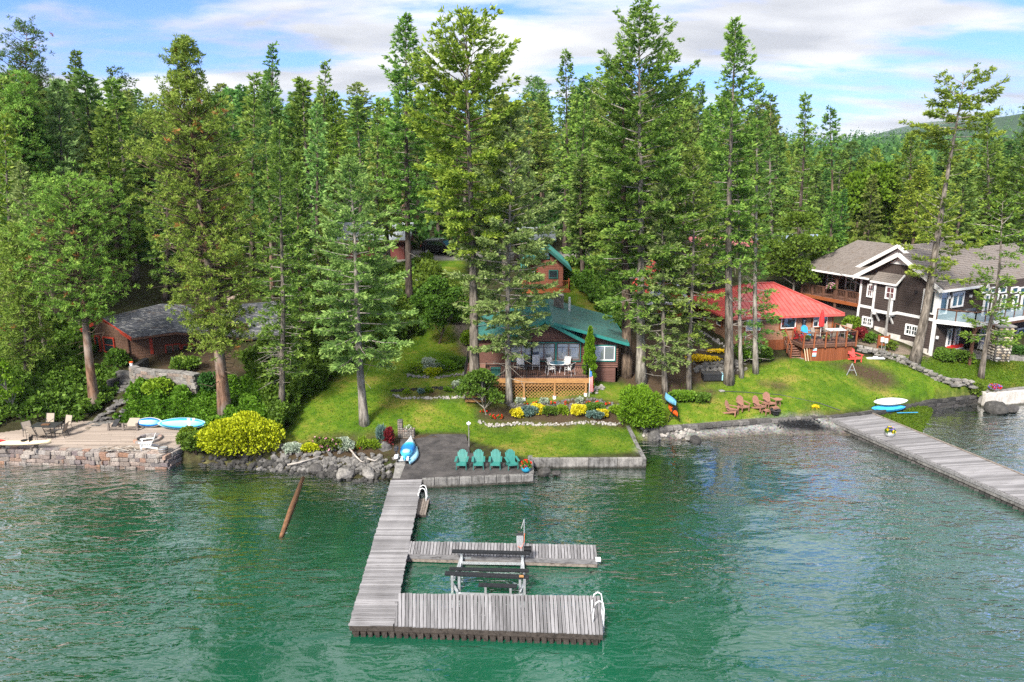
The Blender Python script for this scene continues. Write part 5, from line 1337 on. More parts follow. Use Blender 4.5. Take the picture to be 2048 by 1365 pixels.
rubble('shore_stones', 'rocks along the beach edge under the right lawn', [Gt(1290, 868)[:2], Gt(1340, 868)[:2], Gt(1400, 862)[:2]], 60, .5, .10, .26, 'stone_pale', 83)
rubble('bed_stones', 'pale edging stones of the garden bed', [Gt(955, 842)[:2], Gt(975, 852)[:2], Gt(1040, 848)[:2], Gt(1130, 850)[:2], Gt(1240, 850)[:2]], 230, .16, .06, .13, 'stone_pale', 84)
rubble('bed_stones', 'pale edging stones of the upper flower strip', [Gt(788, 790)[:2], Gt(800, 797)[:2], Gt(880, 797)[:2], Gt(938, 795)[:2]], 130, .12, .06, .12, 'stone_pale', 85)
rubble('rockery', 'rockery slope of small stones behind the garden bed plants', [Gt(1020, 815)[:2], Gt(1120, 815)[:2], Gt(1235, 818)[:2]], 420, .55, .07, .17, 'stone_grey', 86)
rubble('bed_stones', 'stones at the back edge of the flower strip', [Gt(786, 782)[:2], Gt(860, 778)[:2], Gt(925, 776)[:2]], 90, .15, .08, .16, 'stone_dark', 87)
rubble('rockery', 'stone bank with rough steps below the red roofed house', [Gt(1398, 735)[:2], Gt(1420, 740)[:2], Gt(1450, 735)[:2], Gt(1475, 735)[:2]], 200, .8, .10, .26, 'stone_pale', 88)
rubble('bed_stones', 'stones along the foot of the red wooden deck', [Gt(1600, 718)[:2], Gt(1650, 716)[:2], Gt(1705, 711)[:2]], 70, .15, .06, .14, 'stone_pale', 89)
rubble('bed_stones', 'stones along the foot of the red roofed house wall', [Gt(1400, 665)[:2], Gt(1457, 698)[:2], Gt(1520, 697)[:2]], 90, .25, .10, .22, 'stone_pale', 90)
rubble('bed_stones', 'stones edging the upper bed by the small leafy tree', [Gt(810, 752)[:2], Gt(870, 757)[:2], Gt(938, 748)[:2]], 80, .2, .08, .16, 'stone_grey', 91)
rubble('bed_stones', 'pale stones at the right corner of the wooden deck', [Gt(1180, 785)[:2], Gt(1200, 775)[:2]], 30, .3, .10, .2, 'stone_pale', 92)
rubble('coal_heap', 'heap of black stones on the gravel beach', [Gt(1560, 850)[:2], Gt(1610, 845)[:2], Gt(1645, 855)[:2]], 150, .45, .05, .10, 'black_carpet', 93)
rubble('lakebed_rocks', 'mossy rocks under the shallow water', [G(330, 960, -.6)[:2], G(480, 975, -.6)[:2], G(620, 985, -.6)[:2], G(740, 1000, -.6)[:2]], 150, 1.6, .15, .55, 'stone_terrace', 94, zadd=-.5)
sr = thing('stone_row', 'low dry-laid row of grey stones between the two right lawns', 'stone wall', Gt(1850, 748))
path = [Gt(*p)[:2] for p in [(1712, 700), (1765, 712), (1800, 722), (1850, 748), (1900, 770), (1945, 790)]]
stone_course(sr, path, -.02, 3, .17, .32, .26, 'stone_pale', 15, .5, zfun=gz, out=.35)
for nm, lb, pts, rows, m, sd_x in [('stone_edge_wall', 'low rough stone wall above the gravel beach', [(1290, 866), (1400, 858), (1500, 846), (1580, 838), (1645, 829)], 2, 'stone_grey', 16),
                               ('stone_edge_wall', 'dark low stone wall from the long dock to the white wall', [(1655, 836), (1720, 832), (1800, 818), (1868, 814), (1962, 800)], 3, 'stone_dark', 17)]:
    W_ = [Gt(*p)[:2] for p in pts]; t = thing(nm, lb, 'stone wall', (W_[2][0], W_[2][1], 0))
    z0_ = .15 if rows == 2 else -.1
    wall_strip(MB(), W_, -.6, z0_ + rows * .26, .3, 1).build('core', 'mortar', t, True)
    stone_course(t, W_, z0_, rows, .28, .55, .26, m, sd_x, .4, out=.12)
for i, (pts, lb) in enumerate([([(576, 945), (600, 938), (648, 924)], 'pale driftwood branch lying over the boulders'), ([(700, 910), (712, 925), (722, 935), (730, 938)], 'forked driftwood stick below the silvery grass'), ([(735, 930), (750, 935), (765, 925)], 'curled driftwood root beside the tallest boulder')]):
    p = [Gt(a, b) for a, b in pts]; p = [(q[0], q[1], max(q[2], 0) + .42) for q in p]
    o = MB().tube(p, [.07] + [.05] * (len(p) - 2) + [.02], 7).build('driftwood', 'driftwood', None, smooth=True); tag(o, lb, 'driftwood')
# stepping path up to the left cabin
sp_ = thing('stone_path', 'narrow path of flat stones climbing from the terrace to the left cabin', 'path', Gt(235, 800))
pp = [Gt(*p) for p in [(185, 850), (205, 840), (225, 826), (240, 812), (250, 795), (245, 778), (243, 762), (250, 750)]]
rg_ = random.Random(12); n_ = 0; proto = None
for a, b in zip(pp[:-1], pp[1:]):
    for j in range(14):
        t = rg_.random(); x = a[0] + (b[0] - a[0]) * t + rg_.uniform(-.75, .75); y = a[1] + (b[1] - a[1]) * t + rg_.uniform(-.6, .6)
        if proto is None:
            proto = MB().prism([(-.5, -.25), (.1, -.4), (.5, -.1), (.35, .4), (-.25, .42)], 0, .08).build('stone', 'stone_grey', sp_, bevel=.01); o = proto
        else: o = piece('stone', proto, sp_)
        o.location = Vector((x, y, gz(x, y) + .06)) - sp_.location; o.rotation_euler = (rg_.uniform(-.05, .05), rg_.uniform(-.05, .05), rg_.uniform(0, 6.28)); s = rg_.uniform(.3, .62); o.scale = (s, s, 1)
# ================================================================== FURNITURE AND BOATS
def adirondack(name, label, m, cat='chair'):
    t = thing(name, label, cat)
    # faces -y (towards the lake)
    mb = MB()
    for i in range(7):
        u = (i - 3) / 3; x = u * .23; top = 1.0 - .16 * u * u; mb.add([(x - .034, .16, .30), (x + .034, .16, .30), (x * 1.18 + .036, .16 + top * .30, top), (x * 1.18 - .036, .16 + top * .30, top),
                                                               (x - .034, .19, .30), (x + .034, .19, .30), (x * 1.18 + .036, .19 + top * .30, top), (x * 1.18 - .036, .19 + top * .30, top)],
                                                              [(0, 1, 2, 3), (7, 6, 5, 4), (0, 4, 5, 1), (1, 5, 6, 2), (2, 6, 7, 3), (3, 7, 4, 0)])
    mb.bar((-.26, .25, .42), (.26, .25, .42), .03, .06); mb.bar((-.25, .40, .72), (.25, .40, .72), .03, .06)
    mb.build('backrest', m, t)
    s_ = MB()
    for i in range(6): s_.bar((-.27, -.38 + i * .10, .40 - i * .022), (.27, -.38 + i * .10, .40 - i * .022), .085, .022)
    s_.bar((-.27, -.43, .34), (.27, -.43, .34), .022, .12); s_.build('seat', m, t)
    for sx in (-1, 1):
        MB().bar((sx * .30, -.40, 0), (sx * .30, -.40, .56), .09, .03, (1, 0, 0)).build('leg', m, t)
        MB().bar((sx * .25, -.42, .34), (sx * .25, .55, .05), .03, .12).build('leg', m, t)
        MB().bar((sx * .34, -.50, .58), (sx * .34, .30, .58), .14, .025).build('armrest', m, t)
    return t
ch = adirondack('adirondack_chair', 'leftmost of the four teal chairs on the landing slab', 'teal_paint')
tg = 'teal chairs in a row on the landing'
ch['group'] = tg; p = G(924, 934, .6); ch.location = (p[0], p[1], .57); ch.rotation_euler = (0, 0, -.05)
for px, lb, rz in [(957, 'second teal chair from the left on the landing slab', .02), (991, 'third teal chair from the left on the landing slab', -.03), (1023, 'rightmost teal chair, turned slightly, nearest the blue flower pot', .25)]:
    p = G(px, 934, .6); clone(ch, (p[0], p[1], .57), rz, lb)
wc = adirondack('adirondack_chair', 'white chair turned sideways beside the fire ring on the terrace', 'white_paint'); p = G(298, 899, 1.0); wc.location = (p[0], p[1], 1.03); wc.rotation_euler = (0, 0, -1.25)
rc = adirondack('adirondack_chair', 'coral red chair alone on the grass right of the red wooden deck', 'coral_paint'); p = Gt(1708, 723); rc.location = p; rc.rotation_euler = (0, 0, .35); rc.scale = (1.08,) * 3
bc = adirondack('adirondack_chair', 'brown slatted chair at the left end of the lawn group, seen side-on', 'adirondack_brown'); gB = 'brown chairs on the lawn by the beach'
bc['group'] = gB; bc.location = Gt(1462, 829); bc.rotation_euler = (0, 0, .95); bc.scale = (.98,) * 3
clone(bc, Gt(1484, 820), .35, 'brown slatted chair behind and right of the side-on brown chair')
clone(bc, Gt(1517, 820), .55, 'brown slatted chair with a matching footstool left of the side table pair')
clone(bc, Gt(1537, 813), .3, 'brown slatted chair next to the small round side table')
def ottoman(label, loc, rz):
    t = thing('footstool', label, 'footstool', loc, rz); m = 'adirondack_brown'
    for i in range(5): MB().bar((-.26, -.2 + i * .10, .34 - .015 * abs(i - 2) ** 2), (.26, -.2 + i * .10, .34 - .015 * abs(i - 2) ** 2), .085, .022).build('slat', m, t)
    for sx in (-1, 1):
        for sy in (-1, 1): MB().bar((sx * .22, sy * .18, 0), (sx * .22, sy * .18, .31), .05, .05).build('leg', m, t)
ottoman('brown slatted footstool left of the fire bowl', Gt(1532, 829), .5); ottoman('brown slatted footstool right behind the fire bowl', Gt(1549, 823), .3)
t = thing('side_table', 'small round brown side table beside the chairs', 'table', Gt(1555, 812)); MB().lathe([(.30, .50), (.31, .52), (.31, .54)], 14).build('tabletop', 'adirondack_brown', t)
for k in range(4): MB().bar((.2 * math.cos(k * 1.57 + .8), .2 * math.sin(k * 1.57 + .8), 0), (.14 * math.cos(k * 1.57 + .8), .14 * math.sin(k * 1.57 + .8), .5), .04, .04).build('leg', 'adirondack_brown', t)
t = thing('fire_bowl', 'round dark metal fire bowl on short feet at the edge of the lawn', 'fire pit', Gt(1550, 831))
MB().lathe([(.18, .08), (.30, .16), (.33, .38), (.40, .40), (.40, .43), (.29, .42), (.26, .3), (.01, .28)], 18).build('bowl', 'dark_metal', t, smooth=True)
for k in range(3): MB().bar((.2 * math.cos(k * 2.09), .2 * math.sin(k * 2.09), 0), (.22 * math.cos(k * 2.09), .22 * math.sin(k * 2.09), .16), .05, .05).build('foot', 'dark_metal', t)
MB().tube([(-.2, -.1, .40), (.18, .12, .43)], .05, 6).build('charred_log', 'dark_timber', t)
m, nt, b = _mat('kayak_fade'); sy_ = nt.nodes.new('ShaderNodeSeparateXYZ'); nt.links.new(coords(nt), sy_.inputs[0]); nt.links.new(ramp_node(nt, mth(nt, 'ADD', mth(nt, 'MULTIPLY', sy_.outputs['Y'], .28), .5), [(.30, (.08, .5, .78)), (.40, (.02, .2, .62)), (.56, (.02, .24, .66)), (.68, (.05, .5, .75)), (.78, (.78, .84, .88))]), b.inputs['Base Color']); b.inputs['Roughness'].default_value = .3
def hull(mb, L, W, H, n=18, rocker=.10, blunt=.0, deck=.04):
    """kayak/board-like hull along y"""
    rows = []
    for i in range(n + 1):
        t = i / n; s = max(.015, math.sin(math.pi * min(max(t, .004), .996)) ** (.95 - blunt * .42)); y = (t - .5) * L; z0 = rocker * (2 * t - 1) ** 4
        rows.append([(-W / 2 * s, y, z0 + H * .62), (-W / 2 * s * .72, y, z0 + H * .18), (0, y, z0), (W / 2 * s * .72, y, z0 + H * .18), (W / 2 * s, y, z0 + H * .62), (W / 2 * s * .5, y, z0 + H * .9 + deck * s), (0, y, z0 + H + deck * s), (-W / 2 * s * .5, y, z0 + H * .9 + deck * s)])
    o = len(mb.v); k = 8
    for r in rows: mb.v += r
    for i in range(n):
        for j in range(k): mb.f.append((o + i * k + j, o + i * k + (j + 1) % k, o + (i + 1) * k + (j + 1) % k, o + (i + 1) * k + j))
    mb.f.append(tuple(range(o, o + k))); mb.f.append(tuple(range(o + n * k, o + n * k + k))[::-1])
    return mb
def kayak(label, loc, rot, L, W, H, m, m2, seat=True, cat='kayak', name='kayak'):
    t = thing(name, label, cat, loc); t.rotation_euler = rot
    hull(MB(), L, W, H).build('hull', m, t, smooth=True)
    if m2: hull(MB(), L * .46, W * .86, .05, rocker=0).build('deck_panel', m2, t, smooth=True).location = (0, L * .22, H + .01)
    if seat:
        MB().lathe([(.20, 0), (.21, .02), (.15, .04)], 12).build('cockpit_rim', 'black_metal', t).location = (0, -.1 * L, H + .04)
        MB().box(-.17, .17, -.02, .02, 0, .3).build('seat', 'black_metal', t).location = (0, -.2 * L, H)
    return t
p = G(813, 912, .8)
kb = kayak('blue and white sit-on-top kayak pointing inland on the landing slab', (p[0], 44.2, .78), (0, 0, .02), 3.6, .95, .34, 'kayak_fade', None, False)
MB().lathe([(.24, 0), (.27, .06), (.2, .16), (.01, .2)], 12).build('seat_cushion', 'pale_blue_plastic', kb, smooth=True).location = (0, -.8, .3)
for sx in (-1, 1): MB().box(-.06, .06, -.35, .0, 0, .12).build('handle', 'white_plastic', kb).location = (sx * .18, -1.5, .18)
k2 = kayak('second blue kayak lying under the right side of the first on the slab', (p[0] + .42, 43.6, .60), (0, 0, -.05), 2.6, .62, .2, 'pale_blue_plastic', None, False)
cr = thing('boat_cart', 'low grey cart holding the kayaks on the landing slab', 'cart', (p[0], 44.0, .57))
for y in (-1, 1): MB().bar((-.45, y, .12), (.45, y, .12), .08, .08).build('cross_bar', 'aluminium', cr)
for y in (-1, 1):
    for s in (-1, 1):
        o = MB().tube([(-.05, 0, 0), (.05, 0, 0)], .12, 12).build('wheel', 'rubber_black', cr); o.location = (s * .5, y, .12)
t = thing('outboard_motor', 'small outboard motor with white cap on a stand left of the kayak', 'motor', (*G(793, 915, .57)[:2], .57))
MB().box(-.12, .12, -.16, .16, .45, .75).build('cowl', 'dark_metal', t, bevel=.04); MB().box(-.05, .05, -.06, .06, .0, .45).build('shaft', 'dark_metal', t); MB().box(-.13, .13, -.17, .17, .1, .28).build('fuel_can', 'white_plastic', t, bevel=.03).location = (.05, -.35, 0)
# flower pot
def potted(label, loc, r, h, m, flw, leafm='leaves_green', seed=0, prof=None, n=260, fn=14, fs=.10):
    t = thing('flower_pot', label, 'flower pot', loc)
    MB().lathe(prof or [(r * .62, 0), (r * .95, h * .4), (r, h * .8), (r * .92, h), (r * .8, h), (r * .78, h * .85), (.01, h * .85)], 18).build('pot', m, t, smooth=True)
    rg = np.random.default_rng(seed); bl_ = [(0, 0, h * 1.15, r * .95, r * .95, h * .6)]
    P, N = blob_points(bl_, n, rg, .5); q = leaf_quads(P, unit(N + rg.normal(0, .5, (n, 3))), .13, .05, rg); T = np.clip(.5 + rg.normal(0, .2, n), 0, 1)
    quads_mesh('foliage', q, np.repeat(T[:, None], 4, 1), leafm, t)
    for mm in (flw if isinstance(flw, (list, tuple)) else [flw]):
        P, N = blob_points([(0, 0, h * 1.25, r * 1.0, r * 1.0, h * .65)], fn, rg, .1); k = 8; PP = np.repeat(P, k, 0); dd = unit(np.repeat(N, k, 0) + rg.normal(0, .7, (fn * k, 3)))
        quads_mesh('blossoms', leaf_quads(PP, dd, fs, fs * .42, rg), np.repeat(np.clip(.5 + rg.normal(0, .2, fn * k), 0, 1)[:, None], 4, 1), mm, t)
    return t
p = G(1052, 943, .6); potted('glazed blue pot of red geraniums on the corner of the landing slab', (p[0], p[1], .57), .30, .38, 'blue_pot', 'petals_red', seed=3, fn=18)
p = G(1779, 872, .65); potted('grey barrel planter of yellow and violet flowers on the long dock', (p[0], p[1], .62), .30, .34, 'aluminium', ['petals_yellow', 'petals_violet'], seed=4, prof=[(.25, 0), (.3, .17), (.28, .34), (.24, .34), (.01, .3)], fn=16)
p = Gt(1990, 778); potted('planter of red and violet flowers on top of the white wall', (p[0], p[1], 1.15), .42, .22, 'concrete_grey', ['petals_red', 'petals_violet'], seed=5, fn=42, n=500, fs=.11)
p = G(327, 905, 1.0); t = thing('half_barrel', 'grey half barrel planter at the corner of the terrace', 'barrel', (p[0], p[1], 1.03))
MB().lathe([(.25, 0), (.31, .16), (.30, .34), (.26, .34), (.26, .27), (.01, .27)], 16).build('staves', 'old_timber', t); 
for z in (.09, .26): MB().lathe([(.30 if z < .2 else .317, z), (.308 if z < .2 else .316, z + .035)], 16).build('hoop', 'aluminium', t)
# lamp post
p = G(938, 893, .66); t = thing('lamp_post', 'thin grey garden lamp post with a white head beside the ramp', 'lamp post', (p[0], p[1], .62))
MB().tube([(0, 0, -.2), (0, 0, 1.5)], .035, 8).build('post', 'concrete_grey', t); MB().lathe([(.05, 1.5), (.10, 1.55), (.11, 1.66), (.04, 1.74), (.01, 1.78)], 10).build('lamp_head', 'white_plastic', t)
MB().bar((-.13, 0, 1.64), (.13, 0, 1.64), .08, .1).build('cross_arm', 'white_plastic', t)
# stone planter pillar with box
p = Gt(812, 873); t = thing('stone_planter', 'small stone pillar joined to a stone flower box above the ramp', 'planter', (p[0], p[1], p[2] - .1))
MB().box(-.52, -.2, -.15, .2, 0, 1.25).build('pillar_core', 'mortar', t); MB().box(-.2, .56, -.2, .25, 0, .62).build('box_core', 'mortar', t)
rgq = random.Random(3); pr = [MB().rock((0, 0, 0), (1, 1, 1), 500 + i, 1).build('stone', 'stone_patio', t) for i in range(4)]; c_ = 0
def pl(x, y, z, sx, sy, sz):
    global c_
    o = pr[c_] if c_ < 4 else piece('stone', pr[rgq.randrange(4)], t); c_ += 1
    o.location = (x, y, z); o.scale = (sx, sy, sz)
for r in range(8):
    for i in range(2): pl(-.44 + i * .16, -.15, .08 + r * .155, .095, .06, .08)
for r in range(4):
    for i in range(5): pl(-.12 + i * .155, -.2, .08 + r * .155, .09, .06, .085)
    for i in range(3): pl(.56, -.12 + i * .16, .08 + r * .155, .05, .09, .085)
for i in range(6): pl(-.15 + i * .14, .0, .66, .09, .22, .05)
bush('white_flowers', 'white blossoms growing in the stone flower box', 'flowers', (p[0] + .15, p[1], p[2] + .52), .3, .18, .22, 160, 'leaves_lime', .08, seed=67, flowers=('petals_white', 20, .07), stems=False)
# kayak rack on the right lawn
p = Gt(1347, 842); t = thing('kayak_rack', 'black A-frame kayak rack at the lawn edge by the rounded shrub', 'rack', p)
for y in (-.2, 1.9):
    for s in (-1, 1): MB().bar((s * .42, y, 0), (s * .05, y, 1.15), .05, .05).build('leg', 'black_metal', t)
    MB().bar((-.4, y, .42), (.4, y, .42), .05, .05).build('cross_bar', 'black_metal', t)
MB().bar((0, -.2, 1.12), (0, 1.9, 1.12), .05, .05).build('top_bar', 'black_metal', t)
kayak('kayak under a rumpled blue cover on the black rack', (p[0] - .02, p[1] + 1.2, p[2] + .98), (-.10, 0, .03), 3.1, .68, .36, 'blue_tarp', None, False)
kayak('orange kayak on the lower bars of the black rack', (p[0] + .05, p[1] + .55, p[2] + .46), (-.06, 0, .0), 3.0, .52, .28, 'orange_plastic', None, True)
# black storage box
p = Gt(1422, 760); t = thing('storage_box', 'black plastic storage box with a pale blue end on the lawn under the firs', 'storage box', (p[0], p[1], p[2]), .05)
MB().box(-.72, .72, -.38, .38, .02, .52).build('box', 'black_metal', t, bevel=.02); MB().box(-.76, .76, -.42, .42, .521, .60).build('lid', 'dark_metal', t, bevel=.02)
for i in range(5): MB().box(-.72, .72, -.392, -.381, .07 + i * .09, .11 + i * .09).build('rib', 'dark_metal', t)
MB().box(.725, .95, -.36, .30, .02, .50).build('side_bin', 'pale_blue_plastic', t, bevel=.02)
# board rack by the long dock
p = Gt(1770, 822); t = thing('board_rack', 'black two-tier paddle board rack behind the long dock', 'rack', p)
for x in (-.75, .55):
    MB().bar((x, 0, -.3), (x, 0, 1.05), .05, .05).build('post', 'black_metal', t)
    for z in (.18, .68): MB().bar((x, 0, z), (x, -.45, z + .06), .04, .04).build('arm', 'black_metal', t)
def board(label, loc, rot, L, W, m, stripe=None, name='paddle_board', th=.11):
    t = thing(name, label, 'paddle board', loc); t.rotation_euler = rot; hull(MB(), L, W, th, rocker=.07, blunt=1, deck=.01).build('board', m, t, smooth=True)
    if stripe: hull(MB(), L * .90, W * .86, .012, rocker=.05, blunt=1, deck=0).build('deck_pad', stripe, t, smooth=True).location = (0, 0, th + .012)
    return t
board('white paddle board on the top arms of the black rack', (p[0] + .15, p[1] - .25, p[2] + .80), (0, -.85, math.pi / 2 + .12), 2.7, .62, 'white_plastic')
board('blue paddle board on the lower arms of the black rack', (p[0] + .05, p[1] - .25, p[2] + .28), (0, -.75, math.pi / 2 + .12), 2.7, .62, 'blue_paint', 'sky_plastic')
o = MB().bar((p[0] + .6, p[1] - .6, p[2] + .05), (p[0] + 2.2, p[1] - .5, p[2] + .05), .08, .03).build('paddle', 'blue_paint'); tag(o, 'blue paddle lying on the grass below the board rack', 'paddle')
# left terrace things
def sling(label, loc, rz):
    t = thing('patio_chair', label, 'chair', loc, rz)
    MB().slab([(-.26, -.24, .42), (.26, -.24, .42), (.26, .22, .40), (-.26, .22, .40)], .03).build('seat', 'tan_fabric', t)
    MB().slab([(-.26, .22, .42), (.26, .22, .42), (.26, .42, .98), (-.26, .42, .98)], .03).build('backrest', 'tan_fabric', t)
    for s in (-1, 1):
        MB().tube([(s * .28, -.28, 0), (s * .28, -.24, .62), (s * .28, .22, .64)], .018, 5).build('armrest', 'dark_metal', t)
        MB().tube([(s * .28, .34, 0), (s * .28, .2, .40), (s * .27, .44, 1.0)], .018, 5).build('frame', 'dark_metal', t)
    return t
Z1 = 1.03
c0 = sling('tan sling chair at the back corner of the dark patio table, left one', (*G(98, 858, Z1)[:2], Z1), 0.0); gC = 'tan sling chairs around the terrace table'; c0['group'] = gC
for px, py, rz, lb in [(132, 862, -.3, 'tan sling chair standing apart right behind the dark patio table'), (60, 874, .9, 'tan sling chair at the left end of the dark patio table'), (73, 878, 2.9, 'tan sling chair left front of the dark patio table with its back to the lake'),
                       (90, 879, 3.1, 'tan sling chair middle front of the dark patio table with its back to the lake'), (124, 874, -1.5, 'tan sling chair at the right end of the dark patio table')]:
    clone(c0, (*G(px, py, Z1)[:2], Z1), rz, lb)
q = G(95, 871, Z1); t = thing('patio_table', 'dark rectangular patio table with a tray of reddish sticks on the terrace', 'table', (q[0], q[1], Z1), .05)
MB().box(-.85, .85, -.5, .5, .70, .74).build('tabletop', 'dark_metal', t)
for sx in (-1, 1):
    for sy in (-1, 1): MB().bar((sx * .72, sy * .4, 0), (sx * .78, sy * .44, .70), .05, .05).build('leg', 'dark_metal', t)
MB().box(-.25, .25, -.12, .12, .745, .79).build('tray', 'rust_log', t)
q = G(45, 886, Z1 + .45); kr = kayak('cream and red kayak resting on low wooden stands at the terrace edge', (q[0] - .3, q[1], Z1 + .30), (0, 0, math.pi / 2 + .03), 4.2, .62, .26, 'cream', None, True)
hull(MB(), 1.3, .50, .05, rocker=0).build('bow_panel', 'red_plastic', kr, smooth=True).location = (0, 1.35, .27)
for i, dx in enumerate((-1.1, 1.0)):
    t = thing('kayak_stand', ['left', 'right'][i] + ' wooden stand under the cream and red kayak', 'stand', (q[0] - .3 + dx, q[1], Z1)); MB().bar((0, -.35, .2), (0, .35, .2), .1, .12).build('beam', 'old_timber', t)
    for s in (-1, 1): MB().bar((0, s * .28, 0), (0, s * .28, .26), .1, .08).build('foot', 'old_timber', t)
q = G(245, 862, Z1); t = thing('deck_loungers', 'low wooden bench frame with reclined tan pads at the back of the terrace', 'bench', (q[0], q[1] + .4, Z1))
MB().bar((-1.0, -.35, .16), (1.1, -.35, .16), .1, .12).build('front_rail', 'old_timber', t); MB().bar((-1.0, .45, .16), (1.1, .45, .16), .1, .12).build('back_rail', 'old_timber', t)
for x in (-.95, .05, 1.0): MB().box(x - .06, x + .06, -.42, -.28, 0, .52).build('post', 'old_timber', t)
MB().slab([(.15, -.2, .25), (.85, -.2, .25), (.85, .45, .62), (.15, .45, .62)], .06).build('pad', 'tan_fabric', t); MB().slab([(-.85, -.2, .25), (-.5, -.2, .25), (-.5, .45, .55), (-.85, .45, .55)], .06).build('pad', 'dark_metal', t)
q = G(366, 860, Z1); b1 = board('large turquoise paddle board with white stripes propped on edge at the back of the terrace', (q[0], q[1] + .1, Z1 + .40), (0, R(-62), math.pi / 2), 3.35, .84, 'pale_blue_plastic', 'sky_plastic')
for dy in (-.95, -.6):
    MB().slab([(-.36, dy, .135), (.36, dy + .12, .135), (.36, dy + .30, .135), (-.36, dy + .18, .135)], .01).build('stripe', 'white_plastic', b1)
q = G(297, 857, Z1); b2 = board('shorter blue and white board propped beside the turquoise paddle board', (q[0], q[1] + .25, Z1 + .32), (0, R(-60), math.pi / 2), 1.9, .72, 'white_plastic', 'blue_plastic')
q = G(296, 880, Z1); t = thing('fire_ring', 'round ring of flat stones with ash and sticks on the terrace', 'fire pit', (q[0], q[1], Z1))
pr_ = MB().box(-.19, .19, -.11, .11, 0, .17).build('stone', 'stone_mixed', t, bevel=.02)
for k in range(13):
    o = pr_ if k == 0 else piece('stone', pr_, t); a = k * 6.283 / 13; o.location = (.74 * math.cos(a), .74 * math.sin(a), 0); o.rotation_euler = (0, 0, a + math.pi / 2)
MB().lathe([(.66, .0), (.6, .04), (.01, .06)], 16).build('ash', 'stone_dark', t)
for k in range(4): MB().tube([(-.35 + .1 * k, -.2, .1), (.3 - .15 * k, .25, .16)], .035, 5).build('stick', 'driftwood', t)
q = G(232, 902, Z1); rg_ = random.Random(5); t = thing('branch_heap', 'heap of grey cut branches and coiled rope at the terrace edge', 'branches', (q[0], q[1], Z1))
for k in range(16):
    a = rg_.uniform(-.5, .5); x = rg_.uniform(-1.1, .8); L = rg_.uniform(.5, 1.2); z = rg_.uniform(.04, .22)
    MB().tube([(x, rg_.uniform(-.25, .25), z), (x + L * .5, rg_.uniform(-.3, .3), z + .06), (x + L, a * .5, z * .6)], .028, 5).build('stick', 'driftwood' if k % 2 else 'rope', t)
# sawhorse, white slab, barrel etc. on the right lawn
p = Gt(1702, 750); t = thing('tripod_sprinkler', 'spindly white tripod stand on the bare patch of the right lawn', 'tripod', p)
for dx, dy in ((-.42, -.15), (.38, -.2), (.0, .45)): MB().bar((dx, dy, 0), (0, 0, .95), .04, .04).build('leg', 'aluminium', t)
MB().bar((-.2, -.08, .42), (.2, -.08, .42), .04, .04).build('cross_bar', 'aluminium', t)
p = Gt(1750, 718); t = thing('stone_slab', 'flat white slab lying on the grass near the meter post', 'slab', p); MB().box(-.75, .75, -.2, .2, 0, .1).build('slab', 'white_paint', t, bevel=.02); MB().box(-.15, .2, -.15, .12, .1, .2).build('block', 'white_paint', t, bevel=.02)
p = Gt(1767, 700); t = thing('meter_post', 'grey service pole with white electric meter boxes on a brown board', 'utility pole', p)
MB().tube([(0, 0, -.2), (0, 0, D(1768, 590, p[1])[2] - p[2])], .10, 8).build('pole', 'concrete_grey', t)
MB().box(-.55, .25, -.16, -.10, .4, 1.25).build('board', 'stain_red', t); MB().bar((.32, -.1, -.2), (.32, -.1, 1.35), .1, .1).build('post', 'stain_red', t); MB().bar((-.6, -.1, -.2), (-.6, -.1, 1.35), .1, .1).build('post', 'stain_red', t)
MB().box(-.45, -.2, -.3, -.16, .75, 1.15).build('meter_box', 'white_paint', t, bevel=.01); MB().box(-.12, .15, -.3, -.16, .65, 1.05).build('meter_box', 'white_paint', t, bevel=.01)
for x in (-.3, 0): MB().tube([(x, -.22, .7), (x, -.22, -.1)], .025, 6).build('conduit', 'aluminium', t)
def wire(label, pts, r=.018, m='dark_metal'):
    o = MB().tube(pts, r, 5).build('power_line', m); tag(o, label, 'power line'); return o
pt = Vector((p[0], p[1], D(1768, 592, p[1])[2])); wire('thin service wire from the meter pole to the brown house porch', [tuple(pt), tuple(pt.lerp(Vector((30.8, 69.5, 8.5)), .5) - Vector((0, 0, .25))), (30.8, 69.5, 8.5)])
Yq = 100; q0 = D(1797, 492, Yq); t = thing('utility_pole', 'orange-brown wooden pole rising behind the brown house roof', 'utility pole', (q0[0], Yq, gz(q0[0], Yq)))
hz_ = D(1798, 452, Yq)[2] - t.location.z; MB().tube([(0, 0, -.3), (0, 0, hz_)], .19, 8).build('pole', 'cedar', t); MB().box(-.5, .5, -.06, .06, hz_ - .6, hz_ - .45).build('cross_arm', 'old_timber', t)
wire('upper wire crossing the valley wood behind the brown house', [(q0[0], Yq, D(1798, 455, Yq)[2]), D(1900, 462, Yq - 2), D(2060, 455, Yq - 5)], .03)
wire('wire running left from the orange-brown pole', [(q0[0], Yq, D(1798, 456, Yq)[2]), D(1700, 462, Yq - 2), D(1560, 455, Yq - 6)], .03)
p = Gt(1447, 784); o = MB().tube([(*p[:2], p[2] + .05)] + [(*Gt(a, b)[:2], Gt(a, b)[2] + .04) for a, b in [(1492, 786), (1560, 791), (1640, 808), (1680, 822)]], .03, 5).build('garden_hose', 'dark_metal'); tag(o, 'thin dark hose crossing the right lawn', 'hose')
o = MB().rock((0, 0, 0), (.3, .16, .12), 5, 2).build('sprinkler', 'concrete_grey'); o.location = (p[0] - .15, p[1], p[2] + .08); tag(o, 'small grey sprinkler at the end of the lawn hose', 'sprinkler')
p = Gt(1632, 818); bush('yellow_flowers', 'small patch of yellow flowers where hose meets the beach wall', 'flowers', p, .3, .2, .25, 120, 'petals_yellow', .1, seed=91, stems=False)
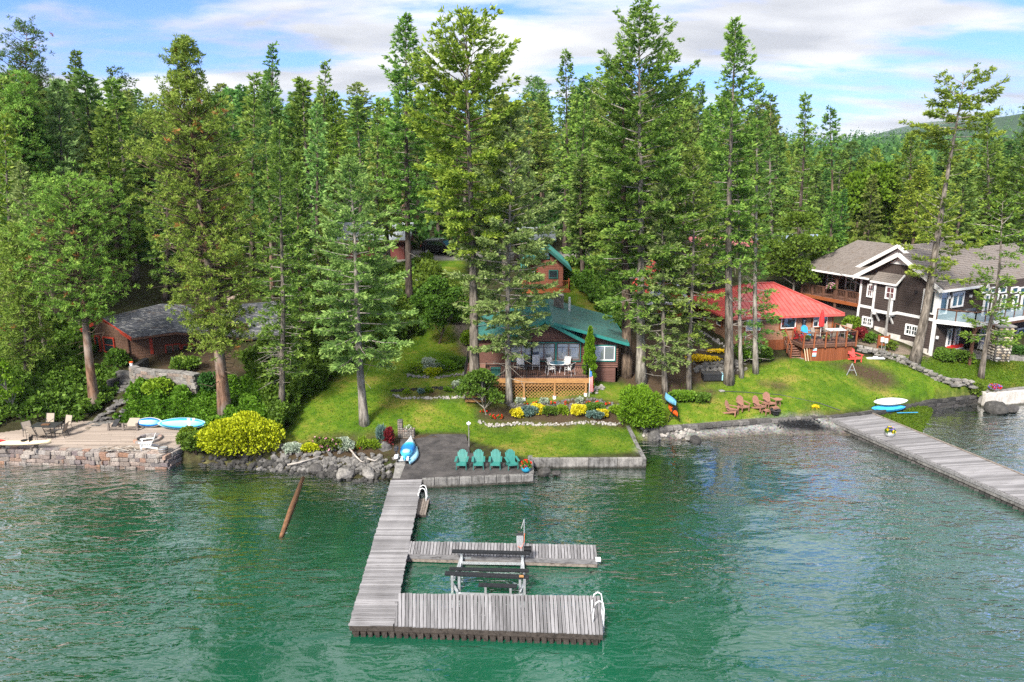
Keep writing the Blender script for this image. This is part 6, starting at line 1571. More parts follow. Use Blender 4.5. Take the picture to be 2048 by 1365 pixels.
bush('yellow_flowers', 'spreading yellow flowering ground cover above the stone bank', 'flowers', Gt(1402, 722), 1.5, .7, .42, 1500, 'petals_yellow', .13, seed=92, stems=False, lumps=14)
bush('yellow_flowers', 'small yellow flower clump on the slope by the red roofed house', 'flowers', Gt(1432, 706), 1.0, .3, .25, 500, 'petals_yellow', .12, seed=93, stems=False)
# rough steps in the stone bank
t = thing('timber_steps', 'dark rough timber steps in the stone bank under the firs', 'steps', Gt(1450, 735))
for i in range(5):
    q = Vector(Gt(1436 + i * 9, 716 + i * 8)); MB().bar(q + Vector((-.6, .1, .1)), q + Vector((.6, -.1, .1)), .34, .2).build('step', 'dark_timber', t, True)
# garden bed plants (front of the deck)
BED = [(1035, 835, .42, .36, .5, 'leaves_yellow', 'yellow mound at the left end of the garden bed row'), (1059, 832, .5, .4, .58, 'leaves_blue', 'blue-grey spiky shrub between two yellow mounds, left part of the bed'), (1075, 828, .48, .4, .55, 'leaves_yellow', 'bright yellow shrub right of the blue-grey one'),
       (1101, 832, .5, .4, .55, 'leaves_green', 'green rounded shrub in the middle left of the bed'), (1125, 828, .4, .35, .5, 'leaves_lime', 'yellow-green mound in the middle of the bed'), (1156, 830, .52, .42, .6, 'leaves_yellow', 'largest bright yellow mound of the bed'),
       (1186, 826, .6, .42, .55, 'leaves_green', 'wide green shrub in the right half of the bed'), (1188, 838, .55, .36, .42, 'leaves_blue', 'low blue-grey juniper at the front right of the bed'), (1204, 834, .35, .3, .42, 'leaves_yellow', 'small yellow mound right of the low juniper'), (1232, 828, .4, .34, .5, 'leaves_lime', 'pale mound beside the large rounded shrub')]
for i, (px, py, rx, ry, h, m, lb) in enumerate(BED): bush('bed_plant', lb, 'shrub', Gt(px, py), rx * 1.3, ry * 1.2, h * 1.25, 1300, m, .12, seed=400 + i, stems=False)
for i, px in enumerate([1052, 1071, 1106, 1133, 1177, 1195, 1212]):
    bush('red_flowers', ['first', 'second', 'third', 'fourth', 'fifth', 'sixth', 'seventh'][i] + ' red flower clump from the left along the top of the rockery', 'flowers', Gt(px, 811), .22, .16, .26, 90, 'leaves_green', .08, seed=430 + i, flowers=('petals_red', 9, .09), stems=False, group='red flower clumps on the rockery')
for i, (px, lb) in enumerate([(1040, 'white-leaved dusty plant at the left top of the rockery'), (1087, 'white-leaved dusty plant at the middle top of the rockery'), (1158, 'white-leaved dusty plant at the right top of the rockery')]):
    bush('silver_plant', lb, 'plant', Gt(px, 808), .34, .22, .42, 220, 'leaves_silver', .13, seed=440 + i, stems=False)
for i, (px, py, lb) in enumerate([(968, 828, 'red flowers at the upper left of the bed under the lilac'), (985, 838, 'red flowers at the lower left of the bed'), (1000, 838, 'red flowers beside the sparse pale fir trunk foot'), (584, 898, 'red flowers behind the silver-leaved shore plant'), (712, 900, 'red flowers between silvery grass and iris')]):
    bush('red_flowers', lb, 'flowers', Gt(px, py), .25, .18, .28, 90, 'leaves_green', .08, seed=450 + i, flowers=('petals_red', 10, .09), stems=False)
for i, (px, py, m, lb) in enumerate([(858, 787, 'leaves_bright', 'bright green tuft in the middle of the upper flower strip'), (895, 785, 'leaves_bright', 'larger green tuft right in the upper flower strip'), (920, 786, 'leaves_green', 'green tuft at the right end of the upper flower strip'), (842, 788, 'leaves_blue', 'low violet-grey tuft left in the upper flower strip'), (815, 789, 'leaves_lime', 'small tuft near the left end of the upper flower strip')]):
    bush('strip_plant', lb, 'plant', Gt(px, py), .32, .24, .38, 260, m, .13, seed=470 + i, stems=False, up=1)
bush('climbing_flowers', 'red flowers on the plant by the deck side rail', 'flowers', (Gt(938, 690)[0], Gt(938, 690)[1], Gt(938, 690)[2] + .9), .3, .25, .4, 150, 'leaves_green', .12, seed=480, flowers=('petals_red', 8, .12), stems=False)
# propane tank
p = Gt(822, 575); t = thing('propane_tank', 'white horizontal gas tank behind the dark bare trunk', 'gas tank', (p[0], p[1], p[2]))
MB().tube([(-1.05, 0, .6), (-.95, 0, .6), (-.7, 0, .6), (.7, 0, .6), (.95, 0, .6), (1.05, 0, .6)], [.05, .28, .42, .42, .28, .05], 16).build('tank', 'white_plastic', t, smooth=True)
for x in (-.5, .5): MB().box(x - .08, x + .08, -.3, .3, 0, .25).build('foot', 'concrete_grey', t)
# ================================================================== HOUSES
def roofmat(name, dark, light, scale=(3, 3, 3), sc=3.0, rough=.8, metal=0, speck=None):
    m, nt, b = _mat(name)
    n = noise(nt, coords(nt, scale), sc, 6, .7); c = ramp_node(nt, n, [(.35, dark), (.65, light)])
    if speck:
        br = nt.nodes.new('ShaderNodeTexNoise'); br.inputs['Scale'].default_value = 2.2; br.inputs['Detail'].default_value = 2
        nt.links.new(coords(nt, (1.0, 3.2, 3.2)), br.inputs['Vector'])
        c = mixc(nt, ramp_node(nt, br.outputs['Fac'], [(.57, (0, 0, 0)), (.60, (1, 1, 1))]), c, speck)
    li = noise(nt, coords(nt, (1, 1, 1)), 1.3, 8, .75, .5)
    c = mixc(nt, ramp_node(nt, li, [(.56, (0, 0, 0)), (.66, (.65, .65, .65))]), c, (.13, .085, .05))
    nt.links.new(c, b.inputs['Base Color']); b.inputs['Roughness'].default_value = rough; b.inputs['Metallic'].default_value = metal
    bump(nt, b, n, .4, .02); return m
roofmat('roof_green', (.030, .085, .080), (.055, .17, .155), rough=.45)
roofmat('roof_green_metal', (.035, .15, .135), (.06, .22, .195), rough=.35)
roofmat('roof_red', (.48, .065, .055), (.60, .12, .10), (1, 1, 1), 1.2, rough=.4)
roofmat('roof_pink', (.36, .10, .11), (.50, .18, .19), (1, 1, 1), 1.5, rough=.5)
roofmat('roof_brown', (.10, .085, .075), (.27, .23, .205), (5, 5, 5), 5)
roofmat('roof_charcoal', (.035, .038, .046), (.105, .110, .130), (4, 4, 4), 4, speck=(.26, .255, .25))
roofmat('roof_tin', (.22, .25, .26), (.34, .37, .39), (1, 1, 1), 1, rough=.4)
roofmat('roof_blue_tin', (.22, .29, .40), (.32, .39, .50), (1, 1, 1), 1, rough=.45)
mat('trim_teal', (.025, .20, .175), (.018, .16, .14), .5, 4, bmp=.05)
mat('trim_white', (.80, .79, .78), (.72, .71, .70), .6, 4, bmp=.05)
mat('trim_red', (.42, .05, .025), (.32, .035, .018), .6, 4, bmp=.1)
mat('trim_orange', (.30, .09, .03), (.24, .07, .022), .6, 4, bmp=.1)
mat('trim_green_dark', (.02, .10, .085), (.015, .08, .065), .6, 4, bmp=.05)
mat('wall_brown', (.17, .085, .066), (.13, .062, .048), .85, 5, bmp=.3)
mat('wall_brown_shingle', (.17, .085, .070), (.12, .060, .050), .85, 9, bmp=.4, stretch=(2, 2, 1))
mat('wall_dark', (.068, .050, .045), (.046, .034, .030), .85, 8, bmp=.4)
mat('wall_tan', (.34, .18, .11), (.29, .15, .09), .8, 3, bmp=.15)
mat('wall_cabin', (.15, .080, .052), (.085, .046, .030), .9, 7, bmp=.4, vary=.35)
mat('wall_log', (.50, .18, .04), (.38, .12, .025), .6, 3, bmp=.2, stretch=(1, 1, 4))
mat('wall_maroon', (.16, .050, .042), (.12, .036, .030), .85, 5, bmp=.2)
mat('wall_redbrown', (.20, .075, .05), (.15, .055, .035), .85, 5, bmp=.3)
mat('curtain', (.70, .70, .68), (.5, .5, .48), .9, 6, bmp=0)
mat('foundation', (.38, .36, .33), (.26, .25, .23), .95, 6)
m, nt, b = _mat('window_glass'); b.inputs['Base Color'].default_value = (.02, .03, .035, 1); b.inputs['Roughness'].default_value = .03; b.inputs['Specular IOR Level'].default_value = 1.0
b.inputs['IOR'].default_value = 1.9
m, nt, b = _mat('window_glass_blue'); b.inputs['Base Color'].default_value = (.03, .10, .15, 1); b.inputs['Roughness'].default_value = .04; b.inputs['Specular IOR Level'].default_value = 1.0; b.inputs['IOR'].default_value = 1.9

m, nt, b = _mat('window_glass_pale'); b.inputs['Base Color'].default_value = (.17, .19, .21, 1); b.inputs['Roughness'].default_value = .04; b.inputs['Specular IOR Level'].default_value = 1.0; b.inputs['IOR'].default_value = 1.9  # pale base colour stands in for reflected sky and pale interiors
m, nt, b = _mat('clear_glass'); b.inputs['Base Color'].default_value = (.35, .50, .58, 1); b.inputs['Roughness'].default_value = .03; b.inputs['Alpha'].default_value = .32

class Wall:
    """vertical wall plane from A to B (left to right seen from outside), u along it, outward normal n"""
    def __init__(s, A, B):
        s.A = Vector((A[0], A[1], 0)); s.B = Vector((B[0], B[1], 0)); s.L = (s.B - s.A).length; s.e = (s.B - s.A).normalized(); s.n = Vector((s.e.y, -s.e.x, 0))
    def p(s, u, z, o=0.0): q = s.A + s.e * u + s.n * o; return (q.x, q.y, z)
    def at(s, px, py): return Wl((s.A.x, s.A.y), (s.B.x, s.B.y), px, py)
    def poly(s, pts, t=.15, o=0.0):       # extruded wall polygon [(u,z)], outer face at offset o
        n = len(pts); f = [s.p(u, z, o) for u, z in pts]; b = [s.p(u, z, o - t) for u, z in pts]
        return MB().add(f + b, [tuple(range(n)), tuple(range(n, 2 * n))[::-1]] + [(i, i + n, (i + 1) % n + n, (i + 1) % n) for i in range(n)])
    def box(s, u0, u1, z0, z1, o0, o1, mb=None):
        mb = mb or MB(); P = [s.p(u, z, o) for z in (z0, z1) for u, o in ((u0, o0), (u1, o0), (u1, o1), (u0, o1))]
        return mb.add(P, [(3, 2, 1, 0), (4, 5, 6, 7), (0, 1, 5, 4), (1, 2, 6, 5), (2, 3, 7, 6), (3, 0, 4, 7)])
def window(par, w, u0, u1, z0, z1, fm, gm='window_glass', nx=1, ny=1, fw=.09, split=None, mull=.045, outer=None):
    mb = MB(); D0, D1 = -.02, .14
    w.box(u0 - fw, u0, z0 - fw, z1 + fw, D0, D1, mb); w.box(u1, u1 + fw, z0 - fw, z1 + fw, D0, D1, mb)
    w.box(u0 + .001, u1 - .001, z1, z1 + fw, D0, D1 - .004, mb); w.box(u0 + .001, u1 - .001, z0 - fw, z0, D0, D1 - .004, mb)
    fr = mb.build('window', fm, par, True)
    if split:
        for sx in split: w.box(u0 + (u1 - u0) * sx - mull, u0 + (u1 - u0) * sx + mull, z0, z1, D0, D1 - .008).build('post', fm, fr, True)
    for i in range(1, nx): x = u0 + (u1 - u0) * i / nx; w.box(x - mull * .5, x + mull * .5, z0, z1, .08, .112).build('muntin', fm, fr, True)
    for i in range(1, ny): z = z0 + (z1 - z0) * i / ny; w.box(u0, u1, z - mull * .5, z + mull * .5, .081, .11).build('muntin', fm, fr, True)
    w.box(u0, u1, z0, z1, -.01, .09).build('pane', gm, fr, True)
    if outer: 
        f2 = .07; o2 = MB(); a0, a1, b0, b1 = u0 - fw, u1 + fw, z0 - fw, z1 + fw
        w.box(a0 - f2, a0 - .001, b0 - f2, b1 + f2, D0, D1 + .02, o2); w.box(a1 + .001, a1 + f2, b0 - f2, b1 + f2, D0, D1 + .02, o2); w.box(a0, a1, b1 + .001, b1 + f2, D0, D1 + .016, o2); w.box(a0, a1, b0 - f2, b0 - .001, D0, D1 + .016, o2)
        o2.build('casing', outer, fr, True)
    return fr
def winpx(par, w, x0, y0, x1, y1, fm, gm='window_glass', **k):
    a = w.at(x0, y1); b = w.at(x1, y0); a2 = w.at(x1, y1); b2 = w.at(x0, y0)
    z0 = (a[1] + a2[1]) / 2; z1 = (b[1] + b2[1]) / 2
    return window(par, w, a[0], b[0], z0, z1, fm, gm, **k)
def siding(par, w, u0, u1, z0, z1, m, h=.16, kind='log', name='siding'):
    """courses of siding as relief in front of the wall, one joined part"""
    mb = MB(); n = int((z1 - z0) / h)
    for i in range(n):
        a = z0 + i * h
        if kind == 'log':
            P = []
            for (zz, o) in ((a + .01, 0), (a + h * .2, .05), (a + h * .5, .07), (a + h * .8, .05), (a + h - .01, 0)): P += [w.p(u0, zz, o), w.p(u1, zz, o)]
            mb.add(P, [(j * 2, j * 2 + 1, j * 2 + 3, j * 2 + 2) for j in range(4)])
        else:
            P = [w.p(u0, a, .03), w.p(u1, a, .03), w.p(u1, a + h, .004), w.p(u0, a + h, .004), w.p(u0, a, 0), w.p(u1, a, 0)]
            mb.add(P, [(0, 1, 2, 3), (4, 5, 1, 0)])
    return tag(mb.build(name, m, par, True), kind='stuff')
def shingles(par, w, polyf, z0, z1, m, h=.16, wd=.28, seed=1, name='shingle_courses'):
    """individual shingles as shallow relief, joined; polyf(z) -> (u0,u1)"""
    rg = random.Random(seed); mb = MB(); z = z0
    while z < z1 - .02:
        u0, u1 = polyf(z); u = u0 - rg.uniform(0, wd * .5)
        while u < u1:
            ww = wd * rg.uniform(.6, 1.25); a, b = max(u, u0), min(u + ww - .012, u1)
            if b - a > .05:
                o = rg.uniform(.018, .036); dz = rg.uniform(-.008, .008)
                mb.add([w.p(a, z + dz, o), w.p(b, z + dz, o), w.p(b, z + h, .004), w.p(a, z + h, .004), w.p(a, z + dz, 0), w.p(b, z + dz, 0)], [(0, 1, 2, 3), (4, 5, 1, 0)])
            u += ww
        z += h
    return tag(mb.build(name, m, par, True), kind='stuff')
def roof_plane(par, q, m, th=.12, name='roof'):
    return MB().slab(q, th).build(name, m, par, True)
def roof_shingles(par, roof, q, m, rowh=.17, wd=.34, seed=1):
    """q: eaveL, eaveR, ridgeR, ridgeL. rows of tabs standing proud of the plane"""
    rg = random.Random(seed); q = [Vector(p) for p in q]; nrm = (q[1] - q[0]).cross(q[3] - q[0]).normalized()
    if nrm.z < 0: nrm = -nrm
    H = max((q[3] - q[0]).length, (q[2] - q[1]).length); n = int(H / rowh); mb = MB()
    for i in range(n):
        a0, a1 = q[0].lerp(q[3], i / n), q[1].lerp(q[2], i / n); b0, b1 = q[0].lerp(q[3], (i + 1) / n), q[1].lerp(q[2], (i + 1) / n)
        L = (a1 - a0).length; u = -rg.uniform(0, wd)
        while u < L:
            ww = wd * rg.uniform(.6, 1.3); s, e = max(0, u) / L, min(u + ww - .015, L) / L
            if e > s + .002:
                o = nrm * rg.uniform(.022, .045)
                mb.add([a0.lerp(a1, s) + o, a0.lerp(a1, e) + o, b0.lerp(b1, e) + nrm * .008, b0.lerp(b1, s) + nrm * .008, a0.lerp(a1, s), a0.lerp(a1, e)], [(0, 1, 2, 3), (4, 5, 1, 0)])
            u += ww
    o = mb.build('roof_shingles', m, roof, True); return tag(o, kind='stuff')
def roof_seams(par, roof, q, m, sp=.42, h=.045, w=.035):
    q = [Vector(p) for p in q]; nrm = (q[1] - q[0]).cross(q[3] - q[0]).normalized()
    if nrm.z < 0: nrm = -nrm
    e = (q[1] - q[0]).normalized(); L = (q[1] - q[0]).length; f = (nrm.cross(e)).normalized()
    if f.dot(q[3] - q[0]) < 0: f = -f
    mb = MB(); n = int(L / sp)
    def top(u):                           # distance up the slope to the far edge polygon
        P = [((p - q[0]).dot(e), (p - q[0]).dot(f)) for p in q]; best = 0
        for i in range(4):
            (x0, y0), (x1, y1) = P[i], P[(i + 1) % 4]
            if abs(x1 - x0) > 1e-6 and min(x0, x1) <= u <= max(x0, x1): best = max(best, y0 + (y1 - y0) * (u - x0) / (x1 - x0))
        return best
    for i in range(n + 1):
        u = min(L - .03, .03 + i * sp); t = top(u)
        if t > .1: a = q[0] + e * u + nrm * h * .5; mb.bar(a, a + f * t, w, h, nrm)
    o = mb.build('roof_ribs', m, roof, True); return tag(o, kind='stuff')
def rake(par, p, q, m, h=.22, w=.06, name='fascia'): return MB().bar(p, q, w, h).build(name, m, par, True)
def railing(par, pts, z, h, pm, bm, posts=None, sp=.12, pw=.10, bw=.02, top=None, glass=None):
    """posts, top rail, thin balusters"""
    for a, b in zip(pts[:-1], pts[1:]):
        A, B = Vector((*a[:2], z)), Vector((*b[:2], z)); L = (B - A).length; n = posts or max(1, round(L / 1.4))
        for i in range(n + 1): p = A.lerp(B, i / n); MB().bar(p, p + Vector((0, 0, h)), pw, pw).build('post', pm, par, True)
        MB().bar(A + Vector((0, 0, h + .02)), B + Vector((0, 0, h + .02)), pw * .9, .05).build('top_rail', top or pm, par, True)
        if glass: MB().bar(A + Vector((0, 0, h * .5)), B + Vector((0, 0, h * .5)), .02, h * .8).build('glass_panel', glass, par, True); continue
        MB().bar(A + Vector((0, 0, .08)), B + Vector((0, 0, .08)), .04, .04).build('bottom_rail', bm, par, True)
        k = int(L / sp); mb = MB()
        for i in range(1, k): p = A.lerp(B, i / k); mb.bar(p + Vector((0, 0, .08)), p + Vector((0, 0, h)), bw, bw)
        tag(mb.build('balusters', bm, par, True), kind='stuff')
def floor_planks(par, quad, z, m, w=.14, name='deck_plank'):
    """quad: A0,A1 (one end edge), B0,B1 (other end edge)"""
    return plank_run(par, quad[0], quad[1], quad[2], quad[3], z, w, m, 5, name=name)

# ------------------------------------------------------------------ 1. green roofed cabin with the deck
YF = 54.6
hz = thing('lake_cabin', 'brown log-sided cabin with green roof and teal window trim in the centre', 'cabin', (3, YF, 2.2))
w = Wall((-0.6, YF), (5.35, YF)); w2 = Wall((5.35, YF - .25), (8.05, YF - .25)); w3 = Wall((8.05, YF - .25), (8.05, YF + 9.2))
eave = D(1169, 682, YF - .5); peak = D(1090, 641, YF - .5)
xm = peak[0]; ez, pz = eave[2], peak[2] - .12; sl_ = (pz - ez) / (eave[0] - xm)
zb = 1.9; ze = pz - sl_ * (5.35 - xm)
w.poly([(0, zb), (w.L, zb), (w.L, ze), (xm + .6, pz), (0, pz - sl_ * (xm + .6))]).build('front_wall', 'wall_brown', hz, True)
zs_ = w.at(1100, 680)[1]
siding(hz, w, 0, w.L, 3.4, zs_ - .1, 'wall_brown', .17)
w.box(-.02, w.L + .02, zs_ - .08, zs_ + .08, 0, .09).build('band', 'wall_brown', hz, True)
shingles(hz, w, lambda z: (max(0, xm + .6 - (pz - .1 - z) / sl_), min(w.L, xm + .6 + (pz - .1 - z) / sl_)), zs_ + .1, pz - .25, 'wall_brown_shingle', .15, .2, 2)
EZ = 5.45; RZ = 7.05; RX = 3.1; EX = 8.75; YB = YF + 9.3
w2z = lambda x: RZ - (RZ - EZ) * (x - RX) / (EX - RX) - .15
w2.poly([(0, 1.9), (w2.L, 1.9), (w2.L, w2z(8.05)), (0, w2z(5.35))]).build('side_room_wall', 'wall_brown', hz, True)
siding(hz, w2, 0, w2.L, 3.45, 5.0, 'wall_brown', .17); shingles(hz, w2, lambda z: (0, w2.L), 5.05, w2z(8.05) , 'wall_brown_shingle', .15, .2, 4)
w3.poly([(0, 1.9), (w3.L, 2.6), (w3.L, w2z(8.05)), (0, w2z(8.05))]).build('right_wall', 'wall_brown', hz, True); siding(hz, w3, 0, w3.L, 3.2, 5.2, 'wall_brown', .17)
Wall((-2.6, YB), (-2.6, YF + 1.5)).poly([(0, 3), (w3.L - 2, 3), (w3.L - 2, 5.2), (0, 5.2)]).build('left_wall', 'wall_brown', hz, True)
Wall((-2.6, YF + 1.2), (-.6, YF + 1.2)).poly([(0, 2.9), (2, 2.9), (2, 6.0), (0, 5.4)]).build('left_front_wall', 'wall_brown', hz, True)
# windows
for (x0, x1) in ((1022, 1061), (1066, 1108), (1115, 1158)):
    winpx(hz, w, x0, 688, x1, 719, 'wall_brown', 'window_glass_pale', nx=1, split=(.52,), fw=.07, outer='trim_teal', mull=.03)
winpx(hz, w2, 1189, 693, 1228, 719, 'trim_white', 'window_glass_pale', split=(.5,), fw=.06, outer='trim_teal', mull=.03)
w2.box(.6, 2.5, 2.1, 3.3, -.02, .03).build('lattice_panel', 'wall_brown_shingle', hz, True)
lat = MB(); 
for i in range(14): w2.box(.62 + i * .135, .65 + i * .135, 2.12, 3.28, .03, .045, lat)
for i in range(9): w2.box(.62, 2.48, 2.15 + i * .13, 2.18 + i * .13, .046, .058, lat)
tag(lat.build('lattice', 'wall_brown', hz, True), kind='stuff')
# bright sky reflection and curtains are put into the panes' pale glass colour
# main roof
q = [(RX, YF - .9, RZ), (EX, YF - .9, EZ), (EX, YB, EZ), (RX, YB, RZ)]
r = roof_plane(hz, q, 'roof_green', .10); roof_shingles(hz, r, [q[1], q[2], q[3], q[0]], 'roof_green', .2, .5, 3)
q2 = [(RX, YF - .9, RZ), (-2.9, YF + .9, EZ - .1), (-2.9, YB, EZ - .1), (RX, YB, RZ)]
r2 = roof_plane(hz, [q2[0], q2[3], q2[2], q2[1]], 'roof_green_metal', .10); roof_seams(hz, r2, [q2[1], q2[2], q2[3], q2[0]], 'roof_green_metal')
rake(hz, (RX, YF - .92, RZ - .02), (EX, YF - .92, EZ - .02), 'trim_teal'); rake(hz, (EX + .02, YF - .9, EZ - .04), (EX + .02, YB, EZ - .04), 'trim_teal', .18)
# front gable roof
gy0, gy1 = YF - .75, YF + 5
for s in (-1, 1):
    xe = xm + s * (eave[0] - xm); ee = (xe, gy0, ez); 
    Q = [(xm, gy0, pz + .12), ee, (xe, gy1, ez), (xm, gy1, pz + .12)]
    if s < 0: Q = [(xm, gy0, pz + .12), (xm, gy1, pz + .12), (xe - .5, gy1, ez - .12), (xe - .5, gy0, ez - .12)]
    o = roof_plane(hz, Q, 'roof_green_metal', .10)
    roof_seams(hz, o, [Q[1], Q[2], Q[3], Q[0]] if s > 0 else [Q[3], Q[2], Q[1], Q[0]], 'roof_green_metal')
    rake(hz, (xm, gy0 - .03, pz + .09), (Q[1] if s > 0 else Q[3])[:1] + (gy0 - .03,) + ((ez if s > 0 else ez - .12) - .03,), 'trim_teal', .24)
cpos = D(1117, 625, YF + 6.5)
MB().box(cpos[0] - .4, cpos[0] + .4, YF + 6.2, YF + 7.0, 5.8, D(1117, 590, YF + 6.5)[2]).build('chimney', 'stone_mixed', hz, True)
zt_ = D(1117, 590, YF + 6.5)[2]; cb = MB()
for r_ in range(8):
    for c_i in range(3): cb.box(cpos[0] - .42 + c_i * .28 + (.02 if r_ % 2 else 0), cpos[0] - .17 + c_i * .28, YF + 6.17, YF + 6.21, zt_ - .17 - r_ * .17, zt_ - .02 - r_ * .17)
tag(cb.build('chimney_stones', 'stone_patio', hz, True), kind='stuff')
MB().tube([(D(1139, 615, YF + 6)[0], YF + 6, 6), (D(1139, 615, YF + 6)[0], YF + 6, 7.75)], .09, 8).build('vent_pipe', 'white_paint', hz, True)
# the deck
DZ = 3.4; dx0, dx1, dy0, dy1 = -1.9, 5.55, 51.75, YF - .02
dk2 = thing('cabin_deck', 'raised brown deck with cedar posts and lattice skirt before the green roofed cabin', 'deck', (2, dy0, 2))
plank_run(dk2, (dx0, dy0), (dx0, dy1), (dx1, dy0), (dx1, dy1), DZ, .15, 'deck_brown', 41, name='deck_plank')
MB().box(dx0 - .02, dx1 + .03, dy0 - .06, dy0 - .005, DZ - .36, DZ - .01).build('fascia_board', 'cedar', dk2, True); MB().box(dx1 + .031, dx1 + .08, dy0 - .06, dy1, DZ - .36, DZ - .01).build('fascia_board', 'cedar', dk2, True)
MB().box(dx0, dx1, dy0 + .12, dy0 + .22, DZ - .62, DZ - .36).build('beam', 'cedar', dk2, True)
zg = lambda x, y: gz(x, y)
for px in (1048, 1109, 1171):
    x = G(px, 780, 2.5)[0]; g = zg(x, dy0 + .02)
    MB().bar((x, dy0 - .10, g + .12), (x, dy0 - .10, DZ - .38), .13, .13).build('post', 'cedar', dk2, True); MB().tube([(x, dy0 - .10, g - .1), (x, dy0 - .10, g + .16)], .13, 10).build('footing', 'white_paint', dk2, True)
for px in (1021,):
    x = G(px, 780, 2.5)[0]; MB().bar((x, dy0 - .05, zg(x, dy0)), (x, dy0 - .05, DZ - .38), .1, .1).build('post', 'cedar', dk2, True)
def lattice(par, A, B, z0, z1, m, sp=.17, wd=.045):
    ww = Wall(A, B); mb = MB(); H_ = z1 - z0; L = ww.L
    n = int((L + H_) / sp)
    for s in (1, -1):
        for i in range(n):
            c = i * sp - (H_ if s > 0 else 0); a0, a1 = c, c + s * H_
            zA, zB = z0, z1
            if s > 0: u0, u1 = c, c + H_
            else: u0, u1 = c, c - H_
            t0, t1 = 0.0, 1.0
            du = u1 - u0
            for lim, sg in ((0, 1), (L, -1)):
                f0, f1 = (u0 - lim) * sg, (u1 - lim) * sg
                if f0 < 0 and f1 < 0: t0 = 2
                elif f0 < 0: t0 = max(t0, -f0 / (f1 - f0))
                elif f1 < 0: t1 = min(t1, f0 / (f0 - f1))
            if t0 >= t1: continue
            o = .02 if s > 0 else .0
            p = Vector(ww.p(u0 + du * t0, z0 + H_ * t0, o)); q_ = Vector(ww.p(u0 + du * t1, z0 + H_ * t1, o))
            mb.bar(p, q_, .016, wd, (0, 0, 1)) if False else mb.add([tuple(p + Vector((ww.e.x * a, ww.e.y * a, 0))) for a in (-wd, wd)] + [tuple(q_ + Vector((ww.e.x * a, ww.e.y * a, 0))) for a in (wd, -wd)] +
                [tuple(p + Vector((ww.e.x * a, ww.e.y * a, 0)) + ww.n * .012) for a in (-wd, wd)] + [tuple(q_ + Vector((ww.e.x * a, ww.e.y * a, 0)) + ww.n * .012) for a in (wd, -wd)],
                [(3, 2, 1, 0), (4, 5, 6, 7), (0, 1, 5, 4), (1, 2, 6, 5), (2, 3, 7, 6), (3, 0, 4, 7)])
    return tag(mb.build('lattice_panel', m, par, True), kind='stuff')
gl_ = zg(2, dy0)
for a, b in ((dx0, -.05), (-.02, G(1109, 780, 2.5)[0] - .07), (G(1109, 780, 2.5)[0] + .07, dx1 - .02)): lattice(dk2, (a, dy0 + .0), (b, dy0 + .0), zg(a, dy0) + .08, DZ - .42, 'cedar', .25, .026)
lattice(dk2, (dx1 - .02, dy0), (dx1 - .02, dy1 - .3), zg(dx1, dy1) + .05, DZ - .42, 'cedar', .25, .026)
railing(dk2, [(-1.9, dy0 + .1), (dx1 - .06, dy0 + .1), (dx1 - .06, dy1)], DZ, .92, 'black_metal', 'black_metal', posts=None, sp=.13, pw=.06, bw=.018)
railing(dk2, [(-1.9, dy0 + .1), (-1.9, dy0 + .9)], DZ, .92, 'black_metal', 'black_metal', posts=1, pw=.06)
# side ramp and steps
plank_run(dk2, (-3.4, dy0 + .9), (-1.9, dy0 + .9), (-3.5, dy1 + 1.6), (-1.95, dy1 + 1.6), DZ, .15, 'deck_brown', 42, name='deck_plank')
railing(dk2, [(-3.4, dy0 - .6), (-3.45, dy1 + 1.6)], DZ - .1, .95, 'black_metal', 'black_metal', sp=.14, pw=.06)
for i in range(7):
    MB().box(-3.35, -2.0, dy0 + .9 - (i + 1) * .30, dy0 + .9 - i * .30, DZ - .19 * (i + 1) - .1, DZ - .19 * (i + 1)).build('step', 'stain_dark' if i < 5 else 'cedar', dk2, True)
MB().box(-3.4, -1.95, dy0 - .95, dy0 + .88, 1.9, DZ - 1.2).build('stair_base', 'dark_timber', dk2, True)
# deck furniture
def strap_chair(label, loc, rz, tall=1.0, group=None):
    t = thing('deck_chair', label, 'chair', loc, rz, group); z = .4
    for i in range(6):
        x = -.21 + i * .084; MB().slab([(x - .030, -.24, .42), (x + .030, -.24, .42), (x + .030, .2, .40), (x - .030, .2, .40)], .012).build('strap', 'trim_white', t)
        MB().slab([(x - .030, .2, .42), (x + .030, .2, .42), (x + .030, .36, tall), (x - .030, .36, tall)], .012).build('strap', 'trim_white', t)
    MB().slab([(-.23, .205, .42), (.23, .205, .42), (.23, .375, tall - .02), (-.23, .375, tall - .02)], .01).build('back_mesh', 'dark_metal', t)
    for s in (-1, 1): MB().tube([(s * .26, -.26, 0), (s * .26, -.24, .6), (s * .26, .2, .62), (s * .25, .36, tall), (s * .25, .36, tall)], .018, 5).build('frame', 'trim_white', t); MB().tube([(s * .26, .25, .6), (s * .26, .32, 0)], .018, 5).build('leg', 'trim_white', t)
    return t
def atz(px, py, z): p = G(px, py, z); return (p[0], p[1], z)
strap_chair('left white striped high-backed chair by the cabin window', atz(1041, 742, DZ), .05, 1.15, 'white striped deck chairs'); strap_chair('right white striped high-backed chair by the cabin window', atz(1072, 742, DZ), 0, 1.15, 'white striped deck chairs')
p = atz(1114, 745, DZ); t = thing('round_table', 'round white glass-topped table on the cabin deck', 'table', p); MB().lathe([(.62, .70), (.64, .71), (.62, .74)], 24).build('tabletop', 'white_plastic', t); MB().lathe([(.56, .742), (.55, .748)], 24).build('glass_top', 'window_glass_blue', t)
for k in range(4): a = k * 1.57 + .8; MB().tube([(.25 * math.cos(a), .25 * math.sin(a), 0), (.4 * math.cos(a), .4 * math.sin(a), .70)], .02, 5).build('leg', 'white_plastic', t)
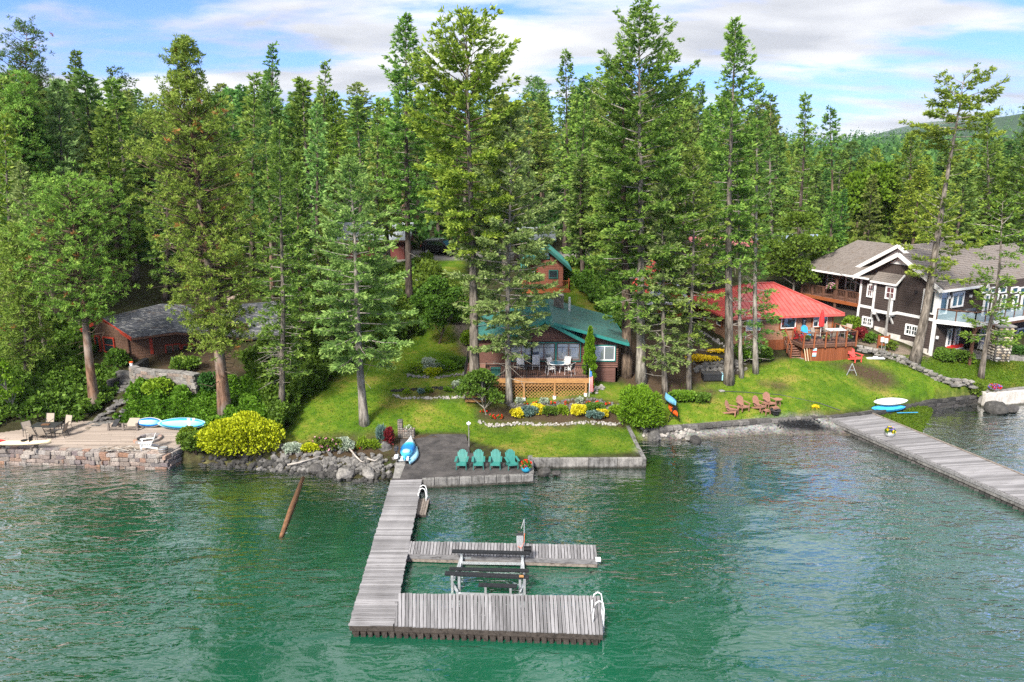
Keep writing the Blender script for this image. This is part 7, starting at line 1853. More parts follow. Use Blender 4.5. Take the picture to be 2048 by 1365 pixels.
for px, py, rz, lb in [(1101, 748, 1.9, 'white strap chair at the left of the round deck table'), (1139, 750, -2.2, 'white strap chair at the right front of the round deck table'), (1104, 741, .8, 'white strap chair back left of the round deck table'), (1132, 739, -.5, 'white strap chair back right of the round deck table')]:
    strap_chair(lb, atz(px, py, DZ), rz, .95, 'white strap chairs at the round table')
p = atz(1056, 741, DZ); t = thing('side_table', 'small dark table between the two striped deck chairs', 'table', p); MB().box(-.28, .28, -.25, .25, .38, .42).build('tabletop', 'dark_metal', t)
for a, b in ((-.2, -.2), (.2, -.2), (-.2, .2), (.2, .2)): MB().bar((a, b, 0), (a, b, .38), .04, .04).build('leg', 'dark_metal', t)
p = atz(1052, 752, DZ); t = thing('deck_bench', 'long dark bench along the front railing of the cabin deck', 'bench', (p[0], dy0 + .55, DZ))
MB().box(-1.0, 1.0, -.18, .18, .38, .43).build('seat', 'stain_dark', t); 
for x in (-.85, .85): MB().box(x - .04, x + .04, -.15, .15, 0, .38).build('leg', 'stain_dark', t)
# flag
p = D(1177, 787, dy0 - .15); t = thing('flag', 'striped flag with a blue starred corner hanging on a pole at the deck corner', 'flag', (p[0] + .1, dy0 - .2, zg(p[0], dy0 - .2)))
MB().tube([(-.06, 0, -.1), (-.06, 0, 2.15)], .02, 6).build('pole', 'white_paint', t)
for i in range(9):
    x0_ = -.05 + i * .03; zt2 = 1.9 - .35; st_m = 'red_plastic' if i % 2 == 0 else 'white_paint'
    MB().add([(x0_ - .03, -.01 + .03 * (i % 2), zt2), (x0_ + .008, .02, zt2), (x0_ + .055, .03, .38), (x0_ + .0, -.02, .36)], [(0, 1, 2, 3)]).build('stripe', st_m, t)
MB().add([(-.05, -.03, 1.98), (.09, .0, 1.9), (.12, .0, 1.52), (-.07, -.03, 1.5)], [(0, 1, 2, 3)]).build('canton', 'blue_plastic', t)
stars = MB()
for r_ in range(5):
    for c_i in range(3): stars.box(-.035 + c_i * .045, -.02 + c_i * .045, -.045, -.035, 1.56 + r_ * .075, 1.575 + r_ * .075)
tag(stars.build('stars', 'white_paint', t), kind='stuff')
p = atz(1000, 748, DZ); t = thing('green_crate', 'dark green mesh crate on the deck behind the sparse pale fir', 'crate', (-1.2, dy0 + .8, DZ)); MB().box(-.35, .35, -.25, .25, 0, .5).build('box', 'trim_green_dark', t, bevel=.02); MB().box(-.37, .37, -.27, .27, .501, .55).build('lid', 'teal_paint', t)

# ------------------------------------------------------------------ 2. red roofed house
rh = thing('red_roof_house', 'tan lap-sided house with a red ribbed metal hip roof', 'house', (18.6, 61.2, 3.3))
ang = R(9.5); E1 = Vector((math.cos(ang), math.sin(ang), 0)); E2 = Vector((-math.sin(ang), math.cos(ang), 0)); A0 = Vector((18.55, 61.2, 0))
def RH(u, v, z): p = A0 + E1 * u + E2 * v; return (p.x, p.y, z)
LW, DW = 9.4, 8.2
fw_ = Wall(RH(0, 0, 0)[:2], RH(LW, 0, 0)[:2]); sw = Wall(RH(0, DW, 0)[:2], RH(0, 0, 0)[:2]); rw = Wall(RH(LW, 0, 0)[:2], RH(LW, DW, 0)[:2])
ZE = 6.0
for W0, n_, zb_ in ((fw_, 'front_wall', 3.0), (sw, 'left_wall', 3.0), (rw, 'right_wall', 3.0)):
    W0.poly([(0, zb_ + .45), (W0.L, zb_ + .45), (W0.L, ZE - .12), (0, ZE - .12)]).build(n_, 'wall_tan', rh, True); siding(rh, W0, .06, W0.L - .06, zb_ + .5, ZE - .2, 'wall_tan', .13, 'lap'); W0.box(-.02, W0.L + .02, zb_ - .9, zb_ + .45, -.3, .05).build('foundation', 'foundation', rh, True)
for W0, u in ((fw_, 0), (fw_, LW), (sw, 0)): W0.box(u - .06, u + .06, 3.45, ZE - .15, -.02, .07).build('corner_board', 'trim_orange', rh, True)
oh = .65; RZ2 = 8.05
c = [RH(-oh, -oh, ZE), RH(LW + oh, -oh, ZE), RH(LW + oh, DW + oh, ZE), RH(-oh, DW + oh, ZE)]; rl, rr_ = RH(3.6, DW / 2, RZ2), RH(5.8, DW / 2, RZ2)
for q in ([c[0], c[1], rr_, rl], [c[1], c[2], rr_, rr_], [c[2], c[3], rl, rr_], [c[3], c[0], rl, rl]):
    qq = q if q[2] != q[3] else q[:3]
    o = MB().slab(qq, .08).build('roof_panel', 'roof_red', rh, True); roof_seams(rh, o, q, 'roof_red', .40)
for a, b in ((c[0], rl), (c[1], rr_), (rl, rr_), (c[3], rl)): MB().bar(Vector(a) + Vector((0, 0, .05)), Vector(b) + Vector((0, 0, .05)), .22, .05).build('hip_cap', 'roof_red', rh, True)
for a, b in ((c[0], c[1]), (c[3], c[0])): MB().bar(Vector(a) - Vector((0, 0, .1)), Vector(b) - Vector((0, 0, .1)), .06, .16).build('fascia', 'roof_red', rh, True)
winpx(rh, fw_, 1491, 636, 1520, 660, 'trim_white', 'window_glass_blue', outer='trim_orange', fw=.06); winpx(rh, fw_, 1561, 633, 1590, 655, 'trim_white', outer='trim_orange', fw=.07); winpx(rh, fw_, 1625, 630, 1653, 652, 'trim_white', split=(.38,), outer='trim_orange', fw=.06)
for (x0, y0, x1, y1) in ((1436, 637, 1445, 650), (1410, 629, 1415, 641), (1391, 625, 1395, 635)): winpx(rh, sw, x0, y0, x1, y1, 'trim_white', outer='trim_orange', fw=.07)
a = fw_.at(1602, 662); b = fw_.at(1613, 633); fd = fw_.box(a[0], b[0], 4.2, 6.0 - .35, 0, .05).build('door', 'dark_metal', rh, True); fw_.box(a[0] + .1, b[0] - .1, 4.35, 4.85, .05, .07).build('panel', 'cedar', fd, True); fw_.box(a[0] + .1, b[0] - .1, 4.95, 5.5, .05, .065).build('pane', 'window_glass', fd, True); fw_.box(b[0] - .07, b[0] - .03, 4.85, 5.0, .05, .1).build('handle', 'aluminium', fd, True)
MB().tube([fw_.p(1.35, 3.0, .12), fw_.p(1.35, 6.0, .12)], .04, 6).build('downspout', 'white_paint', rh, True)
# its deck
ZD = 4.2; FL, FR = Vector(G(1607, 690, ZD)), Vector(G(1712, 685, ZD)); dv = E2 * 3.1
rdk = thing('red_deck', 'red-stained raised deck with posts and board skirt in front of the red roofed house', 'deck', (FL.x, FL.y, 3))
plank_run(rdk, FL, FL + dv, FR, FR + dv, ZD, .15, 'deck_brown', 51, name='deck_plank')
for a, b in ((FL, FR), (FL, FL + dv), (FR, FR + dv)): MB().bar((a.x, a.y, ZD - .17), (b.x, b.y, ZD - .17), .06, .24).build('fascia_board', 'stain_dark', rdk, True)
rgs = random.Random(6); bp = None
def skirt(a, b, z0f, m='stain_red'):
    global bp
    L = (b - a).length; n = int(L / .17); an = math.atan2(b.y - a.y, b.x - a.x)
    for i in range(n):
        p = a.lerp(b, (i + .5) / n); g = gz(p.x, p.y) - .1
        if bp is None: bp = MB().box(-.078, .078, -.012, .012, 0, 1).build('skirt_board', m, rdk); o = bp
        else: o = piece('skirt_board', bp, rdk)
        o.location = (p.x - FL.x, p.y - FL.y, g - 3 + rgs.uniform(-.02, .02)); o.scale = (1, 1, ZD - .3 - g); o.rotation_euler = (0, 0, an)
ins = (FR - FL).normalized() * .35
skirt(FL + ins + E2 * .12, FR - ins * .6 + E2 * .12, None); skirt(FL + ins + dv, FL + ins + E2 * .12, None); skirt(FL + dv - (FR - FL).normalized() * 1.9, FL + dv + ins, None)
for i, px in enumerate([1607, 1628, 1651, 1672, 1692, 1712]):
    p = Vector(G(px, 690 - 5 * i / 5, ZD)); MB().bar((p.x, p.y, ZD - .35), (p.x, p.y, ZD + 1.0), .11, .11).build('post', 'stain_red', rdk, True)
railing(rdk, [(FL.x, FL.y), (FR.x, FR.y)], ZD, .92, 'stain_red', 'black_metal', posts=1, sp=.12, top='stain_dark'); railing(rdk, [(FL.x, FL.y), ((FL + dv * .55).x, (FL + dv * .55).y)], ZD, .92, 'stain_red', 'black_metal', posts=1, sp=.12); railing(rdk, [(FR.x, FR.y), ((FR + dv).x, (FR + dv).y)], ZD, .92, 'stain_red', 'black_metal', posts=2, sp=.12)
S0 = FL + dv * .62 - E1 * .1; S1 = Vector(Gt(1592, 717)); S1 = Vector((S1.x, S1.y, 0)); sd = Vector((S1.x - S0.x, S1.y - S0.y, 0)); gS = gz(S1.x, S1.y)
sw_ = Vector((-sd.y, sd.x, 0)).normalized() * .95; nS = 8
for i in range(nS):
    a = Vector((S0.x, S0.y, 0)) + sd * (i / nS); b = a + sd / nS; z = ZD - (ZD - gS) * (i + 1) / nS + .05; MB().add([(*(a - sw_ * s).xy, z - k) for k in (.06, 0) for s in (-.5, .5)] + [(*(b - sw_ * s).xy, z - k) for k in (.06, 0) for s in (-.5, .5)], [(0, 1, 3, 2), (4, 6, 7, 5), (0, 2, 6, 4), (1, 5, 7, 3), (2, 3, 7, 6), (0, 4, 5, 1)]).build('step', 'deck_brown', rdk, True)
for s in (-.5, .5):
    a = Vector((S0.x, S0.y, ZD - .15)) + sw_ * s; b = Vector((S1.x, S1.y, gS + .05)) + sw_ * s; MB().bar(a, b, .06, .28).build('stringer', 'stain_dark', rdk, True); MB().bar(a + Vector((0, 0, 1.05)), b + Vector((0, 0, 1.0)), .07, .07).build('handrail', 'stain_red', rdk, True); MB().bar(a + Vector((0, 0, .55)), b + Vector((0, 0, .5)), .05, .05).build('handrail', 'stain_dark', rdk, True)
    for t_ in (0, .5, 1): p = a.lerp(b, t_); MB().bar(p + Vector((0, 0, -.3)), p + Vector((0, 0, 1.1)), .11, .11).build('post', 'stain_red', rdk, True)
# things on and by it
def onD(px, py): p = G(px, py, ZD); return (p[0], p[1], ZD)
p = onD(1640, 676); t = thing('patio_umbrella', 'closed red umbrella standing on the red house deck', 'umbrella', p); MB().tube([(0, 0, 0), (0, 0, 2.35)], .025, 6).build('pole', 'white_paint', t)
MB().lathe([(.03, 2.45), (.12, 2.2), (.20, 1.6), (.24, 1.05), (.20, 1.0), (.04, 1.02)], 10).build('canopy', 'red_plastic', t, smooth=False); MB().lathe([(.25, 0), (.25, .08), (.05, .12)], 12).build('base', 'dark_metal', t)
o = adirondack('adirondack_chair', 'bright blue chair on the red house deck near the door', 'blue_paint'); o.location = onD(1612, 676); o.rotation_euler = (0, 0, .2)
o = adirondack('adirondack_chair', 'red plastic chair at the left end of the red house deck', 'red_plastic'); o.location = onD(1598, 680); o.rotation_euler = (0, 0, .7)
for px, py, rz, lb in [(1631, 680, .6, 'wicker-backed chair left of the red umbrella'), (1652, 672, .1, 'pale dining chair right of the red umbrella'), (1682, 675, -.6, 'pale dining chair at the right of the deck table'), (1668, 682, 3.0, 'pale dining chair with its back to the lake on the red house deck'), (1692, 672, -.9, 'pale dining chair furthest right on the red house deck')]:
    clone(c0, onD(px, py), rz, lb, 'dining chairs on the red house deck')
p = onD(1670, 676); t = thing('dining_table', 'long pale table on the red house deck', 'table', p, .15); MB().box(-.75, .75, -.4, .4, .70, .74).build('tabletop', 'white_plastic', t)
for a in (-.65, .65):
    for b in (-.32, .32): MB().bar((a, b, 0), (a, b, .7), .05, .05).build('leg', 'aluminium', t)
for px, lb in ((1616, 'small pot of green plants behind the deck railing, left one'), (1654, 'pot of green plants behind the middle of the deck railing'), (1700, 'pot of green plants at the right end of the deck railing')):
    q = onD(px, 684); potted(lb, (q[0], q[1] + .25, ZD), .24, .26, 'dark_metal', 'petals_white', seed=px, fn=4, n=160)
ws = Wall((FL + ins + E2 * .12).xy, (FR - ins * .6 + E2 * .12).xy)
a = ws.at(1625, 692); b = ws.at(1652, 690); t = thing('water_ski', 'green board hung flat on the red deck skirt', 'board', ws.p(a[0], a[1], .06)); o = MB().bar((0, 0, 0), (*(ws.e * (b[0] - a[0])).xy, .04), .05, .11).build('ski', 'teal_paint', t)
a = ws.at(1629, 700); t = thing('beach_towel', 'patterned red and white towel hanging on the red deck skirt', 'towel', ws.p(a[0], a[1] - .5, .05))
for i in range(6): MB().add([(-.15, 0, .9 - i * .16), (.16, 0, .9 - i * .16), (.16 - .01 * i, -.02, .75 - i * .16), (-.13 - .01 * i, -.02, .75 - i * .16)], [(0, 1, 2, 3)]).build('stripe', ['red_plastic', 'white_paint', 'pale_blue_plastic'][i % 3], t)
for i, (px, m, lb) in enumerate([(1608, 'cream', 'pale oar leaning on the red deck skirt'), (1613, 'petals_yellow', 'yellow oar leaning on the red deck skirt'), (1618, 'cedar', 'wooden oar leaning on the red deck skirt')]):
    a = ws.at(px, 712); q1 = Vector(ws.p(a[0], gz(*ws.p(a[0], 0, 0)[:2]) + .05, .35)); q2 = Vector(ws.p(a[0] - .1, ZD - .2, .05)); o = MB().bar(q1, q2, .06, .03).build('oar', m if m != 'petals_yellow' else 'cream'); tag(o, lb, 'oar')
q = Gt(1524, 692); t = thing('carved_bear', 'carved brown wooden bear standing upright by the red roofed house wall', 'statue', q)
MB().tube([(0, 0, 0), (0, 0, .35), (0, -.02, .8), (0, -.02, 1.15), (0, -.03, 1.3), (0, -.05, 1.5), (0, -.04, 1.66)], [.24, .27, .27, .20, .15, .17, .06], 12).build('body', 'rust_log', t, smooth=True)
MB().rock((0, -.20, 1.46), (.07, .12, .07), 2, 1).build('snout', 'cream', t)
for s in (-1, 1):
    MB().tube([(s * .2, -.02, 1.1), (s * .3, -.15, .85), (s * .18, -.28, .78)], [.09, .08, .06], 7).build('arm', 'rust_log', t, smooth=True); MB().rock((s * .11, -.02, 1.66), (.05, .04, .06), 3, 1).build('ear', 'rust_log', t); MB().tube([(s * .14, 0, .3), (s * .16, -.1, .0)], [.13, .13], 7).build('leg', 'rust_log', t)
q = Gt(1547, 695); tag(MB().rock((q[0], q[1], q[2] + .1), (.4, .2, .15), 4, 1).build('cloth_heap', 'trim_white'), 'crumpled red and white cloth on the grass by the red skirt boards', 'cloth')

# ------------------------------------------------------------------ 3. large dark brown house
bh = thing('brown_house', 'large dark brown shingled two-storey house with white trim at the right', 'house', (35.8, 61.2, 2.5))
d1 = Vector((-.47, .883, 0)).normalized(); d2 = Vector((.883, .47, 0)).normalized(); C1 = Vector((35.8, 61.2, 0))
def BH(s, r, z): p = C1 + d1 * s + d2 * r; return (p.x, p.y, z)
EZ3, RZ3, SW = 8.55, 10.9, 7.4
wl_ = Wall(BH(SW, 0, 0)[:2], BH(0, 0, 0)[:2])      # facing the red roofed house
wr_ = Wall(BH(0, 0, 0)[:2], BH(0, 5.2, 0)[:2])     # lake side
wr2 = Wall(BH(-.9, 5.2, 0)[:2], BH(-.9, 16, 0)[:2])
wl_.poly([(0, 3.0), (SW, 2.2), (SW, EZ3), (SW / 2, RZ3 - .1), (0, EZ3)]).build('gable_wall', 'wall_dark', bh, True)
for z0_, z1_ in ((3.2, 5.5), (5.85, EZ3)): shingles(bh, wl_, lambda z: (0.1, SW - .1), z0_, z1_, 'wall_dark', .20, .3, 7)
bb = MB()
for i in range(24):
    u = .2 + i * .3; zt3 = RZ3 - .25 - abs(u - SW / 2) * (RZ3 - EZ3) / (SW / 2)
    if zt3 > EZ3 + .1: wl_.box(u - .02, u + .02, EZ3, zt3, 0, .035, bb)
tag(bb.build('battens', 'wall_dark', bh, True), kind='stuff')
wr_.poly([(0, 2.2), (wr_.L, 2.2), (wr_.L, EZ3), (0, EZ3)]).build('lake_wall', 'wall_dark', bh, True)
for z0_, z1_ in ((2.4, 5.5), (5.85, EZ3 - .1)): siding(bh, wr_, .12, wr_.L, z0_, z1_, 'wall_dark', .15, 'lap')
wr2.poly([(0, 2.2), (wr2.L, 2.2), (wr2.L, EZ3), (0, EZ3)]).build('lake_wall', 'wall_dark', bh, True)
wx_ = Wall(BH(0, 5.2, 0)[:2], BH(-.9, 5.2, 0)[:2]); wx_.poly([(0, 2.2), (.9, 2.2), (.9, EZ3), (0, EZ3)]).build('return_wall', 'wall_dark', bh, True)
def trim(wl, u0, u1, z0, z1, o=.07, m='trim_white', n='trim_board'): return wl.box(u0, u1, z0, z1, -.01, o).build(n, m, bh, True)
zbelt = wl_.at(1866, 640)[1]
trim(wl_, SW - .14, SW + .06, 2.3, EZ3 - .05, .08); trim(wl_, -.06, .14, 3.3, EZ3 - .05, .08); trim(wl_, .141, SW - .141, zbelt - .12, zbelt + .12, .06)
u_a = wl_.at(1752, 600)[0]; trim(wl_, u_a - .3, u_a - .14, 3.2, zbelt - .121, .065); trim(wl_, u_a - .3, u_a - .14, zbelt + .121, EZ3 - .1, .065)
trim(wr_, 0.0, .16, 2.3, EZ3 - .1, .08); trim(wr_, .161, wr_.L, EZ3 - .2, EZ3 - .02, .05); 
trim(wr2, .0, .22, 2.3, EZ3 - .1, .08)
# bay
b0 = wl_.at(1758, 600)[0]; b1_ = wl_.at(1800, 600)[0] - .15; bo = .75
bz0, bz1 = zbelt - .05, 8.2
bwf = Wall(wl_.p(b0, 0, bo)[:2], wl_.p(b1_, 0, bo)[:2]); bwr = Wall(wl_.p(b1_, 0, bo)[:2], wl_.p(b1_, 0, 0)[:2]); bwl = Wall(wl_.p(b0, 0, 0)[:2], wl_.p(b0, 0, bo)[:2])
bwf.poly([(0, bz0), (bwf.L, bz0), (bwf.L, bz1), (0, bz1)]).build('bay_wall', 'wall_dark', bh, True); shingles(bh, bwf, lambda z: (.15, bwf.L - .15), bz0 + .3, bz1 - .1, 'wall_dark', .2, .3, 8)
for W0 in (bwr, bwl): W0.poly([(0, bz0), (W0.L, bz0), (W0.L, bz1 + .3), (0, bz1)] if W0 is bwr else [(0, bz0), (W0.L, bz0), (W0.L, bz1), (0, bz1 + .3)]).build('bay_wall', 'wall_dark', bh, True)
trim(bwf, -.05, .14, bz0 - .1, bz1 - .05); trim(bwf, bwf.L - .14, bwf.L + .05, bz0 - .1, bz1 - .05); trim(bwf, .141, bwf.L - .141, bz0 - .1, bz0 + .16, .06); trim(bwr, .02, bwr.L, bz0 - .1, bz0 + .16, .06)
bwf.box(0, bwf.L, bz0 - .12, bz0 - .001, -bo, 0).build('bay_floor', 'trim_white', bh, True)
for u in (.25, bwf.L - .25):
    a = bwf.p(u, bz0 - .15, -.1); b = bwf.p(u, bz0 - 1.0, -bo + .02); MB().bar(a, b, .14, .14).build('bracket', 'trim_white', bh, True); bwf.box(u - .12, u + .12, bz0 - .3, bz0 - .121, -bo, .12).build('bracket', 'trim_white', bh, True)
Q = [wl_.p(b0 - .35, bz1 + .05, bo + .3), wl_.p(b1_ + .35, bz1 + .05, bo + .3), wl_.p(b1_ + .35, bz1 + .85, .03), wl_.p(b0 - .35, bz1 + .85, .03)]
o = roof_plane(bh, Q, 'roof_brown', .10); roof_shingles(bh, o, Q, 'roof_brown', .2, .35, 9); rake(bh, Q[0], Q[1], 'trim_white', .16); rake(bh, Q[1], Q[2], 'trim_white', .16)
# roofs: wing with gable to the left
ro = .55; zz0 = EZ3 - .25
for s0, s1 in ((-ro, SW / 2), (SW + ro, SW / 2)):
    Q = [BH(s0, -ro, zz0), BH(s0, 17, zz0), BH(s1, 17, RZ3), BH(s1, -ro, RZ3)]
    o = roof_plane(bh, Q, 'roof_brown', .14); roof_shingles(bh, o, Q, 'roof_brown', .22, .38, 10)
    rake(bh, BH(s0, -ro - .03, zz0 - .05), BH(s1, -ro - .03, RZ3 - .05), 'trim_white', .34, .07)
rake(bh, BH(-ro - .03, -ro, zz0 - .06), BH(-ro - .03, 17, zz0 - .06), 'trim_white', .2)
wl_.poly([(SW / 2 - 1.0, RZ3 - .95), (SW / 2 + 1.0, RZ3 - .95), (SW / 2, RZ3 - .2)], .06, .12).build('gable_panel', 'trim_white', bh, True)
# second, higher gable behind
S2, H2 = SW / 2 + 1.1, RZ3 + .55
for s0, s1 in ((S2 - 3.0, S2), (S2 + 4.4, S2)):
    k = abs(s0 - s1); Q = [BH(s0, .9, H2 - k * .62), BH(s0, 10, H2 - k * .62), BH(s1, 10, H2), BH(s1, .9, H2)]
    o = roof_plane(bh, Q, 'roof_brown', .14); roof_shingles(bh, o, Q, 'roof_brown', .22, .38, 11); rake(bh, BH(s0, .86, H2 - k * .62 - .05), BH(s1, .86, H2 - .05), 'trim_white', .3, .07)
Wall(BH(S2 + 3.2, 1.3, 0)[:2], BH(S2 - 2.6, 1.3, 0)[:2]).poly([(0, 8.8), (5.8, 9.2), (3.2, H2 - .15)]).build('gable_wall', 'trim_white', bh, True)
# main roof running back over the porch
Q = [BH(14.2, -ro - .1, zz0 + .05), BH(6.2, -ro - .1, zz0 + .05), BH(5.0, 5.2, RZ3 + .1), BH(12.2, 5.2, RZ3 + .1)]
o = roof_plane(bh, Q, 'roof_brown', .14); roof_shingles(bh, o, Q, 'roof_brown', .22, .38, 12); rake(bh, Q[0], Q[1], 'trim_white', .16)
Q2 = [BH(14.2, 11, zz0), BH(5, 11, zz0), BH(5, 5.2, RZ3 + .1), BH(12.2, 5.2, RZ3 + .1)]; roof_plane(bh, Q2, 'roof_brown', .14); roof_plane(bh, [BH(14.2, -ro - .1, zz0 + .05), BH(14.2, 11, zz0), BH(12.2, 5.2, RZ3 + .1)], 'roof_brown', .14)
# porch
wp_ = Wall(BH(14, 2.6, 0)[:2], BH(SW, 2.6, 0)[:2]); wp_.poly([(0, 4.5), (wp_.L, 4.5), (wp_.L, 8.7), (0, 8.7)]).build('porch_wall', 'wall_dark', bh, True)
PZ = 5.85; MB().slab([BH(14, -.1, PZ), BH(SW, -.1, PZ), BH(SW, 2.6, PZ), BH(14, 2.6, PZ)], .2).build('porch_floor', 'deck_brown', bh, True)
MB().bar(BH(14, -.16, PZ - .18), BH(SW + .05, -.16, PZ - .18), .1, .3).build('porch_beam', 'trim_orange', bh, True)
railing(bh, [BH(14, -.1, 0)[:2], BH(SW + .1, -.1, 0)[:2]], PZ, .95, 'stain_dark', 'stain_dark', sp=.16, pw=.14, bw=.05)
for s in (SW + 2.6, 14): MB().bar(BH(s, -.05, PZ - 2.5), BH(s, -.05, 8.5), .2, .2).build('porch_post', 'stain_dark', bh, True); MB().bar(BH(s - .7, -.05, 8.3), BH(s, -.05, 7.6), .12, .12).build('brace', 'stain_dark', bh, True); MB().bar(BH(s + .7, -.05, 8.3), BH(s, -.05, 7.6), .12, .12).build('brace', 'stain_dark', bh, True)
for u0, u1 in ((.9, 1.9), (3.1, 4.1), (5.6, 6.3)): window(bh, wp_, u0, u1, 6.5, 7.9, 'trim_white', nx=2, ny=2, fw=.12)
Wall(BH(14, .3, 0)[:2], BH(SW, .3, 0)[:2]).poly([(0, 3), (6.5, 3), (6.5, PZ - .3), (0, PZ - .3)]).build('under_porch', 'dark_timber', bh, True)
q = BH(SW + 2.9, -.35, 7.0); t = bush('hanging_basket', 'hanging basket of pink and white flowers on the brown house porch', 'flowers', (q[0], q[1], 6.75), .45, .45, .62, 600, 'leaves_green', .11, seed=95, flowers=('petals_pink', 45, .10), stems=False)
# windows of the left wall
winpx(bh, wl_, 1737, 571, 1746, 592, 'trim_white', nx=2, ny=2, fw=.14, mull=.05); winpx(bh, wl_, 1727, 637, 1745, 650, 'trim_white', nx=4, ny=2, fw=.14, split=(.5,)); winpx(bh, wl_, 1813, 654, 1847, 670, 'trim_white', nx=6, ny=2, fw=.14, split=(.333, .667))
ub = bwf.at(1776, 585); window(bh, bwf, ub[0] - .05, ub[0] + .62, ub[1] - .45, ub[1] + .45, 'trim_white', nx=2, ny=2, fw=.13)
wc_ = wl_.at(1862, 600); window(bh, wl_, SW - 1.15, SW - .25, 6.25, 8.05, 'trim_white', fw=.13); window(bh, wr_, .30, 1.15, 6.25, 8.05, 'trim_white', 'window_glass_blue', fw=.13)
winpx(bh, wr_, 1902, 587, 1925, 611, 'trim_white', 'window_glass_blue', split=(.5,), fw=.14); winpx(bh, wr_, 1892, 660, 1901, 690, 'trim_white', 'window_glass_blue', ny=3, fw=.12); winpx(bh, wr_, 1907, 660, 1916, 690, 'trim_white', 'window_glass_blue', ny=3, fw=.12)
winpx(bh, wr2, 1963, 658, 1974, 688, 'trim_white', 'window_glass_blue', ny=3, fw=.13); winpx(bh, wr2, 1984, 658, 1993, 688, 'trim_white', 'window_glass_blue', ny=3, fw=.13); winpx(bh, wr2, 2030, 658, 2060, 684, 'trim_white', 'window_glass_blue', nx=2, ny=2, fw=.13)
for x0, x1 in ((1964, 1976), (1980, 1994), (1998, 2010), (2022, 2034), (2038, 2052)):
    winpx(bh, wr2, x0, 592, x1, 630, 'trim_white', 'window_glass_blue', fw=.10); winpx(bh, wr2, x0, 576, x1, 584, 'trim_white', 'window_glass_blue', fw=.08)
for wall_, px, py in ((wr_, 1896, 594), (wr_, 1939, 592), (wr_, 1872, 675), (wl_, 1834, 584)):
    a = wall_.at(px, py); wall_.box(a[0] - .08, a[0] + .08, a[1] - .12, a[1] + .12, .03, .2).build('wall_lamp', 'trim_white' if py != 584 else 'dark_metal', bh, True)
for px in (1930, 1936): a = wr_.at(px, 698); wr_.box(a[0] - .12, a[0] + .12, a[1] - .2, a[1] + .2, .02, .14).build('meter_box', 'trim_white', bh, True)
for wall_, u in ((wr_, None),):
    a = wr_.at(1890, 695); b = wr_.at(1918, 695)
fb = thing('window_box', 'red flower box under the lower lake window of the brown house', 'flower box', wr_.p((a[0] + b[0]) / 2, a[1], .2), math.atan2(wr_.e.y, wr_.e.x)); L_ = (b[0] - a[0]) / 2
MB().box(-L_, L_, -.15, .15, -.15, .12).build('box', 'red_plastic', fb); MB().box(-L_ - .02, L_ + .02, -.17, .17, -.24, -.151).build('shelf', 'trim_white', fb)
a = wr2.at(2030, 690); fb = thing('window_box', 'red flower box under the right lower window near the picture edge', 'flower box', wr2.p(a[0] + .8, a[1], .2), math.atan2(wr2.e.y, wr2.e.x)); MB().box(-.9, .9, -.15, .15, -.15, .12).build('box', 'red_plastic', fb); MB().box(-.92, .92, -.17, .17, -.24, -.151).build('shelf', 'trim_white', fb)
for i in range(5): wl_.box(SW - .3 - i * 1.3, SW - .3 - (i - 1) * 1.3 if i else SW, 1.6, 2.75 + i * .33, -.1, .09).build('foundation_step', 'concrete_white', bh, True)
# balcony
BZ = zbelt; bo2 = 2.6
P0, P1 = wr_.p(.3, BZ, bo2 - 1.2), wr_.p(1.6, BZ, bo2)
bal = [wr_.p(0.0, 0, .1)[:2], wr_.p(1.2, 0, bo2)[:2], wr_.p(16, 0, bo2 + .3)[:2], wr_.p(16, 0, -.5)[:2], wr_.p(5, 0, .02)[:2]]
MB().prism(bal, BZ - .12, BZ + .02).build('balcony_floor', 'concrete_grey', bh, True)
for a, b in ((bal[0], bal[1]), (bal[1], bal[2])): MB().bar((*a, BZ - .08), (*b, BZ - .08), .09, .34).build('balcony_fascia', 'trim_white', bh, True)
railing(bh, [bal[0], bal[1], bal[2]], BZ + .02, .98, 'stain_dark', 'stain_dark', pw=.08, glass='clear_glass')
for (px, py) in ((1906, 722),):
    q = Vector((*bal[1], 0)) + Vector((wr_.e.x * .1, wr_.e.y * .1, 0)); MB().bar((q.x, q.y, gz(q.x, q.y) - .1), (q.x, q.y, BZ - .12), .2, .2).build('porch_post', 'stain_dark', bh, True); MB().bar((q.x, q.y, BZ - .8), (q.x + wr_.e.x * .7, q.y + wr_.e.y * .7, BZ - .2), .12, .12).build('brace', 'stain_dark', bh, True)
MB().bar((*bal[1], BZ - .32), (*bal[2], BZ - .32), .14, .2).build('balcony_beam', 'stain_dark', bh, True)
q = wr_.p(1.9, 0, 1.6); t = thing('grill', 'steel gas grill on the brown house balcony', 'grill', (q[0], q[1], BZ + .02), .45); MB().box(-.3, .3, -.25, .25, .0, .8).build('cabinet', 'aluminium', t, bevel=.01); MB().tube([(-.6, 0, .88), (.6, 0, .88)], .24, 10).build('hood', 'dark_metal', t, smooth=True); MB().box(-.75, .75, -.2, .2, .78, .82).build('shelf', 'aluminium', t)
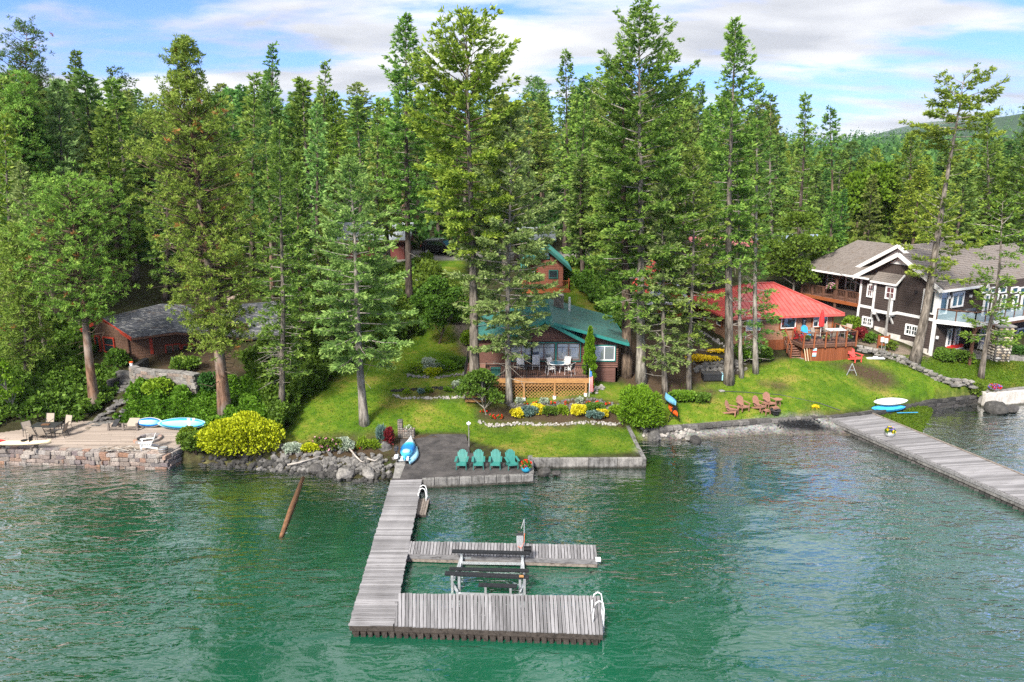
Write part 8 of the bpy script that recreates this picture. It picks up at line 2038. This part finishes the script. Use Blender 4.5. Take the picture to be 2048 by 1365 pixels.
# pillar and patio
pc = Vector(G(2001, 728, 2.1)); t = thing('stone_pillar', 'thick square stone pillar under the brown house balcony', 'pillar', (pc.x, pc.y + .6, 2.0)); zt4 = BZ - .4 - 2.0
MB().box(-.52, .52, -.52, .52, -.3, zt4).build('core', 'mortar', t); MB().box(-.6, .6, -.6, .6, zt4, zt4 + .12).build('cap', 'concrete_grey', t); MB().box(-.68, .68, -.68, .68, -.3, .25).build('base', 'stone_pillar', t, bevel=.03)
prr = [MB().rock((0, 0, 0), (1, 1, 1), 700 + i, 1).build('stone', 'stone_pillar', t) for i in range(4)]; cc = 0; rgq = random.Random(8)
for face in range(3):
    z = .34
    while z < zt4 - .1:
        hh_ = .25; u = -.5
        while u < .46:
            ww_ = rgq.uniform(.26, .55); ww_ = min(ww_, .52 - u)
            o = prr[cc] if cc < 4 else piece('stone', prr[rgq.randrange(4)], t); cc += 1
            m_ = u + ww_ / 2; o.location = {0: (m_, -.5, z), 1: (-.5, m_, z), 2: (.5, m_, z)}[face]; o.scale = (ww_ * .56, .1, hh_ * .56) if face == 0 else (.1, ww_ * .56, hh_ * .56); u += ww_
        z += hh_
t.scale = (1.3, 1.3, 1)
pt_ = thing('patio', 'pale concrete patio under the brown house balcony', 'patio', (pc.x, pc.y + 2, 2.4)); gp = [Gt(1925, 716)[:2], Gt(2100, 728)[:2], wr2.p(12, 0, 0)[:2], wr_.p(3.6, 0, .05)[:2]]
MB().prism(gp, 1.6, 2.72).build('slab', 'concrete_grey', pt_, True)
q = Vector(wr_.p(5.6, 0, 1.4)); t = thing('patio_armchair', 'white armchair with red cushions on the brown house patio', 'armchair', (q.x, q.y, 2.72), .5); MB().box(-.35, .35, -.3, .35, .0, .35).build('seat', 'white_plastic', t, bevel=.02); MB().box(-.35, .35, .25, .4, .351, .85).build('backrest', 'white_plastic', t, bevel=.02); MB().box(-.25, .25, -.25, .22, .352, .45).build('cushion', 'red_plastic', t, bevel=.02)
for s in (-1, 1): MB().box(s * .38 - .05, s * .38 + .05, -.3, .3, 0, .55).build('armrest', 'white_plastic', t)
MB().box(*(lambda p: (p[0] - .6, p[0] + .6, p[1] - .6, p[1] + .6))(BH(5.5, 7.5, 0)), 9.5, 12.1).build('chimney', 'wall_dark', bh, True)

# ------------------------------------------------------------------ 4. left cabin and its stone patio
lc = thing('left_cabin', 'brown shingled cabin with charcoal roof and red trim behind the left pines', 'cabin', (-29.5, 55.4, 3.4))
cA = Vector(G(262, 727, 3.3)); cA.z = 0                   # front right corner of the gable wall
gl0 = Vector(G(196, 712, 3.5)); gl0.z = 0
lw_ = Wall(gl0.xy, cA.xy)
ezc = lw_.at(265, 671)[1]; pkz = D(205, 640, lw_.p(.8, 0, 0)[1])[2]
lw_.poly([(0, 2.8), (lw_.L, 2.8), (lw_.L, ezc - .05), (.55, pkz - .1), (0, pkz - .3)]).build('gable_wall', 'wall_cabin', lc, True)
shingles(lc, lw_, lambda z: (0, min(lw_.L, .55 + (pkz - .2 - z) / (pkz - ezc) * (lw_.L - .55))), 3.2, pkz - .3, 'wall_cabin', .24, .3, 21)
winpx(lc, lw_, 213, 677, 228, 703, 'trim_red', ny=2, fw=.10); winpx(lc, lw_, 196, 674, 199, 700, 'trim_red', fw=.10)
cB = Vector((cA.x + 1.6, cA.y + .7, 0)); cC = Vector(D(500, 700, cA.y + 4.2)); cC.z = 0
fr1 = Wall(cA.xy, cB.xy); fr2 = Wall(cB.xy, cC.xy)
for W0 in (fr1, fr2):
    W0.poly([(0, 2.8), (W0.L, 2.8), (W0.L, ezc - .05), (0, ezc - .05)]).build('front_wall', 'wall_cabin', lc, True); shingles(lc, W0, lambda z, W0=W0: (0, W0.L), 3.3, ezc - .2, 'wall_cabin', .24, .3, 22)
fr1.box(fr1.L - .28, fr1.L - .05, 3.9, ezc - .15, 0, .08).build('door_frame', 'trim_red', lc, True)
for px0, px1 in ((335, 358), (368, 384), (404, 424)): winpx(lc, fr2, px0, 690, px1, 720, 'trim_red', 'window_glass', nx=2, fw=.10)
MB().tube([fr1.p(-.02, 3.2, .1), fr1.p(-.02, ezc - .3, .1), fr1.p(.3, ezc - .1, .35)], .045, 6).build('downspout', 'stain_dark', lc, True)
rg0, rg1, rg2 = D(203, 637, lw_.A.y + .5), D(322, 608, lw_.A.y + 5.0), D(560, 602, lw_.A.y + 7.5)
ev0, ev1, ev2 = D(263, 676, cA.y - .55), D(352, 664, cA.y + .3), D(505, 678, cA.y + 3.2)
rgA = D(445, 612, lw_.A.y + 5.6)
for q in ([ev0, ev1, rg1, rg0], [ev1, ev2, rgA, rg1], [ev2, (ev2[0] + 4.5, ev2[1] + 2.5, ev2[2]), rg2, rgA]):
    o = roof_plane(lc, q, 'roof_charcoal', .14); roof_shingles(lc, o, q, 'roof_charcoal', .2, .45, 23)
lo = (rg0[0] - 1.9, rg0[1] + .2, rg0[2] - .95); lo2 = (rg1[0] - 3.5, rg1[1] + 3.4, lo[2]); q = [lo, rg0, rg1, lo2]; roof_plane(lc, q, 'roof_charcoal', .14)
roof_plane(lc, [rg1, rgA, (rgA[0] + .5, rgA[1] + 5, rgA[2] - 1.4), (rg1[0], rg1[1] + 5, rg1[2] - 1.4)], 'roof_charcoal', .12)
rake(lc, (rg0[0], rg0[1] - .06, rg0[2] - .1), (ev0[0], ev0[1] - .04, ev0[2] - .1), 'trim_red', .26, .07); rake(lc, (rg0[0], rg0[1] - .06, rg0[2] - .1), (lo[0], lo[1] - .05, lo[2] - .1), 'trim_red', .26, .07)
rake(lc, (ev0[0], ev0[1] - .02, ev0[2] - .12), (ev1[0], ev1[1] - .02, ev1[2] - .12), 'stain_dark', .16); rake(lc, (ev1[0], ev1[1] - .02, ev1[2] - .12), (ev2[0], ev2[1] - .02, ev2[2] - .12), 'stain_dark', .16)
q = D(468, 600, lw_.A.y + 8.5); MB().box(q[0] - .5, q[0] + .5, q[1] - .4, q[1] + .4, 6.2, q[2] + .45).build('chimney', 'stone_mixed', lc, True)
fr2.box(.05, fr2.L, 2.2, 3.3, -.1, .03).build('foundation', 'foundation', lc, True)
# curved stone wall of the patio
pw_ = thing('patio_wall', 'curved dry-laid stone wall of the left cabin patio', 'stone wall', (-26, 54.4, 3)); pwt = [Gt(262, 765), Gt(285, 772), Gt(320, 776), (0, 0, 0)]
cur = [Vector(G(x, y, 2.75)).xy for x, y in ((263, 764), (272, 769), (300, 773), (335, 775), (365, 777), (392, 782))]
cur = [(a.x, a.y) for a in cur]; zp = 2.45
wall_strip(MB(), cur, zp - .6, 3.85, .35, 1).build('core', 'mortar', pw_, True)
stone_course(pw_, cur, zp, 6, .235, .42, .13, 'stone_patio', 31, .4, out=.06); 
wall_strip(MB(), [(a, b - .12) for a, b in cur], 3.86, 3.98, .55, 1).build('coping', 'stone_patio', pw_, True, bevel=.01)
wall_strip(MB(), [cur[0], (cur[0][0] - .2, cur[0][1] + 2.6)], zp - .3, 3.9, .35, -1).build('side_wall', 'stone_dark', pw_, True)
low = [Vector(G(x, y, 2.7)).xy for x, y in ((222, 772), (232, 767), (258, 754))]; low = [(a.x, a.y) for a in low]
lwl = thing('garden_wall', 'short dark stone wall left of the steps to the left cabin', 'stone wall', (low[0][0], low[0][1], 2.4)); wall_strip(MB(), low, 1.9, 3.1, .3, 1).build('core', 'mortar', lwl, True); stone_course(lwl, low, 2.1, 4, .25, .42, .13, 'stone_dark', 33, .4, out=.06)
t = thing('stone_steps', 'dark stone steps between the garden wall and curved patio wall', 'steps', Gt(250, 765))
for i in range(5): q = Vector(G(249 - i * .0, 772 - i * 7, 2.4 + i * .26)); MB().box(q.x - .6, q.x + .6, q.y - .2, q.y + .35, 1.9 + i * .26, 2.44 + i * .26).build('step', 'stone_grey', t, True, bevel=.02)
q = G(263, 735, 3.98); t = thing('bucket', 'small white bucket with an orange lid on the patio wall end', 'bucket', (cur[0][0] + .1, cur[0][1] + .1, 3.98)); MB().lathe([(.11, 0), (.13, .22)], 12).build('pail', 'white_plastic', t); MB().lathe([(.14, .221), (.14, .30), (.06, .32)], 12).build('lid', 'orange_plastic', t)

# ------------------------------------------------------------------ 5. cabins and sheds behind
def simple_cabin(name, label, cat, x0, x1, Y, zf, ze_, zr, dep, wm, rm, wins=(), gable=True, trimm='trim_green_dark', oh=.6, seams=True, extra=None, wz=None, gm='window_glass'):
    t = thing(name, label, cat, (x0, Y, zf)); w = Wall((x0, Y), (x1, Y)); xc = (x0 + x1) / 2
    pts = [(0, zf - .6), (w.L, zf - .6), (w.L, ze_), (w.L / 2, zr), (0, ze_)] if gable else [(0, zf - .6), (w.L, zf - .6), (w.L, ze_), (0, ze_)]
    w.poly(pts).build('front_wall', wm, t, True)
    Wall((x1, Y), (x1, Y + dep)).poly([(0, zf - .6), (dep, zf - .6), (dep, ze_), (0, ze_)]).build('side_wall', wm, t, True); Wall((x0, Y + dep), (x0, Y)).poly([(0, zf - .6), (dep, zf - .6), (dep, ze_), (0, ze_)]).build('side_wall', wm, t, True)
    if gable:
        sl__ = (zr - ze_) / (w.L / 2)
        for s in (-1, 1):
            xe = xc + s * (w.L / 2 + oh); e = ze_ - sl__ * oh; Q = [(xe, Y - oh, e + .12), (xe, Y + dep + oh, e + .12), (xc, Y + dep + oh, zr + .12), (xc, Y - oh, zr + .12)]
            o = roof_plane(t, Q, rm, .12, 'roof'); 
            if seams: roof_seams(t, o, Q, rm, .5)
            rake(t, (xe, Y - oh - .03, e + .06), (xc, Y - oh - .03, zr + .06), trimm, .24, .06)
    else:
        for s in (0, 1):
            ye = Y - oh if s == 0 else Y + dep + oh; Q = [(x0 - oh, ye, ze_ - .1), (x1 + oh, ye, ze_ - .1), (x1 + oh, Y + dep / 2, zr), (x0 - oh, Y + dep / 2, zr)]
            o = roof_plane(t, Q, rm, .12, 'roof')
            if seams: roof_seams(t, o, Q, rm, .5)
        MB().bar((x0 - oh, Y - oh - .03, ze_ - .2), (x1 + oh, Y - oh - .03, ze_ - .2), .06, .2).build('fascia', trimm, t, True)
    for (a, b, c_, d_) in wins: winpx(t, w, a, b, c_, d_, trimm, gm, fw=.10)
    return t, w
Ya = 73.5
a = D(1056, 560, Ya); b = D(1128, 560, Ya)
gc, gw_ = simple_cabin('guest_cabin', 'small red-brown two-storey cabin with a green gable roof behind the main cabin', 'cabin', a[0], b[0], Ya, D(1080, 578, Ya)[2], D(1128, 528, Ya)[2], D(1086, 497, Ya)[2], 6, 'wall_redbrown', 'roof_green_metal', [(1099, 542, 1114, 555), (1072, 506, 1080, 516), (1088, 506, 1097, 516)], oh=.7)
shingles(gc, gw_, lambda z: (0.1, gw_.L - .1), D(1080, 576, Ya)[2], D(1128, 530, Ya)[2], 'wall_redbrown', .24, .35, 41)
dr = gw_.at(1066, 552); o = gw_.box(dr[0] - .45, dr[0] + .45, D(1066, 562, Ya)[2], D(1066, 538, Ya)[2], 0, .06).build('door', 'red_plastic', gc, True); gw_.box(dr[0] - .25, dr[0] + .25, D(1066, 557, Ya)[2], D(1066, 541, Ya)[2], .06, .08).build('pane', 'white_paint', o, True)
bz_ = D(1080, 575, Ya)[2]; MB().box(a[0] - .6, b[0] + .5, Ya - 1.7, Ya - .02, bz_ - .1, bz_).build('balcony_floor', 'trim_orange', gc, True); MB().box(a[0] - .6, b[0] + .5, Ya - 1.76, Ya - 1.70, bz_ - .3, bz_ + .02).build('balcony_fascia', 'trim_orange', gc, True)
railing(gc, [(a[0] - .6, Ya - 1.68), (b[0] + .45, Ya - 1.68), (b[0] + .45, Ya - .1)], bz_, .9, 'trim_orange', 'trim_orange', sp=.16, pw=.09, bw=.03)
for x in (a[0] - .3, b[0] + .2): MB().bar((x, Ya - 1.5, bz_ - 2.6), (x, Ya - 1.5, bz_ - .1), .15, .15).build('post', 'stain_dark', gc, True)
q = (b[0] - 1.3, Ya - .5); MB().box(b[0] - 2.3, b[0] - .9, Ya - .03, Ya + .0, bz_ - 2.4, bz_ - .4).build('lower_door', 'trim_white', gc, True)
gw_.poly([(0, 3.5), (gw_.L, 3.5), (gw_.L, 6.5), (0, 6.5)]).build('lower_wall', 'wall_redbrown', gc, True)
Yb_ = 90
a = D(1035, 480, Yb_); b = D(1102, 480, Yb_); simple_cabin('tin_roof_shed', 'shed with a pale ribbed metal roof above the guest cabin', 'shed', a[0], b[0], Yb_, D(1060, 500, Yb_)[2], D(1060, 478, Yb_)[2], D(1060, 454, Yb_ + 3)[2], 6, 'wall_maroon', 'roof_tin', (), gable=False)
Yc = 84
a = D(745, 520, Yc); b = D(812, 520, Yc); t, w0 = simple_cabin('skylight_cabin', 'dark brown cabin with a grey roof and two skylights behind the blue-green fir', 'cabin', a[0] - 4, b[0], Yc, D(790, 528, Yc)[2], D(790, 478, Yc)[2], D(745, 446, Yc + 3)[2], 7, 'wall_maroon', 'roof_tin', [(764, 496, 776, 510)], gable=False, trimm='stain_dark')
ez_ = D(790, 478, Yc)[2]
for k in (0, 1): q = Vector(D(752 + k * 9, 462, Yc + 1.6)); MB().slab([(q.x - .3, q.y - .5, q.z - .12), (q.x + .3, q.y - .5, q.z - .12), (q.x + .3, q.y + .5, q.z + .28), (q.x - .3, q.y + .5, q.z + .28)], .12).build('skylight', 'white_paint', t, True)
Yd = 66
a = D(1296, 600, Yd); b = D(1366, 600, Yd); t, w0 = simple_cabin('log_cabin', 'orange log cabin with a red roof half hidden behind the giant fir', 'cabin', a[0], b[0], Yd, D(1330, 664, Yd)[2], D(1330, 590, Yd)[2], D(1330, 545, Yd)[2], 7, 'wall_log', 'roof_red', [(1300, 580, 1312, 600), (1316, 580, 1332, 600)], trimm='trim_white')
siding(t, w0, 0, w0.L, D(1330, 662, Yd)[2], D(1330, 604, Yd)[2], 'wall_log', .26); w0.box(-.3, w0.L + .3, D(1330, 604, Yd)[2] - .1, D(1330, 604, Yd)[2] + .06, 0, .9).build('porch_rail', 'trim_white', t, True)
Ye = 88
a = D(1395, 500, Ye); b = D(1508, 500, Ye); simple_cabin('pink_roof_house', 'low maroon house with a faded red roof between the tall fir stems', 'house', a[0], b[0], Ye, D(1440, 528, Ye)[2], D(1440, 494, Ye)[2], D(1440, 472, Ye + 3)[2], 6, 'wall_maroon', 'roof_pink', [(1411, 494, 1421, 509), (1425, 494, 1436, 509), (1454, 495, 1462, 505)], gable=False, trimm='trim_white')
Yf = 93
a = D(1525, 500, Yf); b = D(1660, 500, Yf); simple_cabin('blue_roof_shed', 'long shed with a blue-grey metal roof left of the brown house', 'shed', a[0], b[0], Yf, D(1600, 520, Yf)[2], D(1600, 500, Yf)[2], D(1600, 469, Yf + 3)[2], 6, 'white_paint', 'roof_blue_tin', (), gable=False, trimm='trim_white')
Yg = 98
a = D(1640, 500, Yg); b = D(1780, 500, Yg); simple_cabin('blue_roof_garage', 'blue metal roofed garage just behind the brown house ridge', 'garage', a[0], b[0], Yg, D(1700, 515, Yg)[2], D(1700, 497, Yg)[2], D(1700, 482, Yg + 3)[2], 7, 'curtain', 'roof_blue_tin', (), gable=False, trimm='trim_white')
a = D(1960, 470, Yg); b = D(2080, 470, Yg); simple_cabin('blue_roof_barn', 'pale blue roofed building behind the right end of the brown house', 'building', a[0], b[0], Yg, D(2000, 500, Yg)[2], D(2000, 480, Yg)[2], D(2000, 462, Yg + 3)[2], 7, 'curtain', 'roof_blue_tin', (), gable=False, trimm='trim_white')

# ------------------------------------------------------------------ 6. parked car on the road
q = Gt(884, 509); t = thing('parked_car', 'black estate car parked nose to the right on the lane behind the trees', 'car', q, R(-22)); q_ = t
prof = [(-2.3, .35), (-2.35, .8), (-2.25, 1.05), (-1.95, 1.62), (-.1, 1.70), (.35, 1.62), (1.0, 1.08), (2.15, .95), (2.35, .75), (2.35, .35)]
def sideprism(mb, P, y0, y1):
    n = len(P); return mb.add([(a, y0, b) for a, b in P] + [(a, y1, b) for a, b in P], [tuple(range(n)), tuple(range(n, 2 * n))[::-1]] + [(i, i + n, (i + 1) % n + n, (i + 1) % n) for i in range(n)])
sideprism(MB(), prof, -.88, .88).build('body', 'black_metal', t, bevel=.07)
sideprism(MB(), [(-2.0, 1.12), (-1.85, 1.55), (-.2, 1.62), (.25, 1.55), (.82, 1.12)], -.90, -.875).build('side_windows', 'window_glass', t); sideprism(MB(), [(-2.0, 1.12), (-1.85, 1.55), (-.2, 1.62), (.25, 1.55), (.82, 1.12)], .875, .90).build('side_windows', 'window_glass', t)
MB().slab([(1.0, -.75, 1.12), (1.0, .75, 1.12), (.42, .68, 1.61), (.42, -.68, 1.61)], .02).build('windscreen', 'window_glass_blue', t)
for x in (-1.45, 1.45):
    for y in (-.86, .86):
        wh = MB().tube([(0, -.11, 0), (0, .11, 0)], .36, 16).build('wheel', 'rubber_black', t); wh.location = (x, y, .36); rm_ = MB().tube([(0, -.125, 0), (0, .125, 0)], .2, 10).build('rim', 'aluminium', wh)
for y in (-.65, .65): MB().box(2.33, 2.39, y - .16, y + .16, .68, .85).build('headlight', 'white_plastic', t); MB().box(-2.38, -2.32, y - .12, y + .12, .8, 1.05).build('tail_light', 'red_plastic', t)
MB().box(2.34, 2.42, -.85, .85, .38, .55).build('bumper', 'dark_metal', t); MB().box(2.36, 2.40, -.35, .35, .62, .78).build('grille', 'aluminium', t)
for s in (-1, 1): MB().tube([(-1.7, s * .62, 1.74), (.0, s * .62, 1.76)], .025, 5).build('roof_rail', 'aluminium', t); MB().box(.7, .85, s * .95 - .08, s * .95 + .08, 1.08, 1.22).build('mirror', 'black_metal', t)

# ------------------------------------------------------------------ thin summer haze
hb = MB().box(-3000, 4600, -40, 5400, -9, 250).build('haze', 'mortar'); hb.data.materials.clear()
hm = bpy.data.materials.new('haze'); hm.use_nodes = True; nt = hm.node_tree; nt.nodes.clear(); ho = nt.nodes.new('ShaderNodeOutputMaterial'); hv = nt.nodes.new('ShaderNodeVolumePrincipled')
hv.inputs['Color'].default_value = (.80, .88, 1, 1); hv.inputs['Density'].default_value = .00006; nt.links.new(hv.outputs[0], ho.inputs['Volume']); hb.data.materials.append(hm); tag(hb, kind='stuff')
